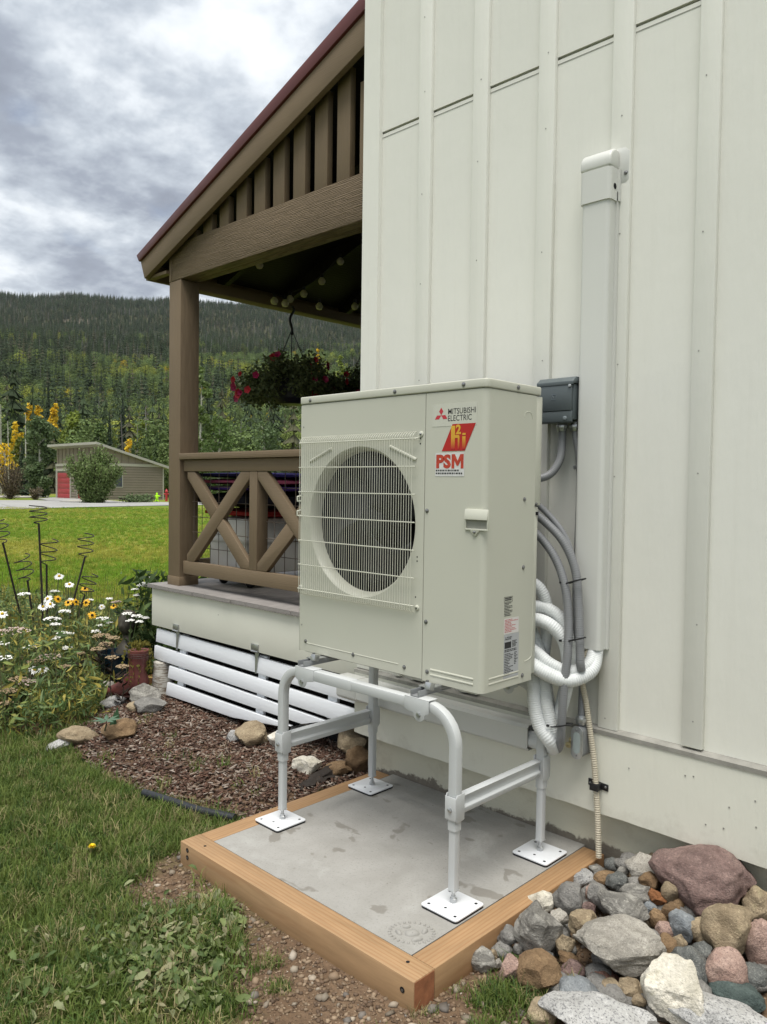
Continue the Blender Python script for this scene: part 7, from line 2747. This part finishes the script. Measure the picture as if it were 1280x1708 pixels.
pot = MB().lathe([(.09, pz - .01), (.115, pz + .12), (.125, pz + .20), (.132, pz + .205), (.132, pz + .225), (.115, pz + .225), (.11, pz + .19), (.0, pz + .185)], (pp.x, pp.y, 0), 24).build('plant_pot', paint('dark_teal_glaze', (.008, .022, .035), .18, .15, 8, 0, 50, .6), smooth=True)
tag(pot, 'dark teal glazed pot behind the boot planter', 'pot')
lgp = at(272, 1150, Y=2.70)
lz = gz(lgp.x, lgp.y)
t = NT('birch_bark')
w1 = t.noise(12, 5, .7, vec=t.map((1, 1, 7)))
t.set(Base_Color=t.mix(t.ramp(w1, [(.42, 1.0), (.55, 0.0)]), (.55, .53, .47), (.20, .16, .12)), Roughness=.8)
t.bump(w1, .5, .006)
lg = MB().lathe([(.075, lz - .03), (.072, lz + .05), (.066, lz + .15), (.062, lz + .225), (.052, lz + .228), (0, lz + .226)], (lgp.x, lgp.y, 0), 22).build('birch_log', t.m, smooth=True, angle=50)
tag(lg, 'upright white birch log beside the slatted panel', 'log')
tp = at(257, 1128, X=-5.0)
tag(MB().lathe([(.035, tp.z - .09), (.05, tp.z - .01), (.055, tp.z), (.045, tp.z + .002), (.03, tp.z - .06)], (tp.x, tp.y, 0), 18).build('terracotta_pot', paint('terracotta', (.38, .17, .08), .8, .1, 20, .1), smooth=True), 'small terracotta pot behind the birch log', 'pot')

# ================================================================== on the porch
M_FOLB = leafcol('petunia_leaves', (.06, .085, .03), (.15, .16, .06), .35, 5)
M_PETU = paint('magenta_petunia', (.28, .008, .055), .6, .2, 30, 0)
M_PETR = paint('red_petunia', (.33, .012, .02), .6, .2, 30, 0)


def basket(loc, label, R_, seed, top):
    x, y, z = loc
    t_ = thing('hanging_basket', label, 'hanging basket', loc, 'hanging flower baskets')
    MB().lathe([(.10, z - .14), (.15, z - .10), (.17, z + .02), (.178, z + .03), (.165, z + .03), (.0, z + .01)], (x, y, 0), 22).build('pot', M_BLACK, t_, smooth=True)
    hk = MB().tube(smoothpath([(x, y, z + .36), (x, y, top - .16), (x + .0, y - .02, top - .09), (x, y + .015, top - .03), (x, y, top)], .02), .010, 8).build('hook', M_BLACK, t_, smooth=True)
    for k in range(3):
        a = 2 * PI * k / 3 + .4
        MB().tube([(x, y, z + .40), (x + .165 * math.cos(a), y + .165 * math.sin(a), z + .03)], .0035, 5).build('hanger_chain', M_BLACK, hk)
    r = random.Random(seed)
    cl = []
    for k in range(70):
        a = r.uniform(0, 6.28)
        q = R_ * r.random() ** .5
        cl.append((x + q * .8 * math.cos(a), y + q * math.sin(a), z + .07 + r.uniform(-.17, .15) * (1.15 - .7 * q / R_) - .10 * (q / R_) ** 2, r.uniform(.07, .13)))
    o = link('foliage', quad_crown('foliage', seed, cl, 9500, .016, 1.0, .4, .2), M_FOLB, t_)
    for k in range(44):
        c = cl[r.randrange(len(cl))]
        d = Vector((c[0] - x + r.uniform(-.05, .05), c[1] - y + r.uniform(-.05, .05), r.uniform(-.1, .12))).normalized()
        p = Vector(c[:3]) + d * c[3] * 1.05
        nrm = (d + Vector((.6, -.5, .1))).normalized()
        u = nrm.orthogonal().normalized()
        w = nrm.cross(u)
        s_ = r.uniform(.016, .030)
        V_ = [p - nrm * .012]
        for j in range(15):
            a = 2 * PI * j / 15
            q = s_ * (1 + .13 * math.cos(5 * a))
            V_.append(p + u * q * math.cos(a) + w * q * math.sin(a) + nrm * .006)
        MB().add(V_, [(0, 1 + j, 1 + (j + 1) % 15) for j in range(15)]).build('petunia', M_PETU if k % 2 else M_PETR, t_)
    return t_


basket((-4.42, 3.60, 2.10), 'hanging basket of magenta petunias nearest the porch post', .36, 5, 2.665)
basket((-4.42, 4.34, 2.10), 'hanging basket of petunias half hidden behind house corner', .33, 6, 2.665)
M_BULB = NT('frosted_bulb')
M_BULB.set(Base_Color=(.58, .52, .36), Roughness=.25)
M_BULB.b.inputs['Transmission Weight'].default_value = .25
M_BULB = M_BULB.m
sl_t = thing('string_lights', 'string of round unlit bulbs under the porch ceiling', 'string lights', (-4.3, 3.7, 2.7))
bl = [at(605, 388, X=-4.05), at(568, 436, X=-4.15), at(537, 469, X=-4.25), at(507, 490, X=-4.33), at(484, 499, X=-4.38), at(476, 506, X=-4.38), at(458, 502, X=-4.40)]
bl2 = [at(433, 442, X=-4.30), at(533, 511, X=-4.35), at(592, 511, X=-4.30)]
cable = MB()
for seq in (bl,):
    cable.tube(smoothpath([p + Vector((0, 0, .045)) for p in seq], .05), .003, 5)
cable.build('cable', M_BLACK, sl_t)
for p in bl + bl2:
    b = MB().lathe([(.0, -.028), (.018, -.022), (.027, -.006), (.027, .006), (.018, .02), (.010, .028)], p, 16).build('bulb', M_BULB, sl_t, smooth=True)
    MB().lathe([(.011, .026), (.012, .05), (.006, .055)], p, 10).build('socket', M_BLACK, b)
# cart and cushions behind the railing
cart = thing('storage_cart', 'white wheeled storage cart behind the porch railing', 'cart', (-4.3, 3.4, .706))
M_CARTW = paint('white_plastic', (.66, .65, .60), .45, .04, 4, .03)
CX0, CX1, CYA, CYB = -4.47, -4.05, 2.945, 3.95
MB().box((CX0, CYA, .80), (CX1, CYB, 1.160)).build('body', M_CARTW, cart, bevel=.012)
MB().box((CX0 - .01, CYA - .008, 1.0), (CX1 + .008, CYB, 1.03)).build('rim', M_CARTW, cart, bevel=.004)
for xx in (CX0 + .06, CX1 - .06):
    for yy in (CYA + .08, CYB - .08):
        cs = MB().lathe([(.028, -.012), (.034, -.008), (.034, .008), (.028, .012)], (xx, yy, .742), 16, 'x').build('caster', M_BLACK, cart, smooth=True)
        MB().box((xx - .018, yy - .012, .745), (xx + .018, yy + .012, .802)).build('fork', M_STEELDARK, cs)


def cushion(z0, z1, m, label, gr=0.0, ov=.0):
    b = MB()
    x0, x1, y0, y1 = CX0 - .03 - ov, CX1 + .05 + ov, CYA - .015 - ov, CYB + .05 + ov
    n, k_ = 14, 12
    V, F = [], []
    for s_ in (0, 1):
        for i in range(n + 1):
            for j in range(k_ + 1):
                u, v_ = i / n, j / k_
                ed = min(1, 5 * min(u, 1 - u)) ** .5 * min(1, 5 * min(v_, 1 - v_)) ** .5
                mid = (z0 + z1) / 2
                hh = (z1 - z0) / 2 * (.35 + .65 * ed) + .004 * vnoise(u * 6, v_ * 6, z0 * 9, 1)
                V.append((x0 + (x1 - x0) * u + .006 * vnoise(v_ * 7, z0 * 5, 0, 1), y0 + (y1 - y0) * v_, mid + (hh if s_ else -hh)))
    m1 = (n + 1) * (k_ + 1)
    for i in range(n):
        for j in range(k_):
            a = i * (k_ + 1) + j
            F.append((a, a + 1, a + k_ + 2, a + k_ + 1))
            F.append((m1 + a, m1 + a + k_ + 1, m1 + a + k_ + 2, m1 + a + 1))
    bd = [i * (k_ + 1) for i in range(n + 1)] + [n * (k_ + 1) + j for j in range(1, k_ + 1)] + [i * (k_ + 1) + k_ for i in range(n - 1, -1, -1)] + [j for j in range(k_ - 1, 0, -1)]
    for q in range(len(bd)):
        a, c = bd[q], bd[(q + 1) % len(bd)]
        F.append((a, a + m1, c + m1, c) if True else ())
    b.add(V, F)
    tag(b.build('cushion', m, smooth=True, angle=70), label, 'cushion', 'cushions stacked on the cart')


def cloth(n_, c):
    return paint(n_, c, .85, .15, 8, .3, 200, .15)


cushion(1.162, 1.222, cloth('red_cloth', (.30, .025, .02)), 'red cushion lying lowest on the white cart')
cushion(1.223, 1.330, cloth('black_cloth', (.012, .011, .016)), 'thick black cushion above the red one', 0, .04)
cushion(1.331, 1.372, cloth('purple_cloth', (.06, .03, .16)), 'purple cushion under the pink one', 0, .05)
cushion(1.373, 1.418, cloth('pink_cloth', (.42, .10, .17)), 'dusty pink cushion near the top of the stack', 0, .045)
cushion(1.419, 1.458, cloth('navy_cloth', (.03, .022, .11)), 'navy cushion on top of the stack', 0, .05)
# ================================================================== the air between here and the ridge
hz = NT('pale_haze')
hz.n.remove(hz.b)
pv = hz.n.new('ShaderNodeVolumePrincipled')
pv.inputs['Color'].default_value = (.80, .86, .95, 1)
pv.inputs['Density'].default_value = .00003
pv.inputs['Anisotropy'].default_value = .2
hz.l.new(pv.outputs[0], hz.out.inputs['Volume'])
haze = MB().box((-2900, -200, -8), (100, 2900, 640)).build('haze', hz.m)
kind(haze, 'stuff', 'thin pale haze over the valley')
